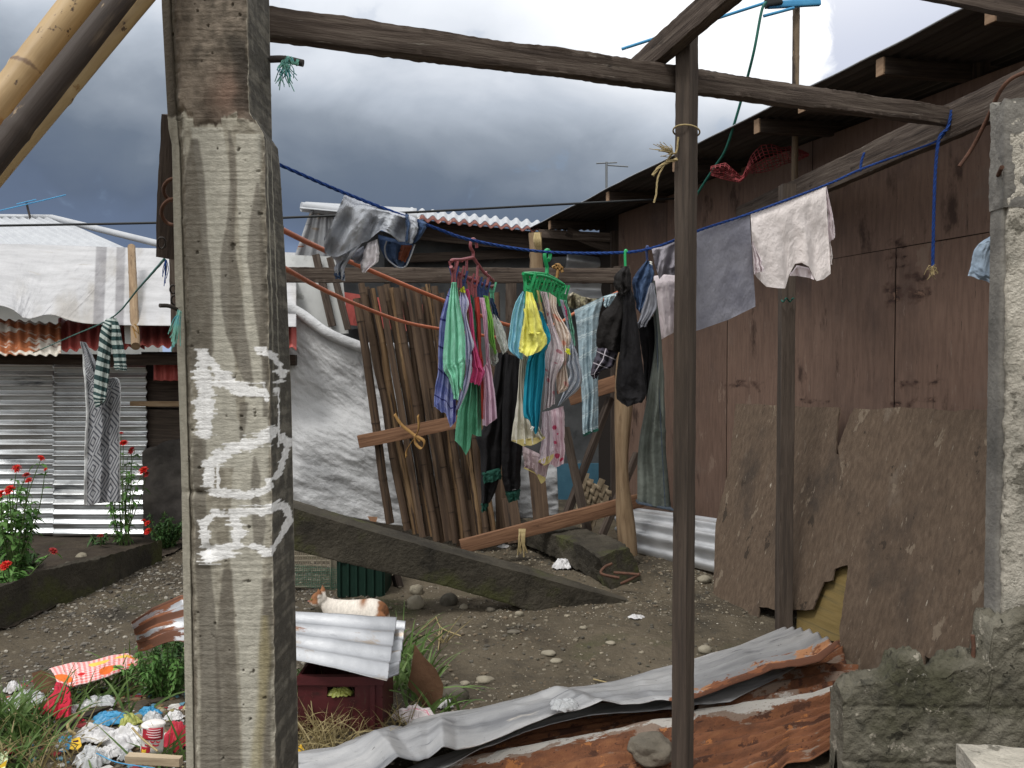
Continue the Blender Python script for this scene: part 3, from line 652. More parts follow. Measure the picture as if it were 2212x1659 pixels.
for i, (a, b) in enumerate(zip(seams[:-1], seams[1:])):
    ya, yb = Wz(a)+.002, Wz(b)-.002
    for j, (z0, z1) in enumerate(((-.05, 2.253), (2.257, 3.06))):
        off = .0015*((i*2+j*3) % 4); n_, m_ = int((yb-ya)/.018)+2, int((z1-z0)/.018)+2
        yy_, zz_ = np.meshgrid(np.linspace(ya, yb, n_), np.linspace(z0, z1, m_), indexing='ij'); Q = np.stack([WC-.33*yy_, yy_, zz_], -1)
        qx, qy = proj(Q); pa_ = np.zeros(qx.shape)
        for k, pts, w_ in STAINS: pa_ = np.maximum(pa_, sst(polydist(qx+34*fbm(qx*.05, qy*.05, 0, 4, 5), qy+26*fbm(qx*.05, qy*.16, 0, 4, 6), K(k, pts))/(w_*KS[k][2]*1.3), 1.3, .0))
        pa_ = pa_*(.55+.9*np.clip(.5+2*fbm(yy_*22, zz_*6, 0, 3, 77), 0, 1)); bow = .004*np.sin(PI*np.linspace(0, 1, n_))[:, None]*fbm(yy_*2, zz_*2, 0, 2, i*3+j)*4
        Q = Q+wn*(off+bow+pa_*.010*fbm(yy_*16, zz_*40, 0, 3, 9))[..., None]
        ln = (yy_-ya)*1.053
        MB().grid(Q, np.stack([ln, zz_], -1), pa_, flip=True).build('wall_panel', 'plywood_panel', house)
MB().plate([wallpt(2.0, -.1, -.06), wallpt(9.0, -.1, -.06), wallpt(9.0, 3.1, -.06), wallpt(2.0, 3.1, -.06)], wn, .02).build('seam_light_block', 'dark_backing', house, smooth=False)  # added dark sheet, keeps sky light from leaking through the panel seams
# roof: corrugated sheet, ridges parallel to its edge, purlins under it
E0, E1 = 3.15, 3.24                                    # edge plane x+.33y
edge_px = [(2300, -84), (2081, 24), (1895, 120), (1735, 200), (1515, 310), (1327, 402), (1139, 497)]
ex = PL(np.array([p[0] for p in edge_px]), np.array([p[1] for p in edge_px]), WN, 3.24)
n = 160; ed = resamp(ex, n); ed[:, 2] += .02*fbm(np.linspace(0, 12, n), np.zeros(n), 0, 3, 4)
W_ = np.linspace(0, 2.6, 300)
Q = ed[:, None]-wn*W_[None, :, None]+np.array([0, 0, 1.])*(W_*.05+.009*np.sin(W_*2*PI/.078))[None, :, None]
MB().grid(Q).build('roof', 'roof_underside', house, solid=.004)
MB().tube(ed+np.array([-.004, 0, .006]), .0055, 6).build('sheet_edge', 'galv', house)
for px in (2120, 1887, 1720, 1625, 1450, 1307, 1183):
    e = PL(float(px), 779., WN, 3.24); zz = np.interp(e[1], ex[:, 1], ex[:, 2])
    a = np.array([e[0], e[1], zz-.055])-wn*.02; b = a-wn*1.3+np.array([0, 0, .06])
    pu = MB().bar(a, b, .05, .085, n=12, rough=.004, seed=int(px)).build('purlin', 'dark_timber', house, auto=.6)
    MB().bar(a+wn*.004, a-wn*.006, .052, .087, n=2).build('sawn_end', 'timber_end', pu, smooth=False)
for yy in (3.3, 4.4, 5.5, 6.6, 7.7):
    MB().bar(wallpt(yy, 2.9, -.05), wallpt(yy, 3.15, -.05), .09, .05, (0, 1, 0), n=4, rough=.003, seed=3).build('stud', 'dark_timber', house, auto=.6)
# end gable of the house (far corner)
MB().bar(P(1225, 500, 8.75), P(1345, 548, 8.6), .05, .1, n=10, rough=.006).build('brace', 'dark_timber', house, auto=.6)
MB().bar(P(1165, 505, 8.9), P(1350, 515, 8.5), .06, .09, n=10, rough=.006).build('end_rafter', 'old_timber', house, auto=.6)
MB().bar(P(1330, 500, 8.52), P(1330, 1080, 8.52), .1, .1, (0, 1, 0), n=10, rough=.006).build('corner_post', 'dark_timber', house, auto=.6)
MB().plate(np.array([P(1340, 470, 8.6), P(1340, 1100, 8.6), P(1475, 1100, 9.6), P(1475, 470, 9.6)]), (0, -1, 0), .012).build('end_wall', 'plywood_panel', house, smooth=False)

# red netting pushed under the eave
def netball(pxs, Z, m, name, label, cell=.012, wire=.0035, seed=0, cat='net'):
    top, bot = pxs; nu, nv = 26, 9
    A, B = resamp(top, nu), resamp(bot, nu); t = np.linspace(0, 1, nv)
    px = A[:, None, 0]+(B-A)[:, None, 0]*t; py = A[:, None, 1]+(B-A)[:, None, 1]*t
    u = np.linspace(0, 1, nu)[:, None]
    Zz = Z+.10*np.sin(PI*t)[None]*-1+.16*fbm(u*7, t*4, 0, 3, seed)
    return MB().grid(P(px, py, Zz)).build(name, m, label=label, cat=cat, wire=wire, smooth=False)
netball((K(3, [(520, 900), (600, 880), (690, 960), (740, 840), (790, 785), (850, 780), (900, 800), (960, 790), (1050, 830)]),
         K(3, [(520, 945), (600, 970), (680, 985), (720, 940), (800, 930), (860, 915), (930, 880), (990, 868), (1050, 840)])), 5.6,
        'red_net', 'red_net', 'crumpled red netting stuffed under the eave of the plywood house', seed=3, wire=.006)

# torn plywood sheets leaning on the wall
LN = (1.0, .33, -.36); LC = 3.235
def torn(k, pts, name, label, m='torn_plywood', dc=0.0, jag=3.0, seed=0, dens=8):
    p = np.array(K(k, pts), float); q = []
    for i in range(len(p)):
        a, b = p[i], p[(i+1) % len(p)]; m_ = max(1, int(np.hypot(*(b-a))/dens))
        for t in np.linspace(0, 1, m_, endpoint=False):
            s_ = a+(b-a)*t; q.append(s_+jag*np.array([fbm(s_[0]*.12, s_[1]*.12, 0, 3, seed), fbm(s_[0]*.12, s_[1]*.12, 7, 3, seed)]))
    q = np.array(q)
    return MB().plate(PL(q[:, 0], q[:, 1], LN, LC+dc), unit([-1, -.33, .36]), .009).build(name, m, smooth=False, label=label, cat='board')
torn(8, [(335, 145), (430, 147), (520, 153), (640, 160), (765, 161), (755, 230), (752, 300), (748, 352), (762, 358), (790, 400), (812, 500), (806, 815), (745, 830), (735, 880), (700, 885), (680, 925), (655, 1000), (620, 1005), (590, 1000), (515, 1005), (465, 992), (430, 990), (425, 1072), (380, 1060), (300, 1010), (240, 960), (250, 640), (290, 480), (315, 330)],
     'plywood_sheet', 'left torn plywood sheet leaning on the wall, with a ragged bottom corner', seed=1, jag=4)
torn(8, [(825, 164), (900, 170), (1000, 160), (1140, 165), (1230, 178), (1300, 170), (1380, 172), (1378, 500), (1366, 900), (1362, 1050), (1340, 1210), (1180, 1255), (1165, 1215), (1120, 1195), (1115, 1240), (960, 1262), (850, 1255), (800, 1230), (765, 1150), (764, 1090), (800, 830), (795, 600), (757, 330), (778, 270), (800, 215)],
     'plywood_sheet', 'right torn plywood sheet leaning on the wall beside the block wall', dc=-.012, seed=2, jag=4)
torn(8, [(590, 985), (690, 880), (800, 810), (780, 1140), (700, 1125), (585, 1095)], 'yellow_board', 'yellowish board showing through the gap between the torn plywood sheets', 'yellow_board', dc=.05, seed=3, jag=2)
# white gouges are in the material; curved shiny sheet along the foot of the wall
def corrugate(q, dirn, n, m, pitch, amp, dent=.0, seed=0, bow=None, tri=False):
    """q = corners (00,10,11,01); ridges run along dirn ('u' or 'v')"""
    a, b, c, d = [np.asarray(x, float) for x in q]; U, V = np.meshgrid(np.linspace(0, 1, n), np.linspace(0, 1, m), indexing='ij')
    U, V = U[..., None], V[..., None]
    Q = a*(1-U)*(1-V)+b*U*(1-V)+c*U*V+d*(1-U)*V
    nr = unit(np.cross(b-a, d-a)); Lu, Lv = np.linalg.norm(b-a), np.linalg.norm(d-a)
    s_ = (V*Lv if dirn == 'u' else U*Lu)
    h = amp*(np.arcsin(.97*np.sin(2*PI*s_/pitch))/math.asin(.97) if tri else np.sin(2*PI*s_/pitch))
    if dent: h = h*(1-.5*sst(fbm(U*Lu*2, V*Lv*2, 0, 2, seed+4), .0, .3))+dent*2*fbm(U*Lu*2.2, V*Lv*2.2, 0, 4, seed)
    if bow: h = h+bow*np.sin(PI*(U if dirn == 'v' else V))
    return Q+nr*h
q = [G(1345, 1176, .02), G(1590, 1268, .02), P(1590, 1110, 6.15), P(1345, 1075, 7.75)]
MB().grid(corrugate([P(1345, 1186, 7.1), P(1600, 1252, 5.95), P(1600, 1125, 6.2), P(1345, 1092, 7.45)], 'u', 60, 90, .12, .02, .012, 3, bow=.1)).build(
    'corrugated_sheet', 'galv_bright', label='shiny curved corrugated sheet lying along the foot of the plywood wall', cat='metal sheet', solid=.003)

# ================================================================== grey shack at the back, centre
mat('cement_wall', [(66, 68, 70), (88, 90, 92), (106, 108, 108)], (2.2, 2.2, 2.2), .9, .2, 20, coord='Object', layers=[((140, 142, 140), (3, 3, 3), .62, .72), ((58, 60, 62), (4, 4, 4), .58, .7)])
mat('blue_paint', [(54, 92, 112), (70, 110, 130)], (6, 6, 6), .85, .1, 30, coord='Object')
mat('white_roof', [(160, 163, 168), (178, 181, 185)], (3, 3, 1), .5, .08, 30, metal=.1)
mat('edge_rust', [(104, 66, 60), (128, 84, 76)], (5, 5, 1), .8, .2, 50, layers=[((206, 202, 198), (3, 3, 1), .56, .64)])
sh = thing('grey_shack', 'grey cement walled shack with a red edged tin roof behind the clothes', 'shack', P(1000, 1090, 9.6))
def quadZ(px4, Z4): return np.array([P(float(a), float(b), float(z)) for (a, b), z in zip(px4, Z4)])
MB().plate(quadZ([(820, 500), (1345, 520), (1345, 1010), (820, 1010)], [9.6]*4), (0, -1, 0), .1).build('wall', 'cement_wall', sh, smooth=False)
MB().plate(quadZ([(1120, 1004), (1345, 1000), (1345, 1080), (1120, 1085)], [9.57]*4), (0, -1, 0), .05).build('blue_base', 'blue_paint', sh, smooth=False)
MB().bar(P(860, 492, 9.4), P(1330, 540, 9.3), .05, .22, rough=.01, n=30).build('fascia', 'dark_timber', sh, auto=.6)
MB().bar(P(840, 560, 9.5), P(1300, 541, 9.45), .05, .10, rough=.01, n=30).build('wall_plate', 'dark_timber', sh, auto=.6)
MB().grid(corrugate([P(884, 464, 9.2), P(1172, 494, 9.2), P(1172, 480, 10.6), P(884, 451, 10.6)], 'v', 260, 12, .115, .022)).build('roof', 'white_roof', sh, solid=.004)
MB().grid(corrugate([P(884, 474, 9.14), P(1172, 500, 9.14), P(1172, 495, 9.2), P(884, 465, 9.2)], 'v', 260, 4, .115, .022)).build('roof_edge', 'edge_rust', sh, solid=.004)
# curved tin gable at its left
sh2 = thing('tin_lean_to', 'white rimmed tin lean-to with a bent corrugated side behind the hanging denim', 'shack', P(700, 1090, 8.8))
MB().grid(corrugate([P(634, 560, 8.6), P(735, 565, 8.9), P(722, 455, 8.9), P(672, 452, 8.6)], 'v', 50, 20, .14, .02, .02, 5)).build('side_sheet', 'galv', sh2, solid=.004)
MB().tube(P(np.array([651, 690, 735, 800, 900]), np.array([447, 451, 458, 462, 470]), np.array([8.6, 8.7, 8.8, 8.9, 9.0])), .05, 12, n=20).build('roof_rim', 'white_roof', sh2)
MB().grid(corrugate([P(648, 450, 8.5), P(900, 474, 9.1), P(900, 452, 10.4), P(660, 438, 10)], 'u', 20, 80, .09, .012)).build('roof', 'white_roof', sh2, solid=.004)
MB().plate(quadZ([(720, 480), (830, 500), (830, 1000), (720, 1000)], [9.3, 9.4, 9.4, 9.3]), (0, -1, 0), .05).build('wall', 'cement_wall', sh2, smooth=False)
# white boards left of the centre (seen beside the pillar)
mat('white_board', [(176, 178, 178), (204, 206, 205), (214, 216, 214)], (2, 2, 2), .7, .15, 25, coord='Object', layers=[((146, 146, 142), (5, 5, 5), .62, .74)])
mat('tarp', [(150, 151, 153), (182, 183, 185), (198, 199, 201)], (1.6, 1.6, 1), .8, .55, 9, bdist=.05, layers=[((138, 139, 142), (2.5, 3.5, 1), .60, .80), ((204, 206, 208), (9, 14, 1), .62, .78), ((116, 110, 102), (2.2, 7, 1), .66, .82)])
wb = thing('white_hut', 'white boarded hut wall with brown battens beside the painted pillar', 'hut', P(690, 1100, 8.2))
MB().plate(quadZ([(560, 548), (735, 555), (752, 720), (560, 730)], [8.2]*4), (0, -1, 0), .02).build('white_wall', 'white_board', wb, smooth=False)
MB().bar(P(682, 550, 8.14), P(718, 705, 8.14), .07, .04, (0, 1, 0), n=8, rough=.004).build('batten', 'old_timber', wb, auto=.6)
MB().bar(P(712, 556, 8.14), P(752, 712, 8.14), .06, .04, (0, 1, 0), n=8, rough=.004).build('batten', 'old_timber', wb, auto=.6)
MB().plate(quadZ([(725, 628), (930, 660), (930, 720), (735, 700)], [8.6]*4), (0, -1, 0), .02).build('red_panel', 'red_roofing', wb, smooth=False)
MB().plate(quadZ([(560, 725), (930, 700), (930, 1000), (560, 1000)], [8.75]*4), (0, -1, 0), .02).build('dark_wall', 'cement_wall', wb, smooth=False)

# ================================================================== white tarpaulin fence
def loft2(A, B, nu, nv, ZA, ZB, f=None, by='len'):
    """ruled surface between two pixel edges; ZA/ZB depths (number or list); f(u,v)->metres towards the viewer"""
    a, b = curve(A, nu) if len(A) > 2 else resamp(A, nu), curve(B, nu) if len(B) > 2 else resamp(B, nu)
    za = np.interp(np.linspace(0, 1, nu), np.linspace(0, 1, np.size(ZA)), np.atleast_1d(ZA)); zb = np.interp(np.linspace(0, 1, nu), np.linspace(0, 1, np.size(ZB)), np.atleast_1d(ZB))
    t = np.linspace(0, 1, nv)[None]; u = np.linspace(0, 1, nu)[:, None]
    px = a[:, None, 0]*(1-t)+b[:, None, 0]*t; py = a[:, None, 1]*(1-t)+b[:, None, 1]*t; Zz = za[:, None]*(1-t)+zb[:, None]*t
    if f is not None: Zz = Zz-f(u, t)
    return P(px, py, Zz)
def tarp_f(u, v):
    rg_ = 1-2.6*np.abs(fbm(u*3.2+.6*v, v*8-1.6*u, 0, 3, 14)); rg2 = 1-2.6*np.abs(fbm(u*9+v, v*24-4*u, 0, 3, 15))
    return .045*np.sin((v*1.2+u*.5)*PI*2.2+3*fbm(u*3, v*3, 0, 2, 4))*sst(v, 0, .2)+.04*rg_+.012*rg2+.014*fbm(u*16, v*22, 0, 3, 8)
tw_ = thing('tarp_fence', 'sagging dirty white tarpaulin stretched behind the bamboo poles', 'tarp', P(750, 1120, 7.3))
MB().grid(loft2([(560, 640), (632, 665), (690, 700), (760, 735), (800, 748), (960, 745)], [(560, 1080), (640, 1100), (760, 1118), (860, 1135), (960, 1140)], 150, 150, 7.35, 7.2, tarp_f)).build('tarp_sheet', 'tarp', tw_, solid=.004)
MB().tube(P(np.array([560, 640, 700, 760, 810, 960]), np.array([642, 672, 715, 742, 752, 748]), np.full(6, 7.25)), .045, 10, n=40, smooth=True).build('rolled_edge', 'tarp', tw_)
MB().grid(loft2([(940, 1000), (1060, 985), (1202, 985)], [(940, 1150), (1060, 1128), (1207, 1112)], 70, 50, 7.5, 7.4, lambda u, v: .06*fbm(u*5, v*5, 0, 3, 9)*2)).build('tarp_sheet', 'tarp', tw_, solid=.004)

# ================================================================== bamboo fence
mat('bamboo_split', [(88, 68, 48), (116, 92, 66), (140, 116, 86)], (1.4, 30, 1), .75, .4, 80, bst=(.05, 1, 1), layers=[((50, 38, 30), (1.6, 26, 1), .50, .60), ((176, 152, 116), (5, 50, 1), .66, .74), ((58, 44, 34), (9, 14, 1), .8, .95, 'pa', .36)])
bf = thing('bamboo_fence', 'leaning fence of split brown bamboo poles behind the laundry', 'fence', P(950, 1180, 7.0))
nb = 18
for i in range(nb):
    t = i/(nb-1)+.014*math.sin(i*5.1)
    ax, bx = np.interp(t, [0, .5, 1], [338, 540, 770]), np.interp(t, [0, .5, 1], [518, 700, 878]); ay = 400+22*abs(math.sin(i*2.3))+(18 if t > .7 else 0); by = 1400+55*min(1, t*2)-10*math.sin(i*1.7)
    (ax, ay), (bx, by) = K(6, [(ax, ay), (bx, by)]); zz = 6.88+.05*((i*2) % 3)
    r_ = [.028, .024, .031, .025, .029, .022][i % 6]; nd = np.sort((np.arange(6)+.15+.7*RNG.random(6))/6)
    if i % 5 == 3: MB().bar(P(ax, ay, zz+.1), P(bx, by, zz), r_*2.1, .02, (0, 1, 0), rough=.008, seed=i).build('slat', 'bamboo_old', bf, auto=.6)
    else: bam(P(ax, ay, zz+.1), P(bx, by, zz), r_, r_*1.08, nd, ['bamboo_old', 'bamboo_old', 'bamboo_split'][i % 3], None, 'pole', parent=bf, seed=i, crook=.014, seg=10)
for j, (a, b) in enumerate((((870, 440), (908, 1430)), ((908, 1280), (985, 1500)))):
    (ax, ay), (bx, by) = K(6, [a, b])
    if j == 0: MB().bar(P(ax, ay, 7.15), P(bx, by, 7.1), .1, .07, (0, 1, 0), rough=.008, seed=3).build('slab_pole', 'bamboo_old', bf, auto=.6)
(a, b) = K(6, [(318, 462), (452, 1372)])
bam(P(*a, 6.8), P(*b, 6.85), .034, .036, [.1, .3, .55, .62, .8], 'bamboo_old', 'single thin bamboo pole leaning in front of the white tarp', crook=.01, seed=40)
(a, b) = K(6, [(325, 1043), (760, 955)])
lumber('rail', P(*a, 6.76), P(*b, 6.72), .04, .105, 'new_timber', 'reddish brown rail nailed across the middle of the bamboo fence', seed=30, rough=.005)
(a, b) = K(6, [(738, 1468), (1490, 1273)])
lumber('rail', P(*a, 6.5), P(*b, 6.8), .05, .11, 'new_timber', 'long brown rail low down, rising right to the log post', seed=31, rough=.005)
(a, b) = K(6, [(1180, 865), (1372, 803)])
lumber('rail', P(*a, 7.2), P(*b, 7.0), .05, .13, 'new_timber', 'short brown rail behind the blue patterned cloth', seed=32, rough=.005)
lumber('crossbeam', P(560, 594, 6.4), P(1352, 596, 6.4), .06, .112, 'old_timber', 'horizontal weathered beam behind the hanging clothes at roof height', seed=33, rough=.008, n=150)
for i, (px, y0, y1, wd_, lab) in enumerate(((1104, 605, 1000, .09, 'upright stud below the crossbeam between the two clip hangers'), (1020, 1080, 1180, .12, 'stubby dark board upright below the black jogging pants'),
                                         (1106, 1075, 1172, .13, 'dark rough slab of wood hanging behind the striped hem'), (1162, 985, 1128, .13, 'dark rough board in front of the torn white tarp'))):
    lumber('board' if i else 'stud', P(px-(6 if i else 0), y0, 7.0), P(px+(8 if i else 0), y1, 6.95), wd_, .05, 'bamboo_old' if i else 'old_timber', lab, 'board' if i else 'post', up=(0, 1, 0), seed=50+i, rough=.01)
for i, (px, y0, y1) in enumerate(((1040, 568, 582), (1107, 568, 582))):
    pass
(a, b) = K(6, [(1040, 198), (1045, 345)])
lumber('stump_post', P(*a, 6.6), P(b[0], 620, 6.6), .09, .08, 'log_wood', 'knobbly pale post end poking above the crossbeam near the green hanger', 'post', up=(0, 1, 0), rough=.02, seed=60)
(a, b) = K(6, [(1398, 800), (1412, 1500)])
pp = curve([P(a[0]+8, 700, 6.55), P(a[0], 870, 6.5), P(a[0]-4, 1000, 6.48), P(b[0]-6, 1100, 6.5), P(b[0]+4, 1199, 6.5)], 60)
MB().tube(pp, .062+.012*np.sin(np.linspace(0, 9, 60)), 12).build('log_post', 'log_wood', label='crooked natural log post below the black jacket', cat='post')
lumber('post', P(1343, 575, 6.45), P(1345, 640, 6.45), .12, .05, 'old_timber', 'short dark upright at the right end of the crossbeam', 'post', up=(0, 1, 0), rough=.006, seed=64)
for i, (k1, lab) in enumerate((([(1160, 985), (1252, 1405)], 'dark thin pole leaning left beside the woven panel'), ([(1345, 865), (1170, 1330)], 'dark pole slanting down left behind the patterned cloth'),
                               ([(1452, 1090), (1310, 1420)], 'grey brace slanting down left behind the log post'), ([(1320, 900), (1345, 1080)], None))):
    if lab is None: continue
    a, b = K(6, k1)
    lumber('brace', P(*a, 7.0+.1*i), P(*b, 6.8+.1*i), .06, .05, ['post_timber', 'dark_timber', 'old_timber'][i], lab, 'pole', rough=.006, seed=70+i)
# woven bamboo panel
mat('woven_strip', [(150, 132, 108), (178, 160, 134), (190, 174, 148)], (3, 30, 1), .8, .2, 60)
wpn = thing('woven_mat', 'small torn panel of woven pale bamboo strips', 'panel', P(1290, 1140, 7.2))
ca, cb, cc_, cd = [np.array(v) for v in K(6, [(1232, 1190), (1352, 1240), (1262, 1405), (1205, 1345)])]
def wp(u, v, z): 
    s_ = ca*(1-u)*(1-v)+cb*u*(1-v)+cc_*u*v+cd*(1-u)*v; return P(s_[0], s_[1], z)
for i in range(6):
    u = (i+.5)/6
    MB().bar(wp(u, -.16+.1*((i*7) % 3), 7.2), wp(u, 1.0+.06*(i % 2), 7.2), .055, .006, (0, 1, 0), n=8).build('upright_strip', 'woven_strip', wpn)
for i in range(7):
    v = (i+.5)/7
    t = np.linspace(-.03, 1.03, 40); s_ = np.array([wp(x, v, 7.2) for x in t]); s_[:, 1] += .012*np.sin(t*PI*6+(PI if i % 2 else 0))
    Q = np.stack([s_+np.array([0, 0, .024]), s_-np.array([0, 0, .024])], 1)
    MB().grid(Q).build('cross_strip', 'woven_strip', wpn, solid=.005)
# plain tin seen under the eaves, right of the grey shack
MB().grid(corrugate([P(1215, 650, 8.95), P(1335, 655, 8.95), P(1335, 560, 9.0), P(1225, 545, 9.0)], 'u', 20, 60, .2, .03, .02, 7)).build('corrugated_sheet', 'galv', label='dull grey corrugated sheet closing the corner by the plywood house', cat='metal sheet', solid=.003)
# fallen concrete
def slab(name, secs, m, label, amp=.012, seed=0, n=90, k=12, sharp_=.97):
    """secs: list of cross-sections (4 corner points each) along a fallen member"""
    S_ = np.array(secs, float); rings = []
    for s_ in S_:
        r_ = []
        for i in range(4):
            a, b = s_[i], s_[(i+1) % 4]
            for t in np.linspace(1-sharp_, sharp_, k): r_.append(a+(b-a)*t)
        rings.append(r_)
    rings = np.array(rings); t = np.linspace(0, len(S_)-1, n); i = np.minimum(t.astype(int), len(S_)-2); f = (t-i)[:, None, None]
    Q = rings[i]*(1-f)+rings[i+1]*f; c = Q.mean(1, keepdims=True); r_ = unit(Q-c)
    Q = Q+r_*(amp*(2*fbm(Q[..., 0]*8, Q[..., 1]*8, Q[..., 2]*8, 4, seed)+1.4*fbm(Q[..., 0]*35, Q[..., 1]*35, Q[..., 2]*35, 3, seed+1)))[..., None]
    return MB().ring_loft(Q).build(name, m, label=label, cat='slab', auto=.9)
def sec(ft, fb, Zf, dep, rise=.0, dx=0.0):
    a, b = P(*ft, Zf), P(*fb, Zf); back = np.array([dx, dep, rise])
    return [a, b, b+back, a+back]
(s0, s1) = K(7, [(-40, 150), (-40, 400)]); q1 = K(7, [(90, 200), (90, 432), (500, 330), (500, 528), (900, 432), (900, 615), (1230, 520), (1230, 712), (1390, 560), (1390, 768)])
def fsec(x, yt, yb, Zf, dep): (t_, b_) = K(7, [(x, yt), (x, yb)]); return sec(t_, b_, Zf, dep)
slab('fallen_slab', [fsec(-60, 158, 400, 4.95, .2), fsec(90, 203, 432, 4.98, .2), fsec(500, 326, 530, 5.06, .2), fsec(900, 438, 622, 5.15, .2), fsec(1230, 526, 716, 5.25, .2), fsec(1390, 568, 768, 5.31, .2),
    fsec(1600, 628, 738, 5.42, .17), fsec(1890, 702, 712, 5.52, .08)], 'mossy_concrete', 'long dark mossy concrete slab fallen across the middle of the yard', seed=3, n=220, amp=.005, k=18, sharp_=.995)
(c0, c1, c2, c3, c4, c5) = K(7, [(1330, 330), (1360, 420), (1500, 315), (1780, 610), (1720, 480), (1500, 470)])
slab('fallen_column', [sec((1085, 1128), (1085, 1162), 7.35, .25), sec(K(7, [(1480, 342)])[0], K(7, [(1480, 460)])[0], 6.6, .22, .02, .2), sec(K(7, [(1640, 400)])[0], K(7, [(1660, 570)])[0], 6.15, .22, .02, .22), sec(K(7, [(1735, 470)])[0], K(7, [(1800, 650)])[0], 5.78, .22, .03, .24)],
     'mossy_concrete', 'broken mossy concrete column lying on the ground with bent rebar', amp=.02, seed=9, n=120)
for i, pts in enumerate(([(1800, 500), (1760, 520), (1745, 555), (1840, 578)], [(1810, 548), (1900, 555), (1950, 560)], [(1850, 608), (1910, 580), (1950, 555)])):
    pk = K(7, pts); MB().tube(curve([P(x, y, 5.68-.03*j) for j, (x, y) in enumerate(pk)], 24), .010, 8).build('rebar', 'rusty_iron', label=['bent rusty rebar hooking out of the fallen column end', 'straight rusty rebar, upper, at the fallen column end', 'short rusty rebar slanting up right from the column end'][i], cat='rebar')
# ================================================================== tin shack at the left
mat('tarp_paint', [(1, 1, 1)], (3, 5, 1), .6, .5, 10, vcol=True, bdist=.04, lo=.25, hi=.8, layers=[((150, 146, 140), (3, 7, 1), .64, .76)])
mat('shack_tin', [(184, 187, 190), (206, 209, 211), (214, 216, 217)], (2, 2, 1), .32, .06, 30, metal=.9, spec=.5, layers=[((104, 108, 112), (1.2, 6, 1), .60, .74)])
mat('tar_wall', [(52, 49, 47), (74, 70, 67), (90, 85, 80)], (4, 4, 4), .95, .5, 30, coord='Object', layers=[((112, 96, 82), (5, 9, 3), .62, .72)])
ls = thing('tin_shack', 'low tin shack at the left with a striped white tarp over its roof', 'shack', P(200, 1165, 7.6))
MB().grid(corrugate([P(-200, 1158, 7.56), P(118, 1156, 7.56), P(118, 768, 7.56), P(-200, 768, 7.56)], 'u', 90, 260, .090, .018, .012, 3, tri=True)).build('wall_sheet', 'shack_tin', ls, solid=.003)
MB().grid(corrugate([P(114, 1158, 7.48), P(318, 1158, 7.48), P(316, 768, 7.48), P(116, 768, 7.48)], 'u', 90, 260, .088, .018, .014, 8, tri=True)).build('wall_sheet', 'shack_tin', ls, solid=.003)
MB().plate(quadZ([(-220, 765), (330, 765), (330, 1190), (-220, 1190)], [7.75]*4), (0, -1, 0), .03).build('shade_sheet', 'dark_backing', ls, smooth=False)  # dark sheet put in for the shade behind and below the tin
MB().plate(quadZ([(305, 760), (640, 760), (640, 1130), (305, 1130)], [7.62]*4), (0, -1, 0), .05).build('plank_wall', 'tar_wall', ls, smooth=False)
for i, (y0, y1) in enumerate(((818, 880), (884, 962), (930, 1000))):
    MB().bar(P(312+i*6, (y0+y1)/2, 7.55), P(520, (y0+y1)/2+4, 7.55), .02, (y1-y0)*7.55/1805, rough=.006, seed=i).build('wall_board', ['dark_timber', 'post_timber', 'dark_timber'][i], ls, auto=.6)
masonry((P(312, 900, 7.5)[0], 7.45), (P(640, 900, 7.5)[0], 7.45), 0, lambda u: .78+.12*np.sin(u*5)+u*0, .1, .02, 3, step=.03).build('tarred_base', 'tar_wall', ls)
MB().bar(P(283, 872, 7.3), P(520, 873, 7.3), .04, .045, rough=.004).build('pale_batten', 'log_wood', ls, auto=.6)
MB().bar(P(-200, 775, 7.2), P(640, 778, 7.2), .06, .09, rough=.006).build('eave_beam', 'dark_timber', ls, auto=.6)
# fringe of old roofing under the tarp
def fringe(x0, x1, yt0, yt1, yb0, yb1, m, Zt=7.45, Zb=6.95, seed=0, name='roof_sheet', dent=.012):
    MB().grid(corrugate([P(x0, yb0, Zb), P(x1, yb1, Zb), P(x1, yt1, Zt), P(x0, yt0, Zt)], 'v', int((x1-x0)*.9)+20, 14, .082, .016, dent, seed)).build(name, m, ls, solid=.003)
fringe(-200, 133, 676, 700, 766, 766, 'patchy_rust', 7.3, 6.85, 2)
fringe(126, 312, 690, 690, 757, 752, 'red_roofing', 7.45, 6.98, 4)
fringe(303, 640, 688, 690, 748, 753, 'red_roofing', 7.4, 6.9, 6)
fringe(332, 640, 772, 772, 822, 826, 'red_roofing', 7.35, 7.3, 7)
MB().plate(quadZ([(268, 700), (300, 700), (300, 745), (270, 742)], [6.94]*4), (0, -1, 0), .01).build('white_strip', 'white_board', ls, smooth=False)
# tarp roof with two grey stripes
A_, B_ = [(-200, 524), (60, 528), (240, 534), (375, 538), (640, 546)], [(-200, 640), (0, 660), (56, 688), (110, 680), (190, 699), (385, 704), (640, 706)]
T_ = loft2(A_, B_, 420, 60, 9.0, [6.95, 6.78, 6.85, 6.8, 6.9], lambda u, v: .06*fbm(u*9, v*4, 0, 3, 2)+.030*(1-3*np.abs(fbm(u*26, v*3.5+u*4, 0, 3, 3)))+.012*fbm(u*70, v*14, 0, 3, 9)+.05*np.sin(PI*v))
ppx, ppy = proj(T_)
c0_ = np.array(lin((172, 172, 174))[:3]); c1_ = np.array(lin((112, 110, 113))[:3]); c2_ = np.array(lin((142, 136, 127))[:3])
sl1 = (ppy-530)/170.
def inb(x0, x1, k): return sst(ppx-(x0+k*sl1), -2, 2)*sst(ppx-(x1+k*sl1), 2, -2)
st_ = np.maximum(inb(208, 231, -7), inb(252, 271, -4))*(.75+.5*fbm(ppx*.05, ppy*.1, 0, 3, 5))
dirt = sst(fbm(ppx*.02, ppy*.012, 0, 4, 6)+.25*sl1, .12, .42)[..., None]*.6
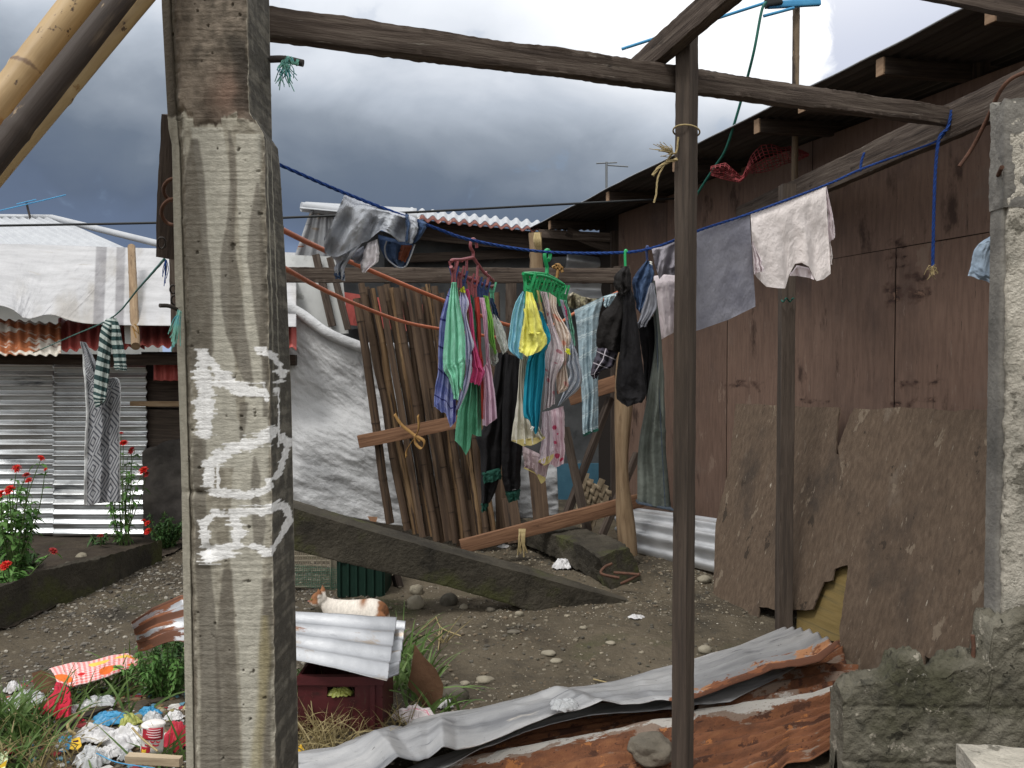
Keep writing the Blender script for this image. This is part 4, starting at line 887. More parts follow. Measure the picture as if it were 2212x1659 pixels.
pc_ = c0_*(1-dirt)+c2_*dirt; pc_ = pc_*(1-st_[..., None])+c1_*st_[..., None]
MB().grid(T_, pc=pc_).build('tarp_roof', 'tarp_paint', ls, solid=.004)
bam(P(284, 534, 8.2), P(293, 748, 6.55), .036, .034, [.3, .7], 'log_wood', None, 'roof_pole', parent=ls, seed=3)
MB().tube(P(np.array([291, 297, 300, 290, 286, 294]), np.array([700, 706, 722, 712, 705, 730]), np.full(6, 6.5)), .006, 6).build('yellow_tie', 'yellow_tie', ls)
mat('bed_soil', [(44, 38, 32), (58, 50, 42), (70, 62, 52)], (5, 5, 5), .95, .8, 40, coord='Object', bdist=.02, layers=[((62, 66, 40), (3, 3, 3), .62, .74)])
bx_, by_ = np.meshgrid(np.linspace(-7, -2.82, 120), np.linspace(4.5, 7.75, 110), indexing='ij'); bx_ = np.minimum(bx_, -3.0+.2*(by_-5)/1.5)
MB().grid(np.stack([bx_, by_, gh(bx_, by_)+.015+.02*fbm(bx_*6, by_*6, 0, 3, 3)], -1)).build('flower_bed_soil', 'bed_soil', kind='structure')
# white house behind it
wh = thing('white_roof_house', 'far house with a bright white corrugated hip roof at the left', 'house', P(100, 980, 14))
MB().grid(corrugate([P(-260, 560, 10.9), P(345, 570, 11.6), P(118, 470, 14.2), P(-260, 466, 14.2)], 'v', 200, 30, .16, .018)).build('roof', 'white_roof', wh, solid=.004)
MB().tube(P(np.array([-260, 112]), np.array([466., 470]), np.array([14.2, 14.2])), .05, 8, n=8).build('ridge_cap', 'white_roof', wh)
MB().tube(P(np.array([112, 360]), np.array([470., 531]), np.array([14.15, 12.0])), .05, 8, n=8).build('hip_cap', 'white_roof', wh)
MB().plate(quadZ([(-260, 560), (345, 560), (345, 980), (-260, 980)], [12.4]*4), (0, -1, 0), .1).build('wall', 'white_board', wh, smooth=False)
# antennas
an = thing('roof_antenna', 'small faint rod antenna on the far white roof', 'antenna', P(66, 470, 14.1))
MB().tube(P(np.array([66, 60, 57]), np.array([474., 450, 436]), np.full(3, 14.1)), .02, 6).build('mast', 'iron', an)
for a, b in (((0, 455), (142, 421)), ((36, 441), (78, 431))):
    MB().tube(P(np.array([a[0], b[0]]), np.array([a[1], b[1]]), np.full(2, 14.05)), .010, 6).build('rod', 'antenna_blue', an)
an = thing('roof_antenna', 'tiny distant antenna rising behind the low end of the dark roof', 'antenna', P(1311, 1020, 12))
MB().tube(P(np.array([1311, 1310]), np.array([1020., 350]), np.full(2, 12.)), .018, 6).build('mast', 'antenna_grey', an)
for a, b in (((1288, 353), (1333, 351)), ((1313, 357), (1357, 360))):
    MB().tube(P(np.array([a[0], b[0]]), np.array([a[1], b[1]]), np.full(2, 12.)), .010, 6).build('rod', 'antenna_grey', an)
an = thing('pole_antenna', 'blue rod antenna on a grey bamboo pole above the plywood house', 'antenna', P(1717, 424, 5.4))
bam(P(1716, 424, 5.4), P(1721, -60, 5.4), .021, .023, [.12, .3, .62, .8], 'bamboo_dark', None, 'pole', parent=an, seed=5)
def apt(k, x, y, z): (a, b), = K(k, [(x, y)]); return P(a, b, z)
MB().bar(apt(3, 830, 28, 5.33), apt(3, 1110, 12, 5.36), .03, .04, n=12).build('boom', 'antenna_blue', an)
MB().bar(apt(3, 815, 20, 5.32), apt(3, 900, 4, 5.32), .05, .05, n=4).build('junction_box', 'black_cable', an)
for a, b in (((40, 265), (815, 15)), ((805, 87), (970, 43)), ((640, -30), (900, -60))):
    MB().tube(np.array([apt(3, *a, 5.30), apt(3, *b, 5.30)]), .010, 8, n=6).build('rod', 'antenna_blue', an)
MB().tube(curve([apt(3, x, y, z) for x, y, z in ((820, 10, 5.28), (795, 60, 5.28), (755, 270, 5.3), (710, 450, 5.4), (650, 660, 5.5), (600, 810, 5.6), (550, 890, 5.7), (490, 980, 5.8), (440, 1060, 5.9))], 60), .009, 8).build(
    'antenna_cable', 'green_cable', label='thin green cable running from the blue antenna down under the eave', cat='cable')
# power cable and hoses
pts = [P(x, y, z) for x, y, z in ((-100, 489, 6.4), (350, 481, 6.2), (620, 470, 6.2), (900, 458, 6.3), (1200, 442, 6.6), (1480, 428, 6.9))]
MB().tube(curve(pts, 80), .009, 6).build('power_cable', 'black_cable', label='black overhead cable strung across the whole view below the clouds', cat='cable')
MB().tube(curve([apt(2, 60, 1225, 2.3), apt(2, 105, 1250, 2.35), apt(2, 300, 1345, 2.7), apt(2, 560, 1460, 3.1), apt(2, 960, 1625, 3.5), P(1110, 705, 4.0), P(1200, 700, 4.3), apt(12, 110, 545, 4.4), apt(12, 345, 435, 4.6), apt(12, 470, 370, 4.8)], 120), .0085, 8).build(
    'orange_line', 'orange_hose', label='upper orange plastic line running from the pillar behind the baby clothes', cat='clothes line')
MB().tube(curve([apt(2, 60, 1425, 2.3), apt(2, 120, 1460, 2.35), apt(2, 300, 1560, 2.8), apt(2, 500, 1650, 3.2), apt(6, 500, 555, 3.6), apt(6, 650, 585, 3.9), P(1080, 730, 4.3)], 90), .0075, 8).build(
    'orange_line', 'orange_hose', label='lower orange plastic line sagging across the bamboo fence', cat='clothes line')
# ------------------------------------------------------------------ blue rope
def rope(pts, r, name, m, label, cat='rope', n=None, twist=90, strands=3):
    p = curve(pts, n or 200); L = np.r_[0, np.cumsum(np.linalg.norm(np.diff(p, axis=0), axis=1))]; t = unit(np.gradient(p, axis=0))
    a = unit(np.cross(t, [0, 0.2, 1.])); b = np.cross(t, a); mb = MB()
    for k in range(strands):
        th = L*twist+2*PI*k/strands
        mb.tube(p+r*.55*(np.cos(th)[:, None]*a+np.sin(th)[:, None]*b), r*.6, 6)
    return mb.build(name, m, label=label, cat=cat)
LZ = lambda px: float(np.interp(px, [600, 1000, 1300, 1500, 1800, 2053], [2.22, 2.58, 2.84, 3.0, 3.38, 3.74]))
line_px = K(2, [(60, 885), (95, 900), (430, 1045), (870, 1215), (1120, 1300), (1500, 1360), (1900, 1365), (2100, 1335)])+K(3, [(470, 1240), (740, 1150), (1140, 1000), (1330, 915), (1560, 830), (1740, 762), (1790, 700), (1825, 600)])
rope([P(x, y, LZ(x)) for x, y in line_px], .0046, 'clothes_line', 'blue_rope', 'twisted blue rope clothes line sagging from the pillar to the right beam', 'clothes line', n=900)
rope([apt(3, *q, 3.68) for q in ((1822, 595), (1800, 690), (1755, 745), (1735, 900), (1725, 1150), (1722, 1300), (1720, 1410), (1722, 1450))], .0065, 'hanging_rope', 'blue_rope', 'frayed blue rope end hanging straight down before the plywood wall', n=300)
rope([apt(3, *q, 3.7) for q in ((1830, 585), (1812, 600), (1815, 670), (1835, 660), (1830, 590))], .007, 'rope_knot', 'blue_rope', 'blue rope knot looped around the right end of the beam', n=120)
rope([apt(3, *q, 4.2) for q in ((1350, 825), (1335, 870), (1328, 925))], .006, 'rope_scrap', 'blue_rope', 'short blue rope tail tied to the wide plank', n=60)
def fray(name, m, base, down, k, sp, label, seed=0, r=.0012, cat='rope'):
    rg = np.random.default_rng(seed); mb = MB()
    for i in range(k):
        e = np.array(down)*(.5+.7*rg.random())+rg.normal(0, sp, 3); b = np.array(base)+rg.normal(0, sp*.25, 3)
        mid = b+e*.5+rg.normal(0, sp*.5, 3); mb.tube(curve([b, mid, b+e], 9), r, 4)
    return mb.build(name, m, label=label, cat=cat)
fray('rope_fray', 'straw_rope', apt(3, 1722, 1440, 3.67), (0, 0, -.035), 26, .014, 'frayed straw coloured tuft on the end of the hanging blue rope', 3)
# rods and frayed twine on the painted pillar
MB().tube(curve([apt(2, 20, 320, 2.2), apt(2, 100, 320, 2.2), apt(2, 200, 342, 2.2)], 14), .0095, 10).build('steel_rod', 'iron', label='dark steel rod stub sticking out of the pillar top right', cat='rebar')
rope([apt(2, 100+9*i, 318+(16 if i % 2 else -12)+i*2, 2.2+.012*(-1 if i % 3 else 1)) for i in range(9)], .004, 'twine_wrap', 'teal_rope', 'blue green twine wrapped around the steel rod stub', n=90)
fray('twine_fray', 'teal_rope', apt(2, 105, 330, 2.19), (.0, 0, -.055), 40, .013, 'frayed green twine tuft hanging from the steel rod stub', 5)
MB().tube(curve([P(384, 669, 2.03), P(365, 661, 2.0), P(345, 660, 1.98)], 12), .005, 8).build('rebar', 'iron', label='bent black rebar stub at the left side of the pillar', cat='rebar')
fray('twine_fray', 'teal_rope', P(387, 672, 1.99), (-.012, 0, -.075), 15, .010, 'long frayed green twine hanging from the bent rebar stub', 7)
for i, (x, y, w_, h) in enumerate(((362, 410, 17, 34), (360, 458, 22, 40))):
    t = np.linspace(-1.9, 1.9, 30)
    MB().tube(P(376-(376-x+w_*.5)*np.cos(t*.8), y+h*.7*np.sin(t*.8), 2.22+.03*np.sin(t)), .005, 7).build('wire_loop', 'rusty_iron', label=['upper rusty wire loop bulging left of the painted pillar', 'lower rusty wire loop bulging left of the painted pillar'][i], cat='wire')
for i, (x, y, rr) in enumerate(((374, 625, 9), (377, 648, 10), (349, 525, 12))):
    t = np.linspace(0, 2*PI, 30)
    MB().tube(P(x+rr*np.cos(t)*.7, y+rr*np.sin(t), 2.3+.02*np.sin(t)), .0028, 6).build('wire_coil', 'iron', label=['thin black wire coil above the bent rebar stub', 'second thin black wire coil just above the rebar stub', 'thin black wire ring at the foot of the hanging plank'][i], cat='wire')
fray('twine_fray', 'blue_rope', P(358, 562, 2.4), (0, 0, -.06), 8, .004, 'pale blue twine wisp below the hanging dark plank', 8)
rope([P(355, 560, 2.45), P(300, 622, 3.4), P(240, 687, 4.45), P(150, 728, 5.6), P(72, 762, 6.8)], .004, 'clothes_line', 'green_cable', 'thin dark line running from the pillar to the tin shack', 'clothes line', n=200)
fray('rope_fray', 'straw_rope', P(1452, 330, 2.86), (-.045, 0, .02), 30, .012, 'pale frayed rope tuft at the left side of the front post', 11)
rope([apt(3, *q, 2.88) for q in ((345, 740), (335, 820), (310, 835), (270, 890), (235, 960), (225, 1050), (213, 1095))], .003, 'rope_tail', 'straw_rope', 'thin pale rope tail dangling left of the front post', n=90)
rope([apt(3, *q, 2.88) for q in ((340, 860), (290, 875), (240, 905), (207, 948))], .005, 'rope_tail', 'straw_rope', 'short thick pale rope end left of the front post', n=60)
for k, (x, y, lab) in enumerate(((565, 1000, 'yellow twine bow tied on the reddish brown fence rail'),)):
    mb = MB()
    for pts in ([(470, 930), (500, 975), (550, 1015), (575, 1040)], [(565, 935), (568, 985), (555, 1020), (520, 1075), (518, 1105)], [(550, 1015), (590, 1040), (580, 1070), (556, 1050), (552, 1020)]):
        q = curve([apt(6, a, b, 6.64) for a, b in pts], 24); mb.grid(np.stack([q+np.array([.008, 0, .008]), q-np.array([.008, .01, .008])], 1))
    mb.build('twine_bow', 'yellow_tie', label=lab, cat='twine', solid=.002)
mb = MB()
for i in range(9):
    x = 975+i*3; q = curve([apt(6, x, 1395, 6.42), apt(6, x+random.uniform(-6, 10), 1440, 6.4), apt(6, x+random.uniform(-10, 14), 1500+random.uniform(-15, 10), 6.42)], 12); mb.tube(q, .006, 5)
mb.build('twine_bundle', 'straw_rope', label='straw twine bundle hanging over the low brown rail', cat='twine')
mb = MB()
for pts in ([(1545, 1445), (1580, 1430), (1600, 1470)], [(1560, 1425), (1575, 1450), (1570, 1500)], [(1550, 1440), (1590, 1455), (1600, 1440)]):
    mb.tube(curve([apt(2, a, b, 6.3) for a, b in pts], 12), .012, 6)
mb.build('twine_knot', 'yellow_tie', label='yellow plastic twine knot on the crossbeam beside the green hanger', cat='twine')
mb = MB()
for i in range(4):
    mb.tube(curve([apt(2, 1455+i*6, 1260, 6.45), apt(2, 1450+i*10, 1300, 6.42), apt(2, 1465+i*5, 1350, 6.45)], 10), .012, 6)
mb.build('twine_wrap', 'straw_rope', label='straw twine tied round the pale post end above the crossbeam', cat='twine')
rope([P(1688+3*i, 648+4*math.sin(i*1.3), 4.80+.02*math.cos(i)) for i in range(10)], .004, 'twine_wrap', 'green_cable', 'dark green twine wound round the post by the torn plywood', n=60)

# ------------------------------------------------------------------ kerb slab, far left
kk = K(5, [(0, 380), (0, 690), (300, 268), (300, 560), (700, 190), (700, 420), (900, 130), (900, 320), (1060, 85), (1060, 245)])
def zsec(t_, b_, dep=.16):
    b = GG(*np.array(b_)) if True else None; b = G(b_[0], b_[1], 0.0); a = P(t_[0], t_[1], b[1]); return [a, b+np.array([0, 0, -.05]), b+np.array([.02, dep, -.05]), a+np.array([.02, dep, 0])]
slab('kerb_slab', [zsec((-160, 1300), (-160, 1420)), zsec(kk[0], kk[1]), zsec(kk[2], kk[3]), zsec(kk[4], kk[5]), zsec(kk[6], kk[7]), zsec(kk[8], kk[9])], 'mossy_concrete', 'long mossy concrete kerb slab in front of the left flower bed', seed=21, n=120)
# ================================================================== laundry
def cl(name, cols, sc=(5, 5, 1), bump=.5, bsc=34, fn=None, layers=(), trans=.12, rough=.92, bst=(1.6, .7, 1)):
    return mat(name, cols, sc, rough, bump, bsc, fn=fn, layers=layers, trans=trans, bst=bst, spec=.15, bdist=.02, det=3)
def sh_(c, k): return tuple(min(255, x*k) for x in c)
def plain(name, c, **k): c = tuple(x+(255-x)*.10 if sum(c) > 260 else x for x in c); return cl(name, [sh_(c, .95), c, sh_(c, 1.04)], **k)
def band_u(q, vec, period, lo, hi, axis=0, off=0.0):
    s_ = q('ShaderNodeSeparateXYZ', {0: vec}).outputs[axis]
    f = q.math('FRACT', q.math('ADD', q.math('DIVIDE', s_, period), off))
    return q.math('MULTIPLY', q.math('GREATER_THAN', f, lo), q.math('LESS_THAN', f, hi))
def stripes(c2, period, lo, hi, axis=1, off=0.0):
    return lambda q, vec, c: q.mix(band_u(q, vec, period, lo, hi, axis, off), c, lin(c2))
def plaid(c2, c3, p):
    def f(q, vec, c):
        c = q.mix(q.math('MULTIPLY', band_u(q, vec, p, 0, .3, 0), .6), c, lin(c2)); c = q.mix(q.math('MULTIPLY', band_u(q, vec, p, 0, .3, 1), .6), c, lin(c2))
        c = q.mix(band_u(q, vec, p, .55, .62, 0), c, lin(c3)); return q.mix(band_u(q, vec, p, .55, .62, 1), c, lin(c3))
    return f
def dots(c2, sc, thr=.22, c3=None):
    def f(q, vec, c):
        d = q('ShaderNodeTexVoronoi', {'Vector': vec, 'Scale': sc}); k = q.math('LESS_THAN', d.outputs[0], thr)
        cc = lin(c2) if c3 is None else q.mix(q('ShaderNodeSeparateXYZ', {0: d.outputs[1]}).outputs[0], lin(c2), lin(c3))
        return q.mix(k, c, cc)
    return f
def diamonds(c2, c3, w_):
    def f(q, vec, c):
        s_ = q('ShaderNodeSeparateXYZ', {0: vec}); tri = lambda v, p: q.math('ABSOLUTE', q.math('SUBTRACT', q.math('FRACT', q.math('DIVIDE', v, p)), .5))
        a = q.math('ADD', tri(s_.outputs[0], w_), tri(s_.outputs[1], w_*1.5))
        z = q.math('FRACT', q.math('MULTIPLY', a, 5.0)); m1 = q.math('GREATER_THAN', z, .62)
        colm = band_u(q, vec, w_*2.0, .0, .09, 0)
        c = q.mix(m1, c, lin(c2)); return q.mix(colm, c, lin(c3))
    return f
def nordic(c2):
    def f(q, vec, c):
        s_ = q('ShaderNodeSeparateXYZ', {0: vec})
        zig = q.math('MULTIPLY', q.math('ABSOLUTE', q.math('SUBTRACT', q.math('FRACT', q.math('DIVIDE', s_.outputs[0], .022)), .5)), .012)
        y = q.math('FRACT', q.math('DIVIDE', q.math('ADD', s_.outputs[1], zig), .095))
        a = q.math('MAXIMUM', q.math('LESS_THAN', q.math('ABSOLUTE', q.math('SUBTRACT', y, .15)), .035), q.math('LESS_THAN', q.math('ABSOLUTE', q.math('SUBTRACT', y, .28)), .025))
        v = q('ShaderNodeTexVoronoi', {'Vector': vec, 'Scale': 42.0, 'Randomness': .8}); d = q.math('LESS_THAN', v.outputs[0], .24)
        d = q.math('MULTIPLY', d, q.math('MULTIPLY', q.math('GREATER_THAN', y, .45), q.math('LESS_THAN', y, .92)))
        return q.mix(q.math('MULTIPLY', q.math('MAXIMUM', a, q.math('MULTIPLY', d, .6)), .7), c, lin(c2))
    return f
plain('c_mint', (132, 206, 176)); plain('c_green', (86, 166, 128)); plain('c_lavender', (204, 204, 232)); plain('c_pink', (222, 82, 140)); plain('c_red', (208, 74, 62))
plain('c_palepink', (230, 196, 218)); plain('c_lime', (146, 214, 92)); plain('c_greywhite', (206, 206, 200)); plain('c_sky', (148, 210, 230)); plain('c_yellow', (236, 232, 112))
plain('c_teal', (18, 138, 166)); plain('c_cream', (226, 222, 206)); plain('c_white', (228, 222, 226)); plain('c_whiteblue', (204, 212, 224)); plain('c_peach', (236, 220, 206), fn=dots((226, 160, 120), 26, .28, (230, 190, 190)))
plain('c_lace', (224, 212, 216), fn=dots((206, 150, 160), 30, .22)); plain('c_floral', (232, 206, 216), fn=dots((214, 96, 130), 34, .30)); plain('c_dusty', (196, 176, 180), fn=dots((160, 130, 140), 30, .25))
plain('c_pyjama', (222, 206, 216)); plain('c_trim', (198, 182, 116)); plain('c_seam', (64, 72, 82), trans=0); plain('c_plaidblue', (170, 178, 226), fn=plaid((128, 140, 206), (70, 70, 140), .075))
plain('c_black', (30, 29, 31), trans=0); plain('c_black2', (36, 34, 34), trans=0); plain('c_cuff', (34, 72, 62), trans=0)
plain('c_plaiddark', (34, 32, 38), fn=plaid((84, 80, 92), (170, 164, 172), .032), trans=0)
cl('c_denim', [(40, 54, 80), (58, 76, 106), (84, 102, 132)], (30, 8, 1), trans=0); cl('c_olive', [(86, 91, 86), (104, 109, 103), (120, 125, 117)], (5, 1.6, 1), trans=0)
cl('c_denimlight', [(150, 154, 164), (176, 180, 188), (192, 196, 203)], (9, 9, 1), trans=0, bump=.8, bsc=26); cl('c_denimblue', [(130, 146, 164), (156, 172, 188)], (9, 9, 1), trans=0)
plain('c_greyshirt', (138, 134, 144)); cl('c_greytee', [(126, 126, 138), (142, 142, 153), (150, 150, 160)], (9, 9, 1)); plain('c_offwhite', (236, 227, 225)); plain('c_pinkwhite', (230, 218, 222))
plain('c_nordic', (142, 164, 174), fn=nordic((206, 218, 220))); plain('c_lining', (128, 130, 140)); plain('leather', (112, 62, 44), trans=0)
cl('c_camo', [(84, 80, 62), (134, 128, 104), (70, 66, 56), (168, 160, 140)], (26, 26, 1))
plain('c_stripe', (52, 74, 74), fn=stripes((176, 186, 182), .034, 0, .48, 1)); plain('c_geo', (150, 152, 156), fn=diamonds((84, 86, 94), (198, 200, 200), .075)); plain('tag_white', (222, 222, 216))
plain('tag_yellow', (214, 220, 50))

def cloth(A, B, Zd, m, name=None, label=None, cat='garment', thick=.02, nu=36, nv=70, amp=.008, fq=2.2, wr=.010, seed=0, hem=None, group=None, parent=None, tilt=0.0, sharpn=1.0, hemj=3.0, back=True, top=None):
    """hanging cloth between a left and a right edge (pixels, top to bottom) at distance Zd; closed front and back with gathered folds"""
    rs = np.random.default_rng(seed+100); p1, p2, p3 = rs.random(3)*6.28
    a = curve(A, nv) if len(A) > 2 else resamp(A, nv); b = curve(B, nv) if len(B) > 2 else resamp(B, nv)
    u = np.linspace(0, 1, nu)[None]; v = np.linspace(0, 1, nv)[:, None]
    px = a[:, None, 0]*(1-u)+b[:, None, 0]*u; py = a[:, None, 1]*(1-u)+b[:, None, 1]*u
    px = px+2.2*2*(fbm(v*7, 0*v+seed, 0, 3, seed+1)*(1-u)+fbm(v*7, 0*v+seed+5, 0, 3, seed+4)*u)*sst(v, 0, .1)
    w8 = v**5
    if hem is not None: py = py+np.interp(u, [h[0] for h in hem], [h[1] for h in hem])*w8
    py = py+hemj*2*fbm(u*6, 0*u+seed, 0, 3, seed)*w8
    if top is not None: py = py+np.interp(u, [h[0] for h in top], [h[1] for h in top])*(1-v)**5
    Zv = np.interp(np.linspace(0, 1, nv), np.linspace(0, 1, np.size(Zd)), np.atleast_1d(Zd))[:, None]
    Wm = np.abs(b[:, 0]-a[:, 0]).mean()*Zv.mean()/FPX; Hm = max(np.ptp(a[:, 1]), np.ptp(b[:, 1]))*Zv.mean()/FPX
    ph = .35*fbm(v*Hm*6, 0*v+seed, 0, 3, seed)*2
    rid = np.sin(2*PI*(fq*(u+ph*.4))+p1); rid = np.sign(rid)*np.abs(rid)**sharpn
    fold = amp*rid*(.45+.55*v)+amp*.6*np.sin(2*PI*(fq*1.83*(u+ph*.3)+v*.25)+p2)*(.3+.7*v)
    wx, wy = .5*fbm(u*3, v*3, 0, 2, seed+9), .5*fbm(u*3, v*3, 7, 2, seed+9)
    rdg = lambda sx_, sy_, q_: np.clip(1-3.2*np.abs(fbm(u*Wm*sx_+wx+seed, v*Hm*sy_+wy+p3, 0, 3, seed+q_)), -.6, 1)
    fold = fold+wr*1.2*rdg(9, 3.2, 0)+wr*.55*rdg(24, 12, 2)*(.4+.6*v)+wr*.5*fbm(u*Wm*60, v*Hm*34, 0, 3, seed+2)
    env = np.sqrt(np.maximum(0, 1-(2*u-1)**2)); th_ = thick*env*(.35+.65*sst(v, 0, .18))*(1+.5*fbm(u*3, v*4, 0, 2, seed+5))
    zf = Zv+tilt*(u-.5)-fold-th_; zb = Zv+tilt*(u-.5)-fold*.8+th_
    F, Bk = P(px, py, zf), P(px, py, zb)
    mb = MB(); uvx = u*Wm+0*v; uvy = v*Hm+0*u
    mb.grid(np.swapaxes(F, 0, 1), np.swapaxes(np.stack([uvx, uvy], -1), 0, 1), flip=True)
    if back: mb.grid(np.swapaxes(Bk, 0, 1), np.swapaxes(np.stack([uvx+.4, uvy], -1), 0, 1))
    return mb.build(name or 'cloth', m, parent, label=label, cat=cat if parent is None else None, group=group, solid=.0025 if not back else 0)
k10 = lambda *p: K(10, p); k11 = lambda *p: K(11, p); k12 = lambda *p: K(12, p)

# ---- clip hangers
mat('hanger_red', [(128, 62, 68), (146, 76, 82)], (9, 9, 1), .45, .05, 40, spec=.5); mat('hanger_green', [(24, 146, 84), (36, 166, 100)], (9, 9, 1), .42, .05, 40, spec=.5)
mat('clip_blue', [(32, 52, 100), (44, 66, 120)], (9, 9, 1), .45, 0, spec=.5)
def h3(pts, z0, z1, x0, x1): return [P(a, b, z0+(z1-z0)*(a-x0)/(x1-x0)) for a, b in pts]
def zH(a): return 2.60+.35*(a-974)/92
hr = thing('clip_hanger', 'maroon plastic clip hanger carrying mint, pink and red baby clothes', 'hanger', P(1020, 640, 2.75))
def hpart(pts, r, name='frame', n=24, m='hanger_red', par=None, seg=10):
    return MB().tube(curve([P(a, b, zH(a)) for a, b in K(10, pts)], n), r, seg).build(name, m, par or hr)
hpart([(592, 130), (585, 70), (560, 22), (530, 25), (512, 70), (515, 130), (545, 185), (545, 245)], .0052, 'hook')
hpart([(545, 250), (400, 280), (285, 285), (270, 305)], .0055); hpart([(545, 250), (600, 330), (690, 450), (740, 490), (800, 550)], .0055)
hpart([(265, 370), (290, 410), (400, 470), (560, 545), (700, 605), (800, 620), (803, 605)], .0058)
for a, b in (((330, 290), (325, 420)), ((465, 285), (460, 490)), ((605, 340), (590, 560)), ((740, 490), (725, 600))): hpart([a, b], .0045, n=6)
hpart([(395, 275), (400, 310)], .005, n=5); hpart([(690, 450), (712, 440), (715, 465)], .004, n=6)
def clip(px_, py_, Zc, s_, m, par, name='clip', lean=0):
    mb = MB(); c = P(px_, py_, Zc)
    for sg in (-1, 1):
        mb.bar(c+np.array([sg*.012*s_+lean, 0, .03*s_]), c+np.array([sg*.003*s_, 0, -.005*s_]), .010*s_, .006*s_, (1, 0, 0), n=5)
        mb.bar(c+np.array([sg*.003*s_, 0, -.004*s_]), c+np.array([sg*.004*s_, 0, -.03*s_]), .012*s_, .006*s_, (1, 0, 0), n=5)
    mb.tube([c+np.array([0, -.007*s_, .002]), c+np.array([0, .007*s_, .002])], .004*s_, 8)
    return mb.build(name, m, par)
for i, (a, b, m) in enumerate(((305, 505, 'clip_blue'), (420, 560, 'clip_blue'), (505, 590, 'hanger_red'), (565, 620, 'hanger_red'), (605, 630, 'clip_blue'), (652, 660, 'clip_blue'), (712, 690, 'clip_blue'), (785, 690, 'c_green'), (300, 440, 'hanger_red'), (375, 500, 'hanger_red'))):
    (x, y), = k10((a, b)); clip(x, y, zH(x), 1.15, m, hr)
hg = thing('clip_hanger', 'bright green plastic basket shaped clip hanger with many small clips', 'hanger', P(1175, 640, 2.9))
def zG(a): return 2.75+.30*(a-1130)/88
def gpart(pts, r, name='frame', n=24, dz=0.0): return MB().tube(curve([P(a, b, zG(a)+dz) for a, b in K(10, pts)], n), r, 10).build(name, 'hanger_green', hg)
gpart([(1495, 285), (1515, 260), (1515, 200), (1490, 160), (1462, 175), (1450, 230), (1465, 320), (1480, 380), (1475, 460)], .0068, 'hook')
gpart([(1180, 455), (1300, 450), (1450, 465), (1560, 510), (1690, 595)], .0055, 'rim'); gpart([(1180, 455), (1300, 470), (1450, 490), (1560, 530), (1690, 595)], .005, 'rim', dz=-.05)
gpart([(1200, 550), (1320, 555), (1450, 565), (1560, 580), (1680, 635)], .0055, 'rim'); gpart([(1180, 455), (1195, 510), (1205, 560)], .006); gpart([(1690, 595), (1685, 640), (1670, 720)], .006)
gpart([(1205, 560), (1203, 680)], .0055, n=6)
mb = MB()
q0, q1 = [P(a, b, zG(a)-.012) for a, b in resamp(k10((1180, 455), (1300, 450), (1450, 465), (1560, 510), (1690, 595)), 12)], [P(a, b, zG(a)-.012) for a, b in resamp(k10((1200, 550), (1320, 555), (1450, 565), (1560, 580), (1680, 635)), 12)]
for a, b in zip(q0, q1): mb.tube([a, b], .0042, 6)
mb.build('basket_ribs', 'hanger_green', hg)
for i in range(10):
    a = 1245+i*46; b = 640+i*9+(14 if i % 2 else -8); (x, y), = k10((a, b)); clip(x, y, zG(x)-.01+.02*(i % 2), 1.25, 'hanger_green', hg, lean=.004)
(x, y), = k10((1705, 740)); clip(x, y, zG(x), 1.3, 'hanger_green', hg); (x, y), = k10((1240, 640)); clip(x, y, zG(x)-.03, 1.7, 'hanger_green', hg, lean=.006)

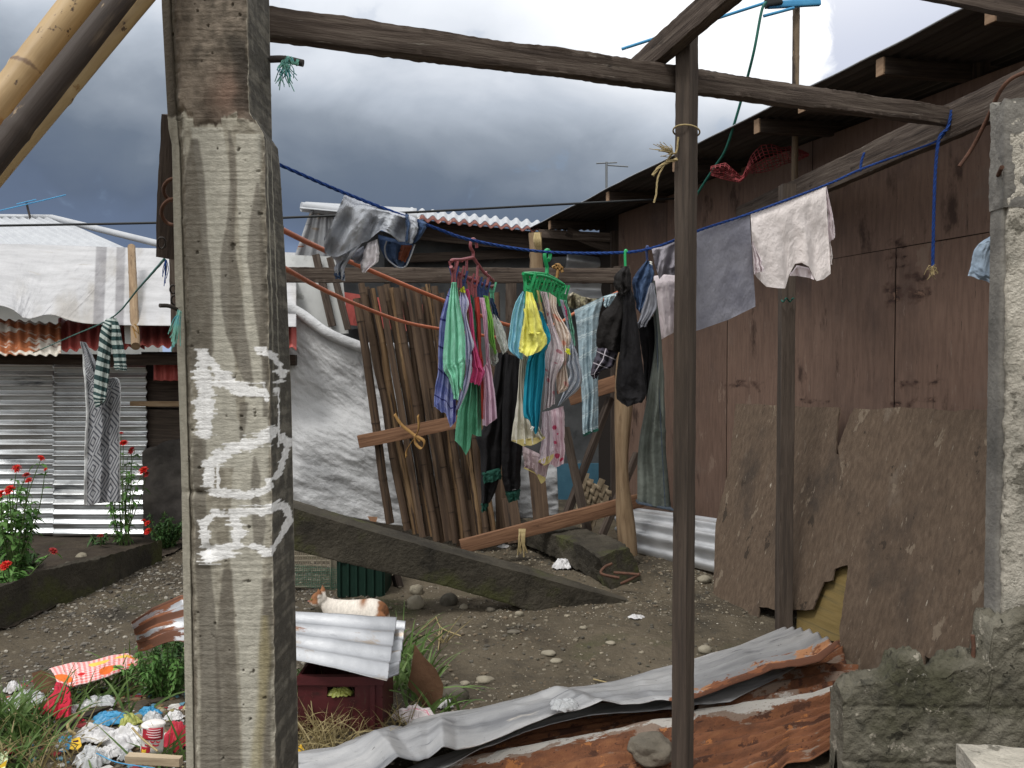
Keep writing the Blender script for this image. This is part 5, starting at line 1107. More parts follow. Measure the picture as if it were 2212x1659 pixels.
G1, G2 = None, None
gar = [
 ('c_plaidblue', 2.66, k10((250, 640), (190, 800), (120, 1100), (100, 1400))+k11((75, 180), (45, 400), (28, 530)), k10((290, 650), (330, 900), (310, 1300))+k11((205, 200), (228, 450), (232, 600)), [(0, 0), (.35, 4), (.55, 6), (.75, 30), (1, 12)], 'lavender blue plaid baby shirt, leftmost on the maroon hanger', 3.0),
 ('c_mint', 2.585, k10((275, 565), (230, 800), (190, 1150), (160, 1500))+k11((118, 190), (160, 270), (200, 400), (205, 460)), k10((335, 565), (380, 830), (435, 1130), (445, 1500))+k11((312, 150), (300, 330), (310, 430)), [(0, 0), (.4, 6), (.6, -22), (1, 0)], 'mint green baby shirt at the front of the maroon hanger', 2.6),
 ('c_lavender', 2.72, k10((388, 690), (370, 800), (430, 1150), (450, 1600))+k11((310, 250), (265, 420), (232, 550)), k10((440, 690), (492, 830), (470, 1000), (556, 1350), (520, 1450))+k11((375, 100), (352, 330), (262, 552)), None, 'pale lavender baby shirt with short sleeve beside the mint one', 2.0),
 ('c_pink', 2.75, k10((450, 650), (480, 900), (500, 1250), (530, 1600))+k11((378, 180), (355, 305)), k10((488, 650), (525, 850), (560, 1250), (650, 1600))+k11((492, 235), (448, 335)), None, 'hot pink baby shirt in the middle of the maroon hanger', 2.0),
 ('c_green', 2.82, k10((500, 680), (520, 900), (480, 1400))+k11((330, 350), (255, 560), (220, 850)), k10((520, 680), (592, 1050), (600, 1300))+k11((440, 200), (462, 520), (466, 790)), [(0, -6), (.25, 14), (.42, 34), (.58, 20), (.64, -8), (1, 0)], 'dark green baby trousers hanging lowest from the maroon hanger', 2.4),
 ('c_red', 2.80, k10((558, 760), (580, 1000), (620, 1500))+k11((440, 150), (468, 640)), k10((620, 750), (636, 1100), (660, 1500))+k11((475, 150), (490, 630)), None, 'narrow red baby garment between pink and pale pink ones', 1.2),
 ('c_palepink', 2.79, k10((625, 760), (680, 1100), (715, 1600))+k11((470, 200), (478, 450), (472, 690)), k10((688, 760), (722, 1000), (765, 1600))+k11((545, 100), (580, 400), (606, 640)), [(0, 0), (.3, 8), (.6, 2), (1, -4)], 'long pale pink baby sleepsuit on the maroon hanger', 2.0),
 ('c_lime', 2.84, k10((670, 730), (715, 1050), (745, 1300), (825, 1480)), k10((735, 740), (798, 1100), (822, 1300), (845, 1470)), None, 'lime green strappy baby top near the hanger end', 2.6),
 ('c_denim', 2.93, k10((750, 760), (790, 950), (800, 1010)), k10((800, 770), (850, 930), (885, 1050)), None, 'little blue denim baby garment at the right hanger end', 2.0),
 ('c_greywhite', 2.90, k10((790, 960), (830, 1250), (925, 1480)), k10((845, 990), (925, 1130), (988, 1410)), None, 'greyish white baby shirt front with a button', 1.3),
 ('c_greywhite', 2.88, k10((735, 1330), (745, 1500))+k11((562, 165)), k10((850, 1430), (864, 1560))+k11((590, 160)), None, 'greyish white rolled sleeve under the lime green top', 2.2),
 ('c_sky', 2.78, k10((1170, 680), (1070, 850), (1010, 1130), (990, 1400), (1120, 1530)), k10((1212, 690), (1222, 1000), (1180, 1450), (1165, 1540)), None, 'light sky blue baby shirt, leftmost on the green hanger', 2.4),
 ('c_yellow', 2.71, k10((1215, 680), (1190, 1000), (1130, 1330), (1130, 1440)), k10((1295, 700), (1368, 920), (1430, 1130), (1482, 1300), (1435, 1430)), [(0, 0), (.35, 12), (.7, 4), (1, -4)], 'bright yellow baby vest at the front of the green hanger', 1.6),
 ('c_teal', 2.80, k10((1375, 920), (1370, 1100), (1250, 1500))+k11((862, 200), (836, 600), (890, 700)), k10((1420, 950), (1522, 1260), (1480, 1380))+k11((1035, 60), (1020, 350), (975, 755)), [(0, -14), (.35, 0), (.7, 10), (1, 0)], 'long teal blue baby trousers below the yellow vest', 2.6),
 ('c_cream', 2.88, k10((1190, 1450))+k11((812, 110), (776, 500), (732, 830)), k11((872, 60), (880, 110), (880, 400), (1000, 750), (1035, 800)), [(0, 0), (.3, 10), (.55, 14), (1, 0)], 'cream ruffled baby dress behind the teal trousers', 3.5),
 ('c_lace', 2.87, k10((1390, 680), (1470, 1000), (1500, 1300), (1460, 1500))+k11((1032, 250), (1020, 555)), k10((1482, 690), (1545, 1050), (1700, 1500))+k11((1135, 250), (1122, 505)), None, 'white lace edged baby garment with tiny pink print', 2.8),
 ('c_peach', 2.91, k10((1500, 690), (1512, 900), (1600, 1200), (1680, 1600))+k11((1132, 250), (1142, 410)), k10((1600, 760), (1625, 950), (1772, 1220), (1752, 1400))+k11((1228, 150), (1248, 350), (1160, 405)), None, 'pale peach baby suit with orange print on the green hanger', 2.6),
 ('c_whiteblue', 2.98, k10((1640, 780), (1740, 1200), (1760, 1500))+k11((1240, 150), (1250, 260), (1145, 515)), k10((1682, 790), (1820, 1350))+k11((1332, 60), (1362, 325), (1180, 505)), None, 'bluish white shirt hem flaring right below the green hanger', 2.0),
 ('c_mint', 3.03, k10((1692, 790), (1760, 1100), (1812, 1350)), k10((1722, 790), (1790, 1000), (1848, 1370)), None, 'mint green baby garment, rightmost on the green hanger', 1.4),
 ('c_pink', 3.00, k10((1655, 790), (1700, 900), (1730, 1040)), k10((1685, 790), (1730, 930), (1745, 1050)), None, 'narrow pink strip of cloth near the right hanger end', 1.0),
 ('c_trim', 2.84, k10((1335, 665), (1385, 900), (1430, 1050)), k10((1378, 665), (1420, 900), (1450, 1040)), None, 'narrow dull yellow cloth strip behind the yellow vest', 1.0),
 ('c_pyjama', 2.95, k11((1010, 575), (1000, 850), (975, 1020)), k11((1085, 560), (1110, 800), (1112, 960)), [(0, 0), (.5, 12), (1, 0)], 'pale mauve pyjama leg with yellow hem below the lace garment', 1.7),
 ('c_floral', 3.0, k11((1080, 560), (1100, 800), (1072, 1035)), k11((1200, 520), (1213, 800), (1203, 1040)), [(0, 0), (.5, 10), (1, 0)], 'white baby trousers with pink flowers, hanging low on the right', 2.0),
 ('c_dusty', 3.04, k11((835, 880), (840, 1000), (845, 1080)), k11((1090, 1000), (1065, 1060), (1038, 1175)), [(0, 0), (.35, -6), (.6, 0), (.8, 12), (1, 0)], 'dusty pink patterned cloth with yellow edge, lowest behind', 2.4)]
GOBJ = {}
for i, (m, Zd, A, B, hem, lab, fq) in enumerate(gar):
    GOBJ[lab] = cloth(A, B, Zd, m, 'baby_clothes', lab, 'baby clothes', thick=.018 if i not in (12,) else .035, seed=i, hem=hem, fq=fq*1.25, amp=.011, wr=.012, group='baby clothes on the clip hangers', nv=80, nu=44)
def trim_on(lab, A, B, Zd, m, name='hem_trim', **k):
    o = GOBJ[lab]; cloth(A, B, Zd, m, name, parent=o, nu=20, nv=10, thick=.004, amp=.004, wr=.004, **k)
trim_on(gar[21][5], k11((976, 1010), (975, 1035)), k11((1113, 950), (1112, 978)), 2.92, 'c_trim', hem=[(0, 0), (.5, 12), (1, 0)])
trim_on(gar[14][5], k11((735, 830), (730, 842)), k11((1035, 795), (1034, 808)), 2.855, 'c_trim', hem=[(0, 0), (.3, 10), (.55, 14), (1, 0)])
trim_on(gar[23][5], k11((845, 1068), (845, 1088)), k11((1040, 1165), (1038, 1186)), 3.01, 'c_trim', hem=[(0, 0), (.35, -6), (.6, 0), (.8, 12), (1, 0)])
trim_on(gar[2][5], k10((385, 640), (375, 690)), k10((430, 615), (446, 690)), 2.69, 'tag_yellow', 'yellow_tab')
trim_on(gar[16][5], k10((1722, 1400), (1715, 1460)), k10((1770, 1410), (1775, 1480)), 2.86, 'tag_yellow', 'yellow_tab')
trim_on(gar[13][5], k11((915, 700), (900, 735)), k11((938, 712), (925, 742)), 2.755, 'tag_white', 'size_label')
trim_on(gar[12][5], k10((1180, 900), (1230, 1190), (1260, 1230)), k10((1215, 900), (1260, 1180), (1400, 1195)), 2.665, 'c_yellow', 'neck_binding')

# ---- larger pieces on the lines
jg = thing('jogging_pants', 'black jogging pants with dark green cuffs hanging between the two clip hangers', 'trousers', P(1090, 1100, 3.12))
cloth(k11((605, 40), (560, 300), (480, 700), (415, 800), (450, 950), (456, 1200), (455, 1400)), k11((705, 40), (680, 400), (655, 800), (640, 1090), (590, 1290), (535, 1390)), 3.12, 'c_black', 'trouser_leg', parent=jg, thick=.04, seed=41, fq=1.6, amp=.012, wr=.014)
cloth(k11((690, 50), (655, 500), (640, 900), (645, 1150), (672, 1290)), k11((800, 80), (822, 500), (825, 900), (818, 1150), (812, 1270)), 3.08, 'c_black', 'trouser_leg', parent=jg, thick=.045, seed=42, fq=1.5, amp=.012, wr=.014)
cloth(k11((465, 1120), (478, 1180), (486, 1225)), k11((625, 1075), (640, 1120), (640, 1178)), 3.06, 'c_cuff', 'cuff', parent=jg, thick=.02, seed=43, nv=20)
cloth(k11((460, 1395), (460, 1440), (465, 1480)), k11((535, 1380), (525, 1420), (512, 1462)), 3.11, 'c_cuff', 'cuff', parent=jg, thick=.03, seed=44, nv=20)
cloth(k11((672, 1290), (685, 1340), (705, 1390)), k11((812, 1268), (808, 1320), (804, 1368)), 3.07, 'c_cuff', 'cuff', parent=jg, thick=.045, seed=45, nv=20)
jk = thing('black_jacket', 'black hooded jacket with plaid lining hanging beside the grey jeans', 'jacket', P(1350, 880, 2.9))
cloth(k12((508, 168), (440, 230), (424, 300), (455, 370), (480, 400)), k12((545, 165), (570, 240), (568, 330), (540, 380), (520, 400)), 2.86, 'c_black2', 'hood', parent=jk, thick=.045, seed=51, wr=.02)
cloth(k12((480, 340), (400, 470), (320, 565), (290, 700), (280, 815)), k12((545, 330), (540, 600), (510, 760), (480, 865)), 2.90, 'c_black2', 'body', parent=jk, thick=.04, seed=52, wr=.016, fq=1.4)
cloth(k12((505, 335), (495, 600), (470, 870), (445, 1100), (452, 1240)), k12((560, 330), (602, 480), (650, 860), (684, 1180), (655, 1270)), 2.86, 'c_black', 'sleeve', parent=jk, thick=.055, seed=53, hem=[(0, 0), (.4, 14), (1, 0)], wr=.016, fq=1.5)
cloth(k12((298, 815), (275, 900), (237, 1030), (262, 1078)), k12((466, 858), (420, 980), (330, 1012), (285, 1080)), 2.88, 'c_plaiddark', 'plaid_lining', parent=jk, thick=.02, seed=54, fq=1.6)
def hookpart(pts, Zc, m, par): MB().tube(curve([P(a, b, Zc) for a, b in K(12, pts)], 14), .0045, 8).build('hook', m, par)
hookpart([(532, 50), (525, 36), (518, 55), (520, 165)], 2.87, 'hanger_green', jk)
je = thing('jeans', 'faded grey green jeans with dark denim waist hanging left of the front post', 'jeans', P(1415, 1100, 2.95))
cloth(k12((705, 300), (745, 520), (755, 800), (690, 1250), (632, 1600))+[(1377, 1086)], k12((760, 280), (796, 600), (830, 1000), (842, 1400), (848, 1600))+[(1451, 1102)], 2.93, 'c_olive', 'trouser_leg', parent=je, thick=.035, seed=61, fq=1.5, amp=.014, nv=110)
cloth(k12((620, 640), (655, 900), (680, 1170), (690, 1260)), k12((762, 560), (765, 800), (740, 1050), (700, 1260)), 2.97, 'c_black', 'inner_leg', parent=je, thick=.03, seed=62)
cloth(k12((690, 118), (610, 220), (576, 290), (596, 430), (612, 500)), k12((735, 128), (752, 230), (730, 330), (690, 450), (650, 560)), 2.91, 'c_denim', 'waist', parent=je, thick=.035, seed=63, wr=.02, fq=2.4)
cloth(k12((725, 300), (680, 440), (640, 560), (612, 640), (620, 665)), k12((752, 300), (770, 420), (765, 520), (720, 600), (680, 655)), 2.88, 'c_lining', 'pocket_lining', parent=je, thick=.02, seed=64, wr=.016)
MB().tube(curve([P(a, b, 2.885) for a, b in K(12, [(755, 330), (775, 600), (780, 900), (800, 1300), (815, 1600)])+[(1437, 1096)]], 60), .0018, 6).build('seam', 'c_seam', je)
MB().bar(P(1376, 1084, 2.90), P(1451, 1099, 2.90), .06, .008, rough=.002).build('hem', 'c_seam', je)
hookpart([(708, 20), (700, 5), (692, 25), (697, 115)], 2.93, 'clip_blue', je)
cloth(k12((716, 122), (718, 150)), k12((735, 128), (737, 152)), 2.87, 'tag_white', 'size_label', parent=je, thick=.002, nu=8, nv=8, wr=.001, amp=.001)
def drape(Atop, Bbot, Zd, m, name, label, cat='shirt', **k):
    """cloth folded over the line: top edge follows the line, bottom edge traced left to right"""
    nu = k.pop('nu', 70); nv = k.pop('nv', 60); thick = k.pop('thick', .015); seed = k.pop('seed', 0); amp = k.pop('amp', .008); fq = k.pop('fq', 2); wr = k.pop('wr', .008); parent = k.pop('parent', None)
    a = resamp(Atop, nu); b = resamp(Bbot, nu); u = np.linspace(0, 1, nu)[:, None]; v = np.linspace(0, 1, nv)[None]
    px = a[:, None, 0]*(1-v)+b[:, None, 0]*v; py = a[:, None, 1]*(1-v)+b[:, None, 1]*v
    Zu = np.interp(np.linspace(0, 1, nu), np.linspace(0, 1, np.size(Zd)), np.atleast_1d(Zd))[:, None]
    Wm = np.ptp(a[:, 0])*Zu.mean()/FPX; Hm = (b[:, 1]-a[:, 1]).mean()*Zu.mean()/FPX
    ph = .3*fbm(v*Hm*5, 0*v+seed, 0, 2, seed)
    f = amp*np.sin(2*PI*fq*(u+ph)+seed)*sst(v, 0, .6)+amp*.5*np.sin(2*PI*fq*2.3*(u+.5*ph)+2*seed)*sst(v, .05, .8)+wr*(1.3*fbm(u*Wm*9, v*Hm*7, 0, 4, seed)+1.0*np.clip(1-3.2*np.abs(fbm(u*Wm*12+.6*ph, v*Hm*6, 0, 3, seed+3)), -.6, 1)+.5*np.clip(1-3.2*np.abs(fbm(u*Wm*26, v*Hm*18, 0, 3, seed+8)), -.6, 1))*sst(v, 0, .15)
    t = thick*np.sqrt(np.clip(v*6, 0, 1)); F = P(px, py, Zu-f-t); Bk = P(px, py-2*sst(v, .5, 1)*k.get('short', 4), Zu-f*.6+t)
    uv = np.stack([u*Wm+0*v, v*Hm+0*u], -1)
    mb = MB().grid(F, uv, flip=True).grid(Bk, uv+np.array([.5, 0]))
    return mb.build(name, m, parent, label=label, cat=None if parent else cat)
drape(K(3, [(200, 1335), (280, 1310), (345, 1285)])+[(1475, 510), (1500, 500)], K(12, [(757, 150), (795, 270), (830, 232), (880, 236), (935, 240)])+[(1500, 590)], [2.95, 3.0], 'c_greyshirt', 'grey_shirt', 'crumpled grey shirt bunched on the line left of the front post', amp=.02, wr=.022, seed=3, fq=2.6)
drape(K(12, [(748, 245), (840, 232), (935, 232)])+[(1490, 592)], K(12, [(798, 768), (860, 730), (935, 692)])+[(1490, 705)], [3.12, 3.16], 'c_pinkwhite', 'pink_cloth', 'pinkish white cloth below the grey shirt, beside the front post', 'cloth', amp=.006, seed=4)
drape([(1480, 508), (1513, 497), (1619, 460)], [(1480, 722), (1513, 712), (1575, 690), (1632, 662)], [3.02, 3.16], 'c_greytee', 'grey_towel', 'flat grey t-shirt draped over the line right of the front post', amp=.006, wr=.004, seed=5, fq=1.5, thick=.012)
ws = drape(K(3, [(735, 1150), (940, 1075), (1140, 1000)]), K(3, [(752, 1470), (770, 1500), (820, 1548), (880, 1556), (922, 1558), (930, 1530), (945, 1480), (975, 1425), (1010, 1418), (1050, 1440), (1072, 1490), (1092, 1518), (1130, 1508), (1168, 1478)]), [3.17, 3.36], 'c_offwhite', 'white_shirt',
      'off white t-shirt hung upside down, neck opening at its bottom', amp=.012, wr=.006, seed=6, fq=2.2, nu=120)
cloth(K(3, [(1136, 1005), (1150, 1130), (1158, 1310)]), K(3, [(1146, 1005), (1178, 1160), (1195, 1285)]), 3.40, 'c_pinkwhite', 'sleeve', parent=ws, thick=.03, seed=71, hem=[(0, 0), (1, 0)])
cloth(K(3, [(1150, 1300), (1155, 1380), (1165, 1430)]), K(3, [(1165, 1300), (1176, 1380), (1176, 1432)]), 3.40, 'c_offwhite', 'side_fold', parent=ws, thick=.02, seed=72)
cloth(K(3, [(742, 1300), (750, 1400), (756, 1480)]), K(3, [(748, 1300), (790, 1400), (812, 1462)]), 3.13, 'c_pinkwhite', 'sleeve', parent=ws, thick=.01, seed=73, wr=.006)
drape(K(3, [(950, 1482), (985, 1432), (1050, 1446), (1075, 1500)]), K(3, [(945, 1490), (985, 1490), (1050, 1500), (1080, 1512)]), 3.32, 'c_pinkwhite', 'neck_inside', None, seed=7, parent=ws, nv=12)
cloth(K(3, [(2030, 1275), (1955, 1330), (1925, 1430), (1909, 1490)]), K(3, [(2080, 1275), (2085, 1350), (2085, 1500), (2085, 1540)]), 3.5, 'c_denimblue', 'denim_shorts', 'light blue denim garment half hidden behind the right pillar', 'shorts', thick=.03, seed=75, fq=1.2, wr=.02)
tw2 = cloth(k12((105, 522), (130, 700), (152, 1000), (165, 1300), (176, 1535)), k12((345, 408), (300, 640), (298, 900), (302, 1200), (303, 1490)), 4.35, 'c_nordic', 'patterned_towel', 'pale blue towel with white winter pattern and zigzag bands', 'towel', thick=.02, fq=2.2, amp=.02, seed=81, nv=110)
cloth(k12((340, 410), (345, 440), (350, 500)), k12((460, 375), (430, 430), (420, 470)), 4.5, 'c_nordic', 'folded_corner', parent=tw2, thick=.02, seed=82)
cloth(k12((176, 1520), (178, 1542)), k12((303, 1478), (302, 1498)), 4.32, 'c_cuff', 'dark_edge', parent=tw2, thick=.01, seed=83, nu=14, nv=8)
drape(k12((50, 400), (95, 375), (170, 410), (240, 425), (330, 430)), k12((60, 500), (100, 510), (150, 500), (240, 465), (330, 450)), 4.6, 'c_camo', 'camouflage_cloth', 'camouflage patterned cloth peeking out behind the green hanger', 'cloth', wr=.05, amp=.03, seed=84)
# denim shorts inside out, thrown over the line
ds = thing('denim_shorts', 'inside out grey denim shorts thrown over the blue line near the pillar', 'shorts', P(790, 600, 2.45))
k13 = lambda *p: K(13, p)
def dpart(A, B, Zd, m, name, seed, **k): return drape(A, B, Zd, m, name, None, parent=ds, seed=seed, **k)
dpart(k13((870, 85), (905, 60), (1030, 120), (1200, 190), (1400, 250), (1600, 330), (1780, 370)), k13((560, 800), (570, 960), (640, 1010), (760, 1030), (900, 960), (1100, 830), (1220, 790), (1340, 680), (1420, 620), (1560, 690), (1680, 800), (1770, 800)), [2.40, 2.46, 2.52], 'c_denimlight', 'outer_leg', 91, amp=.03, wr=.035, fq=2.3, nu=110, nv=80, thick=.03)
cloth(k13((1775, 370), (1770, 550), (1760, 800)), k13((1960, 450), (1960, 620), (1880, 825)), 2.48, 'c_denimlight', 'waistband', parent=ds, thick=.025, seed=92, fq=1)
cloth(k13((1780, 372), (1790, 560), (1772, 800)), k13((1830, 390), (1842, 560), (1815, 805)), 2.45, 'c_denim', 'dark_seam', parent=ds, thick=.02, seed=93, fq=1, wr=.004)
cloth(k13((1960, 450), (1962, 620), (1880, 825)), k13((2090, 500), (2080, 620), (1960, 800)), 2.50, 'c_denim', 'dark_edge', parent=ds, thick=.02, seed=94, fq=1, wr=.006)
cloth(k13((1370, 690), (1390, 850), (1470, 1030), (1620, 1180)), k13((1900, 830), (1880, 930), (1800, 1120), (1740, 1190)), 2.56, 'c_denim', 'inside', parent=ds, thick=.02, seed=95, fq=2)
cloth(k13((1720, 850), (1690, 950), (1660, 1060)), k13((1880, 850), (1850, 960), (1790, 1110)), 2.525, 'leather', 'leather_patch', parent=ds, thick=.01, seed=96, fq=1, wr=.004)
cloth(k13((1210, 820), (1150, 980), (1110, 1160), (1130, 1260)), k13((1360, 760), (1390, 920), (1370, 1090), (1180, 1250)), 2.44, 'c_white', 'pocket_bag', parent=ds, thick=.03, seed=97, fq=1.5)
cloth(k13((640, 1000), (740, 1120), (705, 1200), (720, 1340)), k13((1130, 820), (1000, 1000), (880, 1180), (870, 1390)), 2.46, 'c_denimlight', 'hanging_leg', parent=ds, thick=.04, seed=98, fq=2, wr=.03)
cloth(k13((710, 1250), (718, 1300), (722, 1350)), k13((872, 1245), (868, 1310), (864, 1370)), 2.425, 'c_denim', 'leg_hem', parent=ds, thick=.03, seed=99, fq=1.5, nv=16)
cloth(k13((960, 980), (1080, 900), (1150, 860)), k13((1010, 1110), (1110, 1130), (1210, 1000)), 2.50, 'c_lining', 'lining', parent=ds, thick=.02, seed=100, fq=1.5)
MB().tube(curve([P(a, b, 2.50) for a, b in k13((1500, 790), (1470, 900), (1500, 1040), (1600, 1140), (1700, 1190), (1790, 1160), (1860, 1010), (1920, 840))], 50), .0022, 6).build('piping', 'c_denimlight', ds)
# clothes at the left, by the tin shack
k4 = lambda *p: K(4, p)
cloth(k4((360, 615), (375, 720), (385, 900), (378, 1150), (376, 1355)), k4((386, 618), (470, 770), (540, 800), (540, 1050), (540, 1335)), 4.55, 'c_geo', 'patterned_skirt', 'long grey skirt with diamond pattern hanging before the tin shack', 'skirt', thick=.03, fq=2.2, amp=.016, seed=111, nv=110, nu=60)
ss = cloth(k4((478, 512), (455, 560), (435, 700), (420, 840), (428, 915)), k4((520, 512), (510, 600), (495, 720), (482, 860), (470, 890)), 4.45, 'c_stripe', 'striped_shirt', 'black and grey striped shirt slung over the left clothes line', 'shirt', thick=.04, fq=1.6, seed=112, nv=90)
cloth(k4((505, 505), (500, 600), (510, 700), (515, 740)), k4((525, 510), (550, 600), (568, 700), (570, 745)), 4.42, 'c_stripe', 'sleeve', parent=ss, thick=.04, fq=1.6, seed=113)
# ================================================================== loose roofing sheets in front
def strip(A, B, zA, zB, nu, nv, f, m, name, label, pa=None, cat='metal sheet', solid=.002, smoothA=False):
    a = curve(A, nu) if smoothA else resamp(A, nu); b = curve(B, nu) if smoothA else resamp(B, nu); u = np.linspace(0, 1, nu)[:, None]; v = np.linspace(0, 1, nv)[None]
    ze = lambda z: np.interp(np.linspace(0, 1, nu), np.linspace(0, 1, np.size(z)), np.atleast_1d(z))[:, None]
    pa_, pb_ = G(a[:, 0], a[:, 1], ze(zA)[:, 0]), G(b[:, 0], b[:, 1], ze(zB)[:, 0])
    Q = pa_[:, None]*(1-v[..., None])+pb_[:, None]*v[..., None]; L = np.linalg.norm(pa_[-1]-pa_[0]); W = np.linalg.norm(pb_-pa_, axis=1).mean()
    Q[..., 2] += f(u*L, v*W, u, v)
    return MB().grid(Q, np.stack([u*L+0*v, v*W+0*u], -1), None if pa is None else pa(u, v)+0*u+0*v).build(name, m, label=label, cat=cat, solid=solid)
A1 = K(7, [(-60, 1585), (90, 1548), (300, 1500), (420, 1440), (530, 1400), (760, 1332), (900, 1302), (1080, 1285), (1250, 1260), (1560, 1200), (1760, 1170), (2000, 1100), (2140, 1060)])+K(8, [(180, 1210), (350, 1150), (530, 1074)])
B1 = K(7, [(-40, 1840), (300, 1760), (700, 1640), (900, 1565), (1150, 1470), (1330, 1388), (1500, 1330), (1700, 1290), (1950, 1265)])+K(8, [(0, 1385), (90, 1388), (180, 1375), (300, 1330), (490, 1256), (600, 1240), (690, 1215), (770, 1160)])
def fA(x, y, u, v):
    r_ = np.sin(2*PI*y/.085)*.011*(.10+.90*sst(u, .40, .85)); cr = .035*fbm(x*1.6, y*2.2, 0, 4, 3)+.030*(1-3*np.abs(fbm(x*2.2+y*1.2, y*3.2-x*.8, 0, 2, 5)))*(1-.6*u)+.010*(1-3*np.abs(fbm(x*6, y*7, 0, 2, 6)))
    tri = lambda q, c, w_: np.clip(1-np.abs(q-c)/w_, 0, 1)
    fold = .085*tri(v, .50+.10*np.sin(u*7), .50)*(1-.75*u)
    return (r_+cr*.7)*sst(v, -.05, .12)+fold+.035*tri(x-.35*y, .42, .10)*sst(v, .35, .75)+.03*tri(x+.2*y, .95, .07)*sst(v, .4, .8)+.025*tri(x-.5*y, 1.35, .09)*sst(v, .2, .6)-.02*tri(x+.6*y, .75, .06)*sst(v, .6, .2)
strip(A1, B1, [.08, .10, .12, .10, .14], [.16, .22, .22, .22, .24], 260, 70, fA, 'front_metal', 'long_sheet', 'long crumpled grey roofing sheet across the bottom, topmost of the pile',
      pa=lambda u, v: sst(u, .55, .85)*sst(v, .55, .95)+.5*sst(v, .9, 1)*sst(u, .3, .5)-.35)
B2 = [(x, y+10+16*math.exp(-((x-1300)/150)**2)) for x, y in B1]
strip([(x, y-14) for x, y in B1], K(7, [(100, 1850), (700, 1680), (930, 1600), (1100, 1495), (1220, 1445), (1330, 1405), (1500, 1360), (1700, 1322), (1950, 1300), (2140, 1290)])+K(8, [(180, 1396), (310, 1392)]), [.10, .14, .14, .14, .14], [.15, .18, .18, .17, .15], 160, 14,
      lambda x, y, u, v: .02*fbm(x*5, y*5, 0, 3, 9), 'front_metal', 'bent_lip', 'thin bent sheet edge curling below the topmost grey sheet', pa=lambda u, v: 0*u-.3)
C1 = K(7, [(500, 1760), (930, 1618), (1000, 1592), (1250, 1530), (1500, 1475), (1800, 1425), (2140, 1370)])+K(8, [(180, 1440), (350, 1420), (500, 1400), (650, 1370), (790, 1330)])
strip([(x, y-18) for x, y in B1[5:]], [(x+6, y-4) for x, y in C1[1:]]+K(8, [(815, 1325)]), [.08, .08, .06], [.06, .07, .07], 160, 40, lambda x, y, u, v: .012*np.sin(2*PI*y/.08)+.03*fbm(x*3, y*4, 0, 4, 13), 'rusty_metal', 'rusty_sheet', 'dark rusty roofing sheet lying between the grey sheet and lower sheet', pa=lambda u, v: 0*u)
strip(K(8, [(180, 1386), (320, 1345), (490, 1268), (600, 1250), (700, 1222), (845, 1240)]), K(8, [(180, 1452), (350, 1425), (500, 1404), (650, 1374), (770, 1336), (830, 1318)]), [.14, .13, .12], [.10, .1, .1], 120, 30, lambda x, y, u, v: .012*np.sin(2*PI*y/.076)+.02*fbm(x*4, y*4, 0, 3, 15), 'rusty_metal', 'rusty_sheet', 'orange rusted corrugated sheet end right of the front post', pa=lambda u, v: .12+0*u)
D1 = [(700, 1960), (1000, 1900), (1500, 1770), (1650, 1700)]+K(8, [(545, 1655), (640, 1640), (770, 1572)])
def fC(x, y, u, v): return .012*np.sin(2*PI*y/.078)*(.7+.6*fbm(x*2, y*3, 0, 2, 29))+.022*fbm(x*1.8, y*2.5, 0, 3, 23)+.010*np.clip(1-4*np.abs(fbm(x*3+y*2, y*4-x, 0, 2, 27)), 0, 1)+.035*np.exp(-((v-.08)/.06)**2)+.02*np.abs(fbm(x*6, y*7, 0, 3, 25))
strip(C1, D1, [.10, .12, .12, .12, .10], [.05, .08, .10, .08, .06], 240, 70, fC, 'rusty_metal', 'rusty_sheet', 'large lower corrugated sheet, white ridged and orange with rust', pa=lambda u, v: sst(v, .20, .06)*.30+.05*sst(u, .5, .2)-.02)
mat('lump', [(86, 81, 72), (108, 101, 90), (124, 117, 105)], (5, 5, 5), .95, .7, 60, coord='Object', layers=[((96, 90, 78), (9, 9, 9), .58, .7)])
mat('stone_pale', [(138, 130, 114), (164, 156, 138), (178, 170, 152)], (7, 7, 7), .95, .5, 60, coord='Object', layers=[((104, 98, 84), (10, 10, 10), .58, .72)])
mat('stone_dark', [(74, 70, 62), (98, 93, 83), (112, 106, 95)], (7, 7, 7), .95, .6, 60, coord='Object')
p = G(*K(7, [(2015, 1545)])[0], .14); MB().blob(p+np.array([0, 0, .03]), (.085, .07, .05), .35, 1.6, 5, 4).build('concrete_lump', 'lump', label='lump of grey concrete lying on the lower rusty sheet', cat='rubble')
mat('plastic_clear', [(196, 198, 200), (216, 218, 220)], (9, 9, 1), .3, .4, 16, spec=.6, trans=.3)
mat('plastic_white', [(196, 195, 198), (214, 213, 214), (224, 223, 224)], (7, 7, 1), .45, .4, 14, spec=.5, trans=.15, layers=[((168, 162, 152), (9, 9, 1), .6, .74)])
mat('plastic_red', [(186, 44, 62), (210, 60, 80)], (7, 7, 1), .4, .7, 24, spec=.5, trans=.15); mat('plastic_blue', [(46, 130, 176), (70, 154, 198)], (7, 7, 1), .4, .7, 24, spec=.5, trans=.1)
mat('plastic_lime', [(140, 146, 66), (166, 170, 92)], (7, 7, 1), .45, .6, 24, spec=.5); mat('cloth_crimson', [(168, 28, 52), (196, 40, 66)], (7, 7, 1), .85, .6, 30)
mat('brown_card', [(92, 66, 48), (122, 92, 70)], (9, 5, 1), .9, .4, 40, layers=[((70, 50, 38), (5, 5, 1), .58, .7)])
mat('carton_white', [(220, 216, 212)], (9, 9, 1), .5, .1, 30); mat('print_red', [(176, 40, 56)], (9, 9, 1), .5, .1, 30); mat('print_pink', [(232, 200, 204)], (9, 9, 1), .5, 0); mat('print_yellow', [(232, 190, 60)], (9, 9, 1), .5, 0)
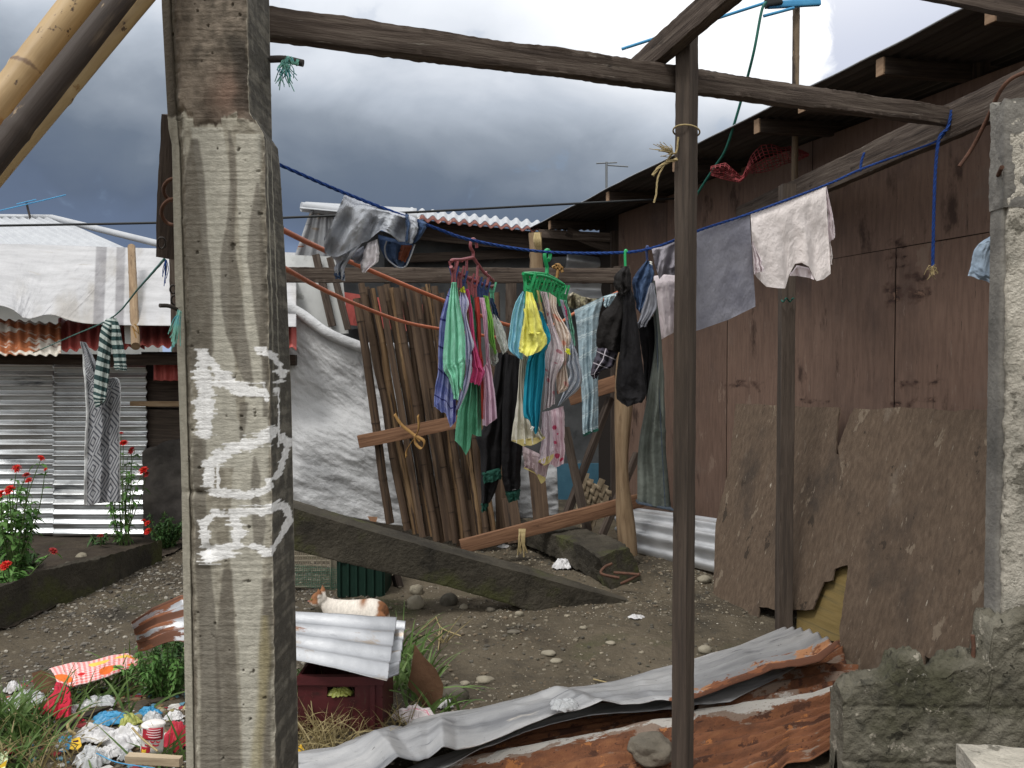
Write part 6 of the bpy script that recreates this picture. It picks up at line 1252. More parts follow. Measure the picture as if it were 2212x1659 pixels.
def bag(k, c, hx, hy, m, name, label, cat='plastic bag', amp=.5, seed=0, lift=0.0, sub=5, dep=.8, z0=None):
    """a crumpled piece of thin film lying on the ground: creased, folded over itself, hollow"""
    (px, py), = K(k, [c]); s_ = KS[k][2]; kx = 1.22 if k == 5 else 1.0; hx, hy = hx*s_*kx, hy*s_*kx
    g = GG(px, py+hy*.8) if z0 is None else G(px, py+hy*.8, z0); Zd = g[1]; rx, rz = hx*Zd/FPX, hy*Zd/FPX
    nr, nt_ = 30, 84; r_ = np.linspace(0.02, 1, nr)[:, None]; th = np.linspace(0, 2*PI, nt_, endpoint=False)[None]
    out = 1+.9*fbm(np.cos(th)*1.6+seed, np.sin(th)*1.6, 0, 3, seed)+.5*fbm(np.cos(th)*5+seed, np.sin(th)*5, 0, 2, seed+1)
    X, Y = r_*out*np.cos(th), r_*out*np.sin(th)
    wx, wy = X+.35*fbm(X*2+seed, Y*2, 0, 2, seed+5), Y+.35*fbm(X*2+seed, Y*2, 9, 2, seed+5)
    rd = lambda f, q: 1-3.4*np.abs(fbm(wx*f+seed*3.3, wy*f, 0, 2, seed+q))
    h = (1-r_**2.2)*.75+.42*rd(1.5, 2)*(1-r_**4)+.24*rd(3.0, 3); h = np.maximum(h, -.05+.06*rd(4, 6))
    Q = np.stack([g[0]+X*rx*1.1+.12*rx*rd(3, 7), g[1]+rx*dep*.35+Y*rx*dep+.10*rx*rd(3, 8), g[2]+lift+rz*(.95 if k == 5 else 1.2)*h+.004+0*X], -1)
    r2 = np.concatenate([Q, Q[:, :1]], 1); uv = np.stack([X*rx, Y*rx], -1); uv = np.concatenate([uv, uv[:, :1]], 1)
    return MB().grid(r2, uv).build(name, m, label=label, cat=cat, solid=.0012)
bag(7, (1530, 1265), 70, 34, 'plastic_clear', 'plastic_scrap', 'clear and yellowish plastic scrap lying on the topmost grey sheet', 'litter', seed=2, z0=.25)
bag(7, (1215, 408), 28, 12, 'plastic_white', 'plastic_scrap', 'tiny white plastic scrap beneath the low brown rail', 'litter', seed=4)
bag(7, (1525, 505), 50, 34, 'plastic_white', 'plastic_bag', 'crumpled white plastic bag beside the fallen column', seed=5)
bag(7, (1930, 790), 40, 12, 'plastic_white', 'plastic_scrap', 'flat white plastic scrap on the mud near the front post', 'litter', seed=6)

# ------------------------------------------------------------------ sheet over the red crate
def fD(x, y, u, v): return .010*np.sin(2*PI*y/.105+.6)+.015*fbm(x*3, y*3, 0, 3, 33)-.06*sst(u, .16, 0)*sst(v, .3, 1)+.02*np.abs(fbm(x*7, y*9, 0, 3, 35))*sst(u, .2, 0)
topD = [(284, 1352), (330, 1318), (391, 1288), (520, 1306), (638, 1323)]+K(7, [(300, 775), (500, 790), (640, 796)])
botD = [(300, 1380), (345, 1384), (392, 1389), (520, 1408), (638, 1430)]+K(7, [(300, 1070), (450, 1108), (585, 1142)])
strip(topD, botD, [.40, .43, .43, .43], [.30, .34, .35, .35], 190, 90, fD, 'galv_rust' if 'galv_rust' in MATS else 'galv', 'crate_sheet', 'bent corrugated sheet with rust streaks lying on the red crate behind the pillar', pa=lambda u, v: .30*sst(u, .32, .12)+.16*sst(v, .5, .8)*sst(u, .3, .1)+.52*sst(u, .98, .3)*sst(np.sin(v*19+1), .55, .95)-.04)
strip(K(7, [(380, 800), (560, 810), (686, 824)]), K(7, [(380, 1085), (590, 1120), (648, 1096)]), [.39, .39], [.32, .32], 60, 50, lambda x, y, u, v: .013*np.sin(2*PI*y/.105+2.), 'galv', 'crate_sheet', 'second corrugated sheet peeking out under the one on the red crate', pa=lambda u, v: 0*u-.2)
mat('crate_red', [(92, 34, 38), (118, 46, 50)], (4, 4, 4), .6, .2, 40, coord='Object', layers=[((70, 34, 34), (6, 6, 6), .56, .7), ((112, 96, 78), (14, 14, 5), .62, .74), ((50, 36, 32), (4, 4, 9), .58, .74)])
cb = thing('red_crate', 'dark red plastic crate under the corrugated sheet right of the pillar', 'crate', P(735, 1590, 3.5))
def cpt(x, y, Zc=3.46): (a, b), = K(7, [(x, y)]); return P(a, b, Zc)
fz0, fz1 = cpt(300, 1425)[2], cpt(300, 1105)[2]; fx0, fx1 = cpt(105, 1400)[0], cpt(562, 1400)[0]; sx0, sx1 = cpt(262, 1200)[0], cpt(412, 1200)[0]; sz0, sz1 = cpt(300, 1222)[2], cpt(300, 1165)[2]
def cbox(x0, x1, y0, y1, z0, z1, name): MB().bar(((x0+x1)/2, y0, (z0+z1)/2), ((x0+x1)/2, y1, (z0+z1)/2), x1-x0, z1-z0, n=3).build(name, 'crate_red', cb, smooth=False)
mb = MB()
for x0, x1, z0, z1 in ((fx0, fx1, fz0, sz0), (fx0, sx0, sz0, sz1), (sx1, fx1, sz0, sz1), (fx0, fx1, sz1, fz1)):
    mb.bar(((x0+x1)/2, 3.46, (z0+z1)/2), ((x0+x1)/2, 3.475, (z0+z1)/2), x1-x0, z1-z0, n=3)
mb.build('front_panel', 'crate_red', cb, smooth=False)
cbox(fx0, fx0+.012, 3.476, 3.76, fz0, fz1, 'side_panel'); cbox(fx1-.012, fx1, 3.476, 3.76, fz0, fz1, 'side_panel'); cbox(fx0, fx1, 3.761, 3.775, fz0, fz1, 'back_panel')
cbox(fx0-.008, fx1+.008, 3.445, 3.459, fz1-.035, fz1, 'rim'); cbox(fx1-.05, fx1-.03, 3.447, 3.459, fz0, fz1-.036, 'corner_rib')
bag(7, (325, 1198), 60, 24, 'plastic_lime', 'plastic_scrap', 'yellowish plastic scrap seen through the slot of the red crate', 'litter', seed=8, z0=.19)
plt = [P(x, y, 3.72+.0006*(y-1400)) for x, y in resamp(K(7, [(735, 935), (780, 1000), (850, 1070), (892, 1160), (885, 1215), (872, 1280), (790, 1287), (745, 1205), (695, 1165), (715, 1080), (735, 935)]), 40)[:-1]]
MB().plate(np.array(plt), (0, -1, .2), .004).build('rusty_plate', 'patchy_rust' if False else 'brown_card', label='upright rusty brown plate standing right of the red crate', cat='scrap', smooth=False)
mat('sack_pink', [(206, 196, 196), (224, 216, 216)], (40, 40, 1), .7, .4, 90, layers=[((204, 120, 140), (3, 18, 1), .54, .6)])
bag(7, (740, 1325), 115, 50, 'sack_pink', 'woven_sack', 'white and pink woven sack between the red crate and grey sheet', 'sack', amp=.3, seed=9)
bag(7, (895, 1260), 40, 34, 'plastic_white', 'plastic_scrap', 'small white scrap by the foot of the rusty plate', 'litter', seed=12)
bag(7, (112, 1505), 24, 26, 'print_yellow', 'plastic_scrap', 'yellow plastic scrap at the foot of the painted pillar', 'litter', seed=13)

# ------------------------------------------------------------------ cat
def make_cat():
    mb = MB(); Yc = 4.9
    sp = np.array([(-.728, .03, .070, .012, .02), (-.742, .02, .078, .05, .065), (-.775, .0, .088, .078, .090), (-.83, 0, .094, .086, .099), (-.90, 0, .092, .082, .095), (-.97, 0, .093, .076, .092),
                   (-1.03, -.005, .102, .068, .088), (-1.07, -.01, .122, .062, .076), (-1.095, -.018, .150, .054, .060), (-1.115, -.024, .178, .042, .042), (-1.128, -.03, .196, .040, .040)])
    q = curve(sp, 60); th = np.linspace(0, 2*PI, 32, endpoint=False)
    ring = np.stack([np.repeat(q[:, 0:1], 32, 1), Yc+q[:, 1:2]+q[:, 3:4]*np.cos(th), q[:, 2:3]+q[:, 4:5]*np.sin(th)], -1)
    mb.ring_loft(ring)
    hc = np.array([-1.133, Yc-.034, .203])
    mb.blob(hc, (.046, .044, .041), 0, 1, 0, 4); mb.blob(hc+np.array([-.034, -.020, -.012]), (.021, .021, .017), 0, 1, 0, 3); mb.blob(hc+np.array([-.012, -.03, -.018]), (.03, .022, .02), 0, 1, 0, 3)
    for dx, dy in ((.014, .030), (.006, -.026)):
        b = hc+np.array([dx, dy, .022]); mb.tube([b, b+np.array([.002, dy*.18, .026]), b+np.array([-.002, dy*.28, .052])], [.022, .014, .002], 12)
    for y in (-.055, .02):
        mb.tube(curve([(-1.04, Yc+y, .08), (-1.08, Yc+y-.01, .045), (-1.14, Yc+y-.012, .026), (-1.165, Yc+y-.012, .022)], 20), np.linspace(.03, .019, 20), 12)
    mb.blob((-.80, Yc-.06, .072), (.078, .036, .068), 0, 1, 0, 4); mb.tube(curve([(-.80, Yc-.09, .03), (-.86, Yc-.1, .022), (-.90, Yc-.1, .02)], 14), .02, 12)
    mb.tube(curve([(-.735, Yc+.02, .06), (-.70, Yc-.03, .03), (-.72, Yc-.1, .022), (-.79, Yc-.135, .02), (-.86, Yc-.14, .02)], 40), np.linspace(.02, .012, 40), 12)
    o = mb.build('tmp_cat', 'mud'); o.name = 'cat_source'
    r_ = o.modifiers.new('r', 'REMESH'); r_.mode = 'VOXEL'; r_.voxel_size = .0055
    s_ = o.modifiers.new('s', 'SMOOTH'); s_.iterations = 4; s_.factor = .5
    bpy.context.view_layer.update()
    me = bpy.data.meshes.new_from_object(o.evaluated_get(bpy.context.evaluated_depsgraph_get())); org = np.array(o.location)
    V = np.array([v.co[:] for v in me.vertices])+org; F = [tuple(p_.vertices) for p_ in me.polygons]
    bpy.data.objects.remove(o); x, y, z = V.T
    n_ = .03*fbm(x*40, y*40, z*40, 3, 5); C = lambda *c: np.array(lin(c)[:3])
    m = np.maximum.reduce([sst(x+n_*1.2, -.80, -.775)*sst(z+n_, .085, .11), np.exp(-(((x+.875)/.022)**2+((z-.19)/.03)**2)), sst(-x+n_*.8, 1.122, 1.132)*sst(z+n_, .178, .192), sst(z, .232, .245), (y < Yc-.115)*(x > -.9)*1.0*(z < .05)])
    col_ = C(222, 214, 204)*(1-m[:, None])+C(140, 96, 66)*m[:, None]
    dk = sst(z, .255, .275)*.5+.5*m*sst(fbm(x*60, y*30, z*60, 2, 8), .05, .2); col_ = col_*(1-dk[:, None])+C(96, 70, 54)*dk[:, None]
    mb2 = MB(); k4_ = [f for f in F if len(f) == 4]; k3_ = [f for f in F if len(f) == 3]
    mb2.add(V, np.array(k4_), V[:, [0, 2]], None, col_)
    return mb2, hc
mat('cat_fur', [(1, 1, 1)], (90, 30, 60), .9, .5, 260, vcol=True, coord='Object', bdist=.004, lo=.2, hi=.8)
cmb, hc = make_cat(); cat_o = cmb.build('cat', 'cat_fur', label='white cat with ginger patches lying behind the rusty corrugated sheet', cat='cat')
mat('cat_eye', [(120, 116, 60)], (9, 9, 9), .15, 0); mat('cat_nose', [(176, 120, 112)], (9, 9, 9), .5, 0)
for d in ((-.036, -.034, .006), (-.042, .008, .006)): MB().blob(hc+np.array(d), (.006, .006, .005), 0, 1, 0, 2).build('eye', 'cat_eye', cat_o)
MB().blob(hc+np.array([-.056, -.022, -.008]), (.005, .006, .004), 0, 1, 0, 2).build('nose', 'cat_nose', cat_o)

# ------------------------------------------------------------------ cage and tub under the slab
mat('cage_wire', [(124, 116, 102), (144, 136, 120)], (9, 9, 1), .7, 0, metal=.3); mat('green_net', [(28, 84, 66), (36, 96, 76)], (9, 9, 1), .7, 0); mat('tub_green', [(14, 40, 32), (22, 52, 42)], (5, 5, 5), .6, .2, 30, coord='Object')
cg = thing('wire_cage', 'rusty wire animal cage with green netting under the fallen slab', 'cage', P(650, 1285, 5.8))
x0, x1 = P(575, 1200, 5.8)[0], P(715, 1200, 5.8)[0]; zt_ = P(650, 1180, 5.8)[2]
mb = MB()
for yy in (5.8, 6.25):
    for x in np.arange(x0, x1+.001, .032): mb.tube([(x, yy, .02), (x, yy, zt_)], .0032, 4)
    for z in np.arange(.03, zt_, .034): mb.tube([(x0, yy, z), (x1, yy, z)], .0032, 4)
for x in (x0, x1):
    for y in np.arange(5.8, 6.26, .032): mb.tube([(x, y, .02), (x, y, zt_)], .0032, 4)
mb.build('wire_mesh', 'cage_wire', cg)
mb = MB()
for x, y in ((x0, 5.795), (x1, 5.795), (x0, 6.255), (x1, 6.255)): mb.tube([(x, y, 0), (x, y, zt_+.01)], .009, 6)
for z in (.02, zt_): mb.tube([(x0, 5.795, z), (x1, 5.795, z)], .008, 6)
mb.build('cage_frame', 'cage_wire', cg)
a, b = P(600, 1215, 5.76), P(732, 1262, 5.76); U, V_ = np.meshgrid(np.linspace(0, 1, 34), np.linspace(0, 1, 14), indexing='ij')
Q = np.stack([a[0]+(b[0]-a[0])*U, 5.76+.02*fbm(U*6, V_*4, 0, 3, 3), a[2]+(b[2]-a[2])*V_-.04*U], -1); MB().grid(Q).build('netting', 'green_net', cg, wire=.0025, smooth=False)
tb = thing('green_tub', 'dark green ribbed plastic tub behind the fallen slab', 'tub', P(778, 1298, 5.6))
x0, x1 = P(728, 1250, 5.6)[0], P(831, 1250, 5.6)[0]; z1 = P(780, 1210, 5.6)[2]
MB().bar(((x0+x1)/2, 5.6, z1/2), ((x0+x1)/2, 5.95, z1/2), x1-x0, z1, n=4, rough=.003).build('body', 'tub_green', tb, auto=.6)
for x in np.linspace(x0+.02, x1-.02, 6): MB().bar((x, 5.592, .01), (x, 5.592, z1), .012, .012, (0, 1, 0), n=3).build('rib', 'tub_green', tb)
MB().bar(((x0+x1)/2, 5.58, z1+.012), ((x0+x1)/2, 5.97, z1+.012), x1-x0+.02, .02, n=4).build('rim', 'tub_green', tb)
(a, b) = K(7, [(632, 560), (660, 670)]); lumber('peg', P(*a, 5.9), P(*b, 5.85), .05, .05, 'dark_timber', 'dark peg standing in the ground behind the fallen slab', 'stake', rough=.004, seed=90)
(a, b) = K(7, [(480, 245), (535, 268)]); MB().plate(np.array([P(a[0], a[1], 6.4), P(a[0]+6, a[1]+10, 6.38), P(b[0]-3, b[1]+3, 6.38), P(b[0], b[1]-8, 6.4)]), (0, -1, 0), .003).build('orange_scrap', 'brown_card', label='small orange brown scrap above the fallen slab', cat='litter')

# ------------------------------------------------------------------ stones
for i, (x, y, hx, hy, m, lab) in enumerate(((735, 705, 48, 46, 'stone_pale', 'large pale stone propping the fallen slab, in front'), (745, 635, 40, 36, 'stone_pale', 'pale stone wedged under the fallen slab, behind the larger one'),
        (920, 690, 50, 42, 'stone_dark', 'dark rounded stone in the shade under the fallen slab'), (1000, 730, 22, 18, 'stone_pale', 'small round pale stone beside the dark one under the slab'), (1145, 745, 24, 18, 'stone_dark', 'small dark stone below the lower edge of the slab'),
        (1300, 768, 24, 16, 'stone_pale', 'pale pebble at the tip of the fallen slab'), (1460, 982, 42, 14, 'stone_pale', 'flat pale stone, left of two in the middle of the mud'), (1500, 1025, 34, 14, 'stone_pale', 'flat pale stone, nearer of two in the middle of the mud'),
        (1795, 928, 28, 10, 'stone_pale', 'long whitish stone on the mud left of the front post'), (1115, 1125, 50, 20, 'stone_pale', 'broad flat pale rubble piece left on the mud'), (1005, 1145, 28, 16, 'stone_pale', 'small rubble piece beside the broad flat one'),
        (1270, 868, 36, 12, 'stone_dark', 'flat greyish stone below the slab tip'), (1645, 845, 22, 10, 'stone_pale', 'small tan stone, far right on the mud'), (715, 880, 30, 22, 'stone_dark', 'dark stone behind the corrugated sheet corner'), (950, 1200, 80, 60, 'stone_dark', 'low mossy rubble heap right of the rusty plate'))):
    (a, b), = K(7, [(x, y)]); s_ = .4; g = GG(a, b+hy*s_*.8); rx, rz = hx*s_*g[1]/FPX, hy*s_*g[1]/FPX
    MB().blob(g+np.array([0, rx*.3, rz*.45]), (rx, rx*.8, rz), .3, 1.3, i+3, 3).build('stone', m, label=lab, cat='stone')
for i, (x, y, hx, hy, lab) in enumerate(((205, 870, 30, 20, 'tan stone beside the front post, near the left plywood sheet'), (207, 1165, 30, 20, 'yellowish stone just right of the front post above the sheets'))):
    (a, b), = K(8, [(x, y)]); g = GG(a, b+hy*.4); rx, rz = hx*.52*g[1]/FPX, hy*.52*g[1]/FPX; MB().blob(g+np.array([0, 0, rz*.5]), (rx, rx*.8, rz), .35, 1.5, i+31, 3).build('stone', 'stone_pale', label=lab, cat='stone')
for i, (x, y, hx, hy, m, lab) in enumerate(((575, 155, 40, 26, 'stone_pale', 'pale stone lying on the soil of the left flower bed'), (475, 215, 26, 20, 'stone_dark', 'dark stone in the flower bed right of the red bloom'))):
    (a, b), = K(5, [(x, y)]); g = GG(a, b+hy*.3); rx, rz = hx*.3067*g[1]/FPX, hy*.3067*g[1]/FPX; MB().blob(g+np.array([0, 0, rz*.5]), (rx, rx*.8, rz), .35, 1.5, i+41, 3).build('stone', m, label=lab, cat='stone')

# ------------------------------------------------------------------ rubbish at the lower left
def fruit(q, vec, c):
    s_ = q('ShaderNodeSeparateXYZ', {0: vec}); g = .022
    a = q.math('GREATER_THAN', q.math('FRACT', q.math('DIVIDE', s_.outputs[0], g)), .5); b = q.math('GREATER_THAN', q.math('FRACT', q.math('DIVIDE', s_.outputs[1], g)), .5)
    c = q.mix(q.math('MULTIPLY', q.math('ADD', a, b), .45), lin((232, 206, 204)), lin((214, 90, 84)))
    v = q('ShaderNodeTexVoronoi', {'Vector': vec, 'Scale': 9.0}); k = q.math('LESS_THAN', v.outputs[0], .42)
    pick = q.ramp(q('ShaderNodeSeparateXYZ', {0: v.outputs[1]}).outputs[0], [(0, lin((196, 40, 44))), (.25, lin((226, 110, 50))), (.5, lin((150, 180, 80))), (.72, lin((216, 60, 56))), (.88, lin((234, 190, 90)))], 'CONSTANT')
    big = q.smooth(s_.outputs[0], .40, .36)
    return q.mix(q.math('MULTIPLY', k, big), c, pick)
cl('fruit_cloth', [(220, 120, 110), (228, 140, 130)], fn=fruit, trans=0)
strip(K(5, [(345, 960), (430, 935), (520, 905), (640, 895), (760, 870), (900, 855), (985, 905)]), K(5, [(400, 1045), (455, 1070), (500, 1100), (620, 1070), (720, 1035), (830, 1000), (965, 945)]), [.16, .17, .12], [.18, .17, .14], 90, 40,
      lambda x, y, u, v: .03*fbm(x*7, y*7, 0, 3, 3)+.02*np.sin(PI*v), 'fruit_cloth', 'oilcloth', 'red and white checked oilcloth printed with fruit on the rubbish', cat='tablecloth', solid=.003)
cloth(K(5, [(395, 1050), (370, 1130), (310, 1190), (295, 1230)]), K(5, [(450, 1065), (490, 1110), (508, 1190), (500, 1290)]), [3.62, 3.45], 'cloth_crimson', 'red_cloth', 'crimson cloth crumpled in the rubbish below the oilcloth', 'cloth', thick=.05, seed=131, amp=.02, wr=.03, fq=1.8, hem=[(0, 0), (.5, 16), (1, 0)])
plt = [P(x, y, 3.72) for x, y in K(5, [(225, 990), (290, 970), (385, 1010), (392, 1060), (350, 1120), (250, 1190), (240, 1100)])]
MB().plate(np.array(plt), (0.2, -1, .4), .004).build('rusty_scrap', 'brown_card', label='rusty brown scrap standing left of the crimson cloth', cat='scrap', smooth=False)
for i, (x, y, hx, hy, m, nm, lab, ct) in enumerate((
        (75, 1085, 40, 46, 'plastic_white', 'plastic_bag', 'small whitish bag at the left end of the rubbish heap', 'plastic bag'), (160, 1160, 90, 60, 'plastic_clear', 'plastic_bag', 'pale greenish clear bag below the rusty brown scrap', 'plastic bag'),
        (250, 1255, 50, 36, 'plastic_red', 'plastic_wrapper', 'red wrapper at the left of the crimson cloth', 'wrapper'), (510, 1250, 72, 52, 'plastic_white', 'plastic_bag', 'white bag right of the crimson cloth with red edge', 'plastic bag'), (500, 1320, 62, 26, 'cloth_crimson', 'red_rag', 'flat dark red rag under the white bag', 'rag'),
        (745, 1310, 104, 46, 'plastic_blue', 'plastic_bag', 'sky blue plastic bag in the middle of the rubbish', 'plastic bag'), (895, 1320, 56, 48, 'plastic_lime', 'plastic_wrapper', 'olive green wrapper right of the sky blue bag', 'wrapper'), (1030, 1265, 56, 42, 'plastic_blue', 'plastic_wrapper', 'blue wrapper beside the leafy weeds near the pillar', 'wrapper'),
        (1060, 1300, 50, 50, 'plastic_clear', 'plastic_bag', 'clear bag above the white and red carton', 'plastic bag'), (865, 1430, 128, 92, 'plastic_white', 'plastic_bag', 'big white bag left of the white and red carton', 'plastic bag'), (640, 1420, 110, 56, 'plastic_white', 'plastic_bag', 'greyish white bag above the blue paper scrap', 'plastic bag'),
        (625, 1570, 90, 90, 'plastic_clear', 'plastic_bag', 'grey torn bag at the very bottom of the rubbish', 'plastic bag'), (755, 1545, 74, 46, 'plastic_white', 'plastic_bag', 'round white bag left of the pale wooden stick', 'plastic bag'), (1225, 1415, 72, 128, 'plastic_red', 'plastic_bag', 'bright red plastic bag against the foot of the pillar', 'plastic bag'),
        (345, 1375, 30, 22, 'plastic_white', 'plastic_wrapper', 'small white wrapper below the red wrapper', 'wrapper'), (1210, 1290, 50, 36, 'plastic_white', 'plastic_bag', 'small white bag above the bright red one', 'plastic bag'), (880, 1560, 36, 50, 'plastic_clear', 'plastic_wrapper', 'clear wrapper at the left end of the wooden stick', 'wrapper'),
        (680, 1190, 90, 40, 'plastic_clear', 'plastic_bag', 'dull clear bag under the lower edge of the oilcloth', 'plastic bag'))):
    bag(5, (x, y), hx, hy, m, nm, lab, ct, seed=i+20, amp=.45)
def flat(k, pts, Zs, m, name, label, cat='paper', tilt=(0, -1, .7), par=None, th=.002):
    q = K(k, pts); return MB().plate(np.array([P(x, y, z) for (x, y), z in zip(q, np.broadcast_to(Zs, (len(q),)))]), tilt, th).build(name, m, par, smooth=False, label=label, cat=cat)
flat(5, [(420, 1435), (505, 1430), (512, 1500), (470, 1545), (385, 1550), (395, 1490)], [3.3, 3.3, 3.25, 3.2, 3.2, 3.25], 'plastic_blue', 'blue_paper', 'flat blue paper scrap, lower left in the rubbish')
fs = flat(5, [(505, 1455), (560, 1440), (575, 1500), (545, 1535), (490, 1525)], [3.25, 3.25, 3.22, 3.2, 3.2], 'print_yellow', 'sachet', 'yellow and purple sachet beside the blue paper scrap', 'wrapper')
mat('print_purple', [(70, 40, 80)], (9, 9, 1), .5, 0); flat(5, [(512, 1470), (550, 1460), (555, 1490), (515, 1500)], 3.235, 'print_purple', 'printed_patch', None, par=fs)
mat('leaflet', [(196, 214, 170), (214, 224, 186)], (9, 9, 1), .6, .1, 30); lf = flat(5, [(-60, 1560), (50, 1535), (55, 1600), (20, 1700), (-80, 1720)], [3.15, 3.12, 3.05, 2.95, 2.98], 'leaflet', 'leaflet', 'pale green and yellow leaflet in the lower left corner')
flat(5, [(0, 1640), (50, 1600), (30, 1680), (-40, 1710)], 3.0, 'print_yellow', 'printed_patch', None, par=lf)
# carton with red label
ct = thing('carton', 'white and red printed carton lying upside down in the rubbish', 'carton', P(328, 1630, 3.2))
def cpo(x, y, Zc=3.15): (a, b), = K(5, [(x, y)]); return P(a, b, Zc)
def curved(x0, x1, y0, y1, m, name, par, off=0.0, xs=0.0, n=24):
    u = np.linspace(-1, 1, n)[:, None]; v = np.linspace(0, 1, 10)[None]; px = (x0+x1)/2+(x1-x0)/2*u-xs*v; py = y0+(y1-y0)*v+8*(1-u*u)
    (ox, oy), s_ = (KS[5][0], KS[5][1]), KS[5][2]
    Q = P(ox+s_*px, oy+s_*py, 3.13+.035*u**2*((x1-x0)/170)**2-off+0*v); return MB().grid(Q, flip=True).build(name, m, par, solid=.0015)
curved(1000, 1160, 1345, 1545, 'carton_white', 'body', ct, 0, 12)
curved(1008, 1150, 1372, 1455, 'print_red', 'label', ct, .004, 5)
for i in range(4):
    curved(1030+6*(i % 2), 1132-14*((i*3) % 3), 1384+17*i, 1390+17*i, 'print_pink', 'print_line', ct, .007, 0, 14)
for i, (a, b) in enumerate(((1020, 1045), (1058, 1090), (1100, 1128), (1020, 1060), (1075, 1120))): curved(a, b, 1466+24*(i//3), 1476+24*(i//3), 'print_red', 'print_line', ct, .004, 0, 8)
curved(996, 1062, 1505, 1548, 'print_red', 'print_patch', ct, .004, 3); curved(1000, 1030, 1525, 1549, 'print_yellow', 'print_patch', ct, .006, 3)
MB().blob(cpo(1080, 1350, 3.17), (.045, .04, .012), .05, 1, 3, 3).build('carton_base', 'carton_white', ct)
lumber('stick', cpo(895, 1590, 3.02), cpo(1275, 1612, 3.0), .03, .03, 'woven_strip', 'pale flat wooden stick at the bottom beside the pillar', 'stick', rough=.003, seed=95)
lumber('plank', cpo(290, 1450, 3.25)+np.array([0, 0, .01]), cpo(775, 1215, 3.65), .05, .02, 'dark_timber', 'dark rotten plank lying slantwise through the rubbish', 'plank', rough=.006, seed=96)
MB().tube(curve([cpo(540, 1290, 3.35), cpo(480, 1345, 3.28), cpo(490, 1395, 3.25), cpo(530, 1420, 3.25)], 30), .006, 8).build('yellow_loop', 'straw_rope', label='curved dry yellow stem bending over the rubbish', cat='twig')
MB().tube(curve([cpo(930, 1375, 3.15), cpo(1000, 1450, 3.12), cpo(1110, 1540, 3.08)], 20), .004, 6).build('twig', 'straw_rope', label='straight dry twig leaning on the white and red carton', cat='twig')
MB().tube(curve([cpo(680, 1555, 3.08), cpo(830, 1620, 3.0), cpo(1090, 1660, 2.95)], 40), .002, 6).build('blue_string', 'antenna_blue', label='thin blue string trailing along the bottom of the rubbish', cat='string')
# ================================================================== plants
def leafmat(name, cols, **k): return mat(name, cols, (6, 6, 6), .6, .2, 60, coord='Object', trans=.25, spec=.35, **k)
leafmat('leaf_green', [(62, 96, 48), (84, 124, 60), (108, 146, 78)]); leafmat('leaf_dark', [(40, 66, 36), (58, 90, 46), (76, 110, 58)]); leafmat('grass_green', [(66, 90, 46), (92, 118, 62), (118, 140, 84)]); leafmat('grass_dry', [(120, 108, 72), (152, 138, 98), (168, 154, 116)])
mat('stem_green', [(70, 92, 50), (92, 110, 64)], (9, 9, 1), .7, .1, 50); mat('petal_red', [(186, 28, 24), (214, 44, 34)], (30, 30, 1), .6, .2, 60, trans=.2); mat('petal_dark', [(150, 40, 44), (176, 54, 54)], (30, 30, 1), .6, .2, 60, trans=.2); mat('flower_eye', [(150, 96, 40)], (30, 30, 1), .8, .4, 90)
def leaves(mb, base, d, L, W, droop, rg):
    """many lance shaped leaves at once"""
    n = len(base); d = unit(d); s_ = unit(np.cross(d, np.array([0, 0, 1.])+rg.normal(0, .25, (n, 3)))); up = np.cross(s_, d)
    t = np.linspace(0, 1, 5); wd_ = np.array([.12, .8, 1., .66, .03]); rows = []
    for a, b in zip(t, wd_):
        c = base+d*(L*a)[:, None]-np.array([0, 0, 1.])*(droop*L*a*a)[:, None]
        rows.append(np.stack([c-s_*(W*b*.5)[:, None]+up*(W*.12*b)[:, None], c, c+s_*(W*b*.5)[:, None]+up*(W*.12*b)[:, None]], 1))
    Q = np.stack(rows, 1).reshape(n, 15, 3); F = []
    for i in range(4):
        for j in range(2): F.append([i*3+j, i*3+j+1, (i+1)*3+j+1, (i+1)*3+j])
    F = np.array(F)[None]+(np.arange(n)*15)[:, None, None]
    return mb.add(Q.reshape(-1, 3), F.reshape(-1, 4), Q.reshape(-1, 3)[:, :2])
def flower(c, r_, par, m, seed, tiltv=(0, -.5, 1)):
    rg = np.random.default_rng(seed); ax = unit(np.array(tiltv)+rg.normal(0, .25, 3)); e1 = unit(np.cross(ax, [1, .2, .1])); e2 = np.cross(ax, e1); mb = MB()
    for k, (n, rr, h) in enumerate(((14, 1., 0), (11, .75, .12), (8, .5, .22))):
        th = np.arange(n)*2*PI/n+k*.4+rg.normal(0, .08, n); d = np.cos(th)[:, None]*e1+np.sin(th)[:, None]*e2+ax*(.1+.25*k)
        leaves(mb, np.repeat((c+ax*h*r_)[None], n, 0), d, np.full(n, rr*r_), np.full(n, .42*r_), np.full(n, .1), rg)
    o = mb.build('flower', m, par); MB().blob(c+ax*.2*r_, .2*r_, .1, 2, 1, 2).build('flower_eye', 'flower_eye', o); return o
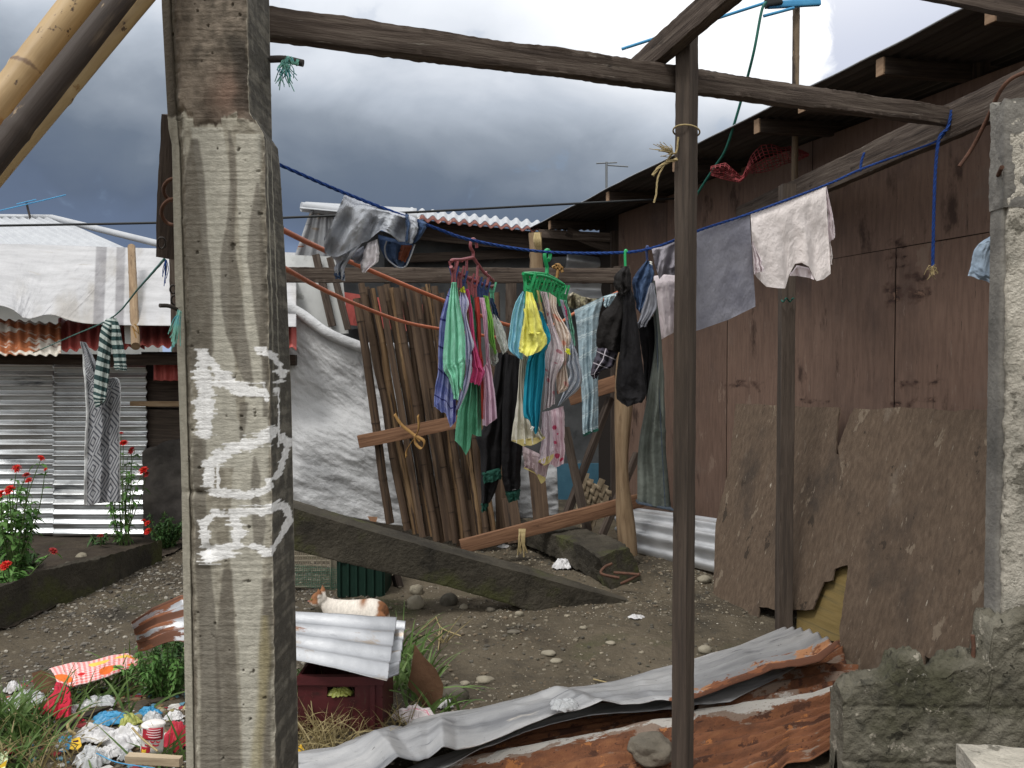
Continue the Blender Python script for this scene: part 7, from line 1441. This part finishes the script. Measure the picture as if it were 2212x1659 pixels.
def plant(name, label, base, H, W, nst, nl, ll, lw, m, flowers=(), seed=0, cat='plant', kind='leafy', group=None, fr=.034):
    rg = np.random.default_rng(seed); root = thing(name, label, cat, base, group); base = np.asarray(base); st_ = MB(); B, D = [], []
    for i in range(nst):
        a = rg.random()*2*PI; e = base+np.array([math.cos(a)*W*rg.random(), math.sin(a)*W*rg.random(), H*(.55+.45*rg.random())]); b0 = base+(e-base)*np.array([.25, .25, 0])
        p = curve([b0, (b0+e)/2+rg.normal(0, .03, 3)*H, e], 14); st_.tube(p, np.linspace(.006, .002, 14), 5)
        for k in range(nl//nst):
            t = rg.random()**.7; q = p[min(13, int(t*13))]; aa = rg.random()*2*PI; B.append(q); D.append([math.cos(aa), math.sin(aa), .15+.6*rg.random()])
    for f in flowers:
        e = np.asarray(f[0]); p = curve([base+rg.normal(0, .02, 3)*np.array([1, 1, 0]), base*.35+e*.65+rg.normal(0, .02, 3), e], 14); st_.tube(p, np.linspace(.005, .0025, 14), 5)
        for k in range(6): B.append(p[rg.integers(4, 13)]); D.append([rg.normal(), rg.normal(), .5])
    st_.build('stems', 'stem_green', root); B, D = np.array(B), np.array(D); n = len(B); lb = MB()
    leaves(lb, B, D, ll*(.6+.7*rg.random(n)), lw*(.6+.7*rg.random(n)), .3+.7*rg.random(n), rg); lb.build('leaves', m, root)
    for i, f in enumerate(flowers): flower(np.asarray(f[0]), fr*f[1], root, f[2], seed+i)
    return root
def fl(x, y, Zc, s_=1., m='petal_red'): (a, b), = K(4, [(x, y)]); return (P(a, b, Zc), s_, m)
plant('zinnia_plant', 'bushy red zinnia plant at the far left edge of the flower bed', GG(25, 1262), .74, .36, 16, 760, .085, .032, 'leaf_green', [fl(75, 1185, 5.7, 1.1), fl(130, 1240, 5.65), fl(42, 1282, 5.5, 1.35), fl(185, 1140, 5.9), fl(118, 1215, 5.8, .9, 'petal_dark'), fl(5, 1300, 5.5), fl(205, 1190, 5.8, .5)], 3, 'flowering plant')
plant('zinnia_plant', 'low zinnia with red blooms spilling over the kerb at the left edge', GG(30, 1290), .22, .3, 8, 200, .08, .03, 'leaf_green', [fl(22, 1622, 5.15, 1.2), fl(240, 1558, 5.6, 1.1, 'petal_dark'), fl(35, 1615, 5.15, .8)], 5, 'flowering plant')
plant('zinnia_plant', 'tall thin zinnia against the corrugated wall right of the hanging skirt', GG(268, 1180), .92, .14, 7, 330, .075, .028, 'leaf_green', [fl(555, 1072, 7.05, 1.1), fl(592, 1105, 7.1, 1.0, 'petal_dark'), fl(645, 1195, 7.0, 1.2), fl(660, 1212, 7.0, .8, 'petal_dark'), fl(545, 1028, 7.1, .6)], 7, 'flowering plant', fr=.042)
plant('leafy_shrub', 'low rounded green shrub between the flower bed and the pillar', GG(360, 1186), .32, .26, 26, 1500, .034, .018, 'leaf_dark', [fl(662, 1432, 6.8, .9), fl(665, 1468, 6.75, 1.1), fl(645, 1420, 6.85, .7)], 9, 'shrub')
plant('zinnia_plant', 'sparse low zinnia with one dark bloom under the tin wall', GG(215, 1182), .16, .1, 5, 60, .06, .022, 'leaf_dark', [fl(452, 1490, 7.0, .9, 'petal_dark')], 11, 'flowering plant')
(a, b), = K(5, [(1150, 1165)]); plant('weed', 'feathery green weed growing beside the foot of the pillar', GG(a, b), .30, .22, 26, 1300, .035, .013, 'leaf_green', (), 13, 'weed')
(a, b), = K(5, [(1215, 1010)]); plant('weed', 'leafy green weed under the left end of the rusty sheet', GG(a, b), .20, .14, 14, 500, .035, .014, 'leaf_dark', (), 15, 'weed')
(a, b), = K(7, [(1580, 510)]); plant('weed', 'tiny green seedling beside the white bag at the fallen column', GG(a, b), .08, .04, 3, 12, .05, .018, 'leaf_green', (), 17, 'weed')
(a, b), = K(5, [(230, 290)]); plant('weed', 'small sprawling weed on the flower bed soil', GG(a, b-10), .16, .14, 8, 140, .06, .022, 'leaf_dark', (), 19, 'weed')
def blades(spots, name, m, seed, L=(.12, .3), W=.006, label=None):
    rg = np.random.default_rng(seed); mb = MB(); B, D, LL = [], [], []
    for (px, py, sx_, n, k) in spots:
        g = GG(px, py)
        for i in range(n):
            b = g+np.array([rg.normal(0, sx_), rg.normal(0, sx_*.7), 0]); b[2] = gh(b[0], b[1])-.01; a = rg.random()*2*PI; s_ = .25+.75*rg.random()
            B.append(b); D.append([math.cos(a)*s_, math.sin(a)*s_, 1.]); LL.append((L[0]+(L[1]-L[0])*rg.random())*k)
    B, D, LL = np.array(B), unit(np.array(D)), np.array(LL); n = len(B); t = np.linspace(0, 1, 7); s_ = unit(np.cross(D, rg.normal(0, 1, (n, 3)))); rows = []
    dr = rg.random(n)*.9; hd = D*np.array([1, 1, 0])
    for a in t:
        c = B+D*(LL*a)[:, None]+hd*(dr*LL*a*a)[:, None]-np.array([0, 0, 1.])*(dr*.6*LL*a**2.5)[:, None]; w_ = W*(1-a**2*.95)*(.6+.4*min(1, a*5)); rows.append(np.stack([c-s_*w_, c+s_*w_], 1))
    Q = np.stack(rows, 1).reshape(n, 14, 3); F = np.array([[i*2, i*2+1, i*2+3, i*2+2] for i in range(6)])[None]+(np.arange(n)*14)[:, None, None]
    return mb.add(Q.reshape(-1, 3), F.reshape(-1, 4), Q.reshape(-1, 3)[:, :2]).build(name, m, kind='stuff', label=label, cat='grass')
p5 = lambda x, y: K(5, [(x, y)])[0]; p7 = lambda x, y: K(7, [(x, y)])[0]
blades([(*p5(60, 1500), .10, 90, 1.1), (*p5(130, 1420), .08, 60, 1.), (*p5(200, 1300), .08, 30, .8), (*p5(30, 1330), .1, 50, .9), (*p5(680, 1240), .10, 40, .9), (*p5(760, 1150), .08, 30, .8), (*p5(1130, 1640), .05, 22, 1.), (*p5(560, 1180), .08, 24, .8), (*p5(1000, 1000), .1, 40, .8), (*p5(1200, 900), .06, 30, .7), (*p5(100, 1640), .1, 50, .9)],
       'grass', 'grass_green', 3, label='green grass blades sprouting through the rubbish at lower left')
blades([(*p7(700, 1130), .05, 46, 1.5), (*p7(660, 1000), .03, 26, 1.2), (*p7(760, 1240), .04, 20, 1.2), (*p7(140, 1180), .06, 30, .9), (*p7(600, 1180), .04, 20, 1.0), (*p7(850, 1300), .06, 16, .8)], 'grass', 'grass_green', 5, W=.008, label='green grass clump growing at the corner of the red crate')
blades([(*p7(230, 1480), .10, 120, .9), (*p7(140, 1420), .07, 60, 1.), (*p7(330, 1440), .08, 60, .9), (*p7(560, 1400), .08, 50, .8), (*p5(150, 1600), .14, 90, .9), (*p5(360, 1560), .10, 60, .8), (*p7(260, 1300), .08, 50, 1.2), (*p7(880, 930), .02, 12, .8), (*p5(900, 1100), .12, 50, .8)], 'dry_grass', 'grass_dry', 7, W=.003, label='dry straw and dead grass around the crate and the rubbish')
for i, (pts, lab) in enumerate((([(885, 865), (870, 930), (862, 980)], 'forked dry stalk standing on the mud behind the grass clump'), ([(850, 800), (880, 860), (985, 905)], 'bent dry stalk lying across the mud'), ([(1700, 1140), (1800, 1165)], 'thin dry twig lying near the front post'), ([(760, 880), (850, 805)], 'long dry stalk leaning up from the grass clump'))):
    q = [GG(*p7(x, y))+np.array([0, 0, .015]) for x, y in pts]; MB().tube(curve(q, 14), .0035, 5).build('twig', 'straw_rope', label=lab, cat='twig')
# ------------------------------------------------------------------ gravel and litter specks
def scatter(n, seed, rect, rlo, rhi, cols, name, m, label, dens=None, flat=.6, cat='gravel', sub=1):
    rg = np.random.default_rng(seed); V0, F0 = ico(sub); x = rect[0]+(rect[1]-rect[0])*rg.random(n*3); y = rect[2]+(rect[3]-rect[2])*rg.random(n*3)
    k = rg.random(n*3) < np.clip(.5+2.2*fbm(x*1.3, y*1.3, 0, 3, seed)+(0 if dens is None else dens(x, y)), .03, 1); x, y = x[k][:n], y[k][:n]; n = len(x)
    r = rlo*(rhi/rlo)**(rg.random(n)**2.2); S_ = r[:, None]*(.6+.7*rg.random((n, 3)))*np.array([1, 1, flat]); a = rg.random(n)*6.28; ca, sa = np.cos(a), np.sin(a)
    V = V0[None]*(1+.35*(rg.random((n, len(V0), 1))-.5))*S_[:, None]; V = np.stack([V[..., 0]*ca[:, None]-V[..., 1]*sa[:, None], V[..., 0]*sa[:, None]+V[..., 1]*ca[:, None], V[..., 2]], -1)
    V = V+np.stack([x, y, gh(x, y)+S_[:, 2]*.35], -1)[:, None]; C = np.array([lin(c)[:3] for c in cols])[rg.integers(0, len(cols), n)]*(.75+.4*rg.random((n, 1)))
    F = F0[None]+(np.arange(n)*len(V0))[:, None, None]
    return MB().add(V.reshape(-1, 3), F.reshape(-1, 3), V.reshape(-1, 3)[:, :2], None, np.repeat(C, len(V0), 0)).build(name, m, kind='stuff', label=label, cat=cat, smooth=False)
mat('gravel_mix', [(1, 1, 1)], (20, 20, 20), .92, .3, 90, vcol=True, coord='Object')
scatter(12000, 3, (-3.2, 2.1, 3.0, 7.4), .003, .017, [(96, 90, 78), (118, 110, 96), (84, 80, 72), (140, 132, 116), (110, 98, 82)], 'gravel', 'gravel_mix', 'grey brown gravel strewn over the muddy yard')
scatter(1900, 5, (-.6, 1.5, 3.3, 6.4), .002, .007, [(170, 163, 149), (158, 152, 140), (184, 179, 168)], 'shell_bits', 'gravel_mix', 'pale shell and stone bits speckling the mud in the middle')
scatter(7000, 7, (-3.4, -.9, 3.0, 6.6), .004, .018, [(92, 88, 82), (112, 107, 98), (76, 72, 66), (128, 122, 112), (100, 95, 88), (150, 145, 135)], 'rubble', 'gravel_mix', 'coarse grey rubble covering the path at the left')
scatter(1700, 9, (-2.9, -.85, 2.8, 4.0), .006, .042, [(190, 188, 186), (150, 60, 64), (96, 140, 160), (120, 100, 76), (70, 62, 52), (160, 150, 110), (206, 204, 200)], 'litter_scraps', 'gravel_mix', 'small mixed scraps of paper and plastic among the rubbish', flat=.35, cat='litter')
print('objects', len(scene.objects))
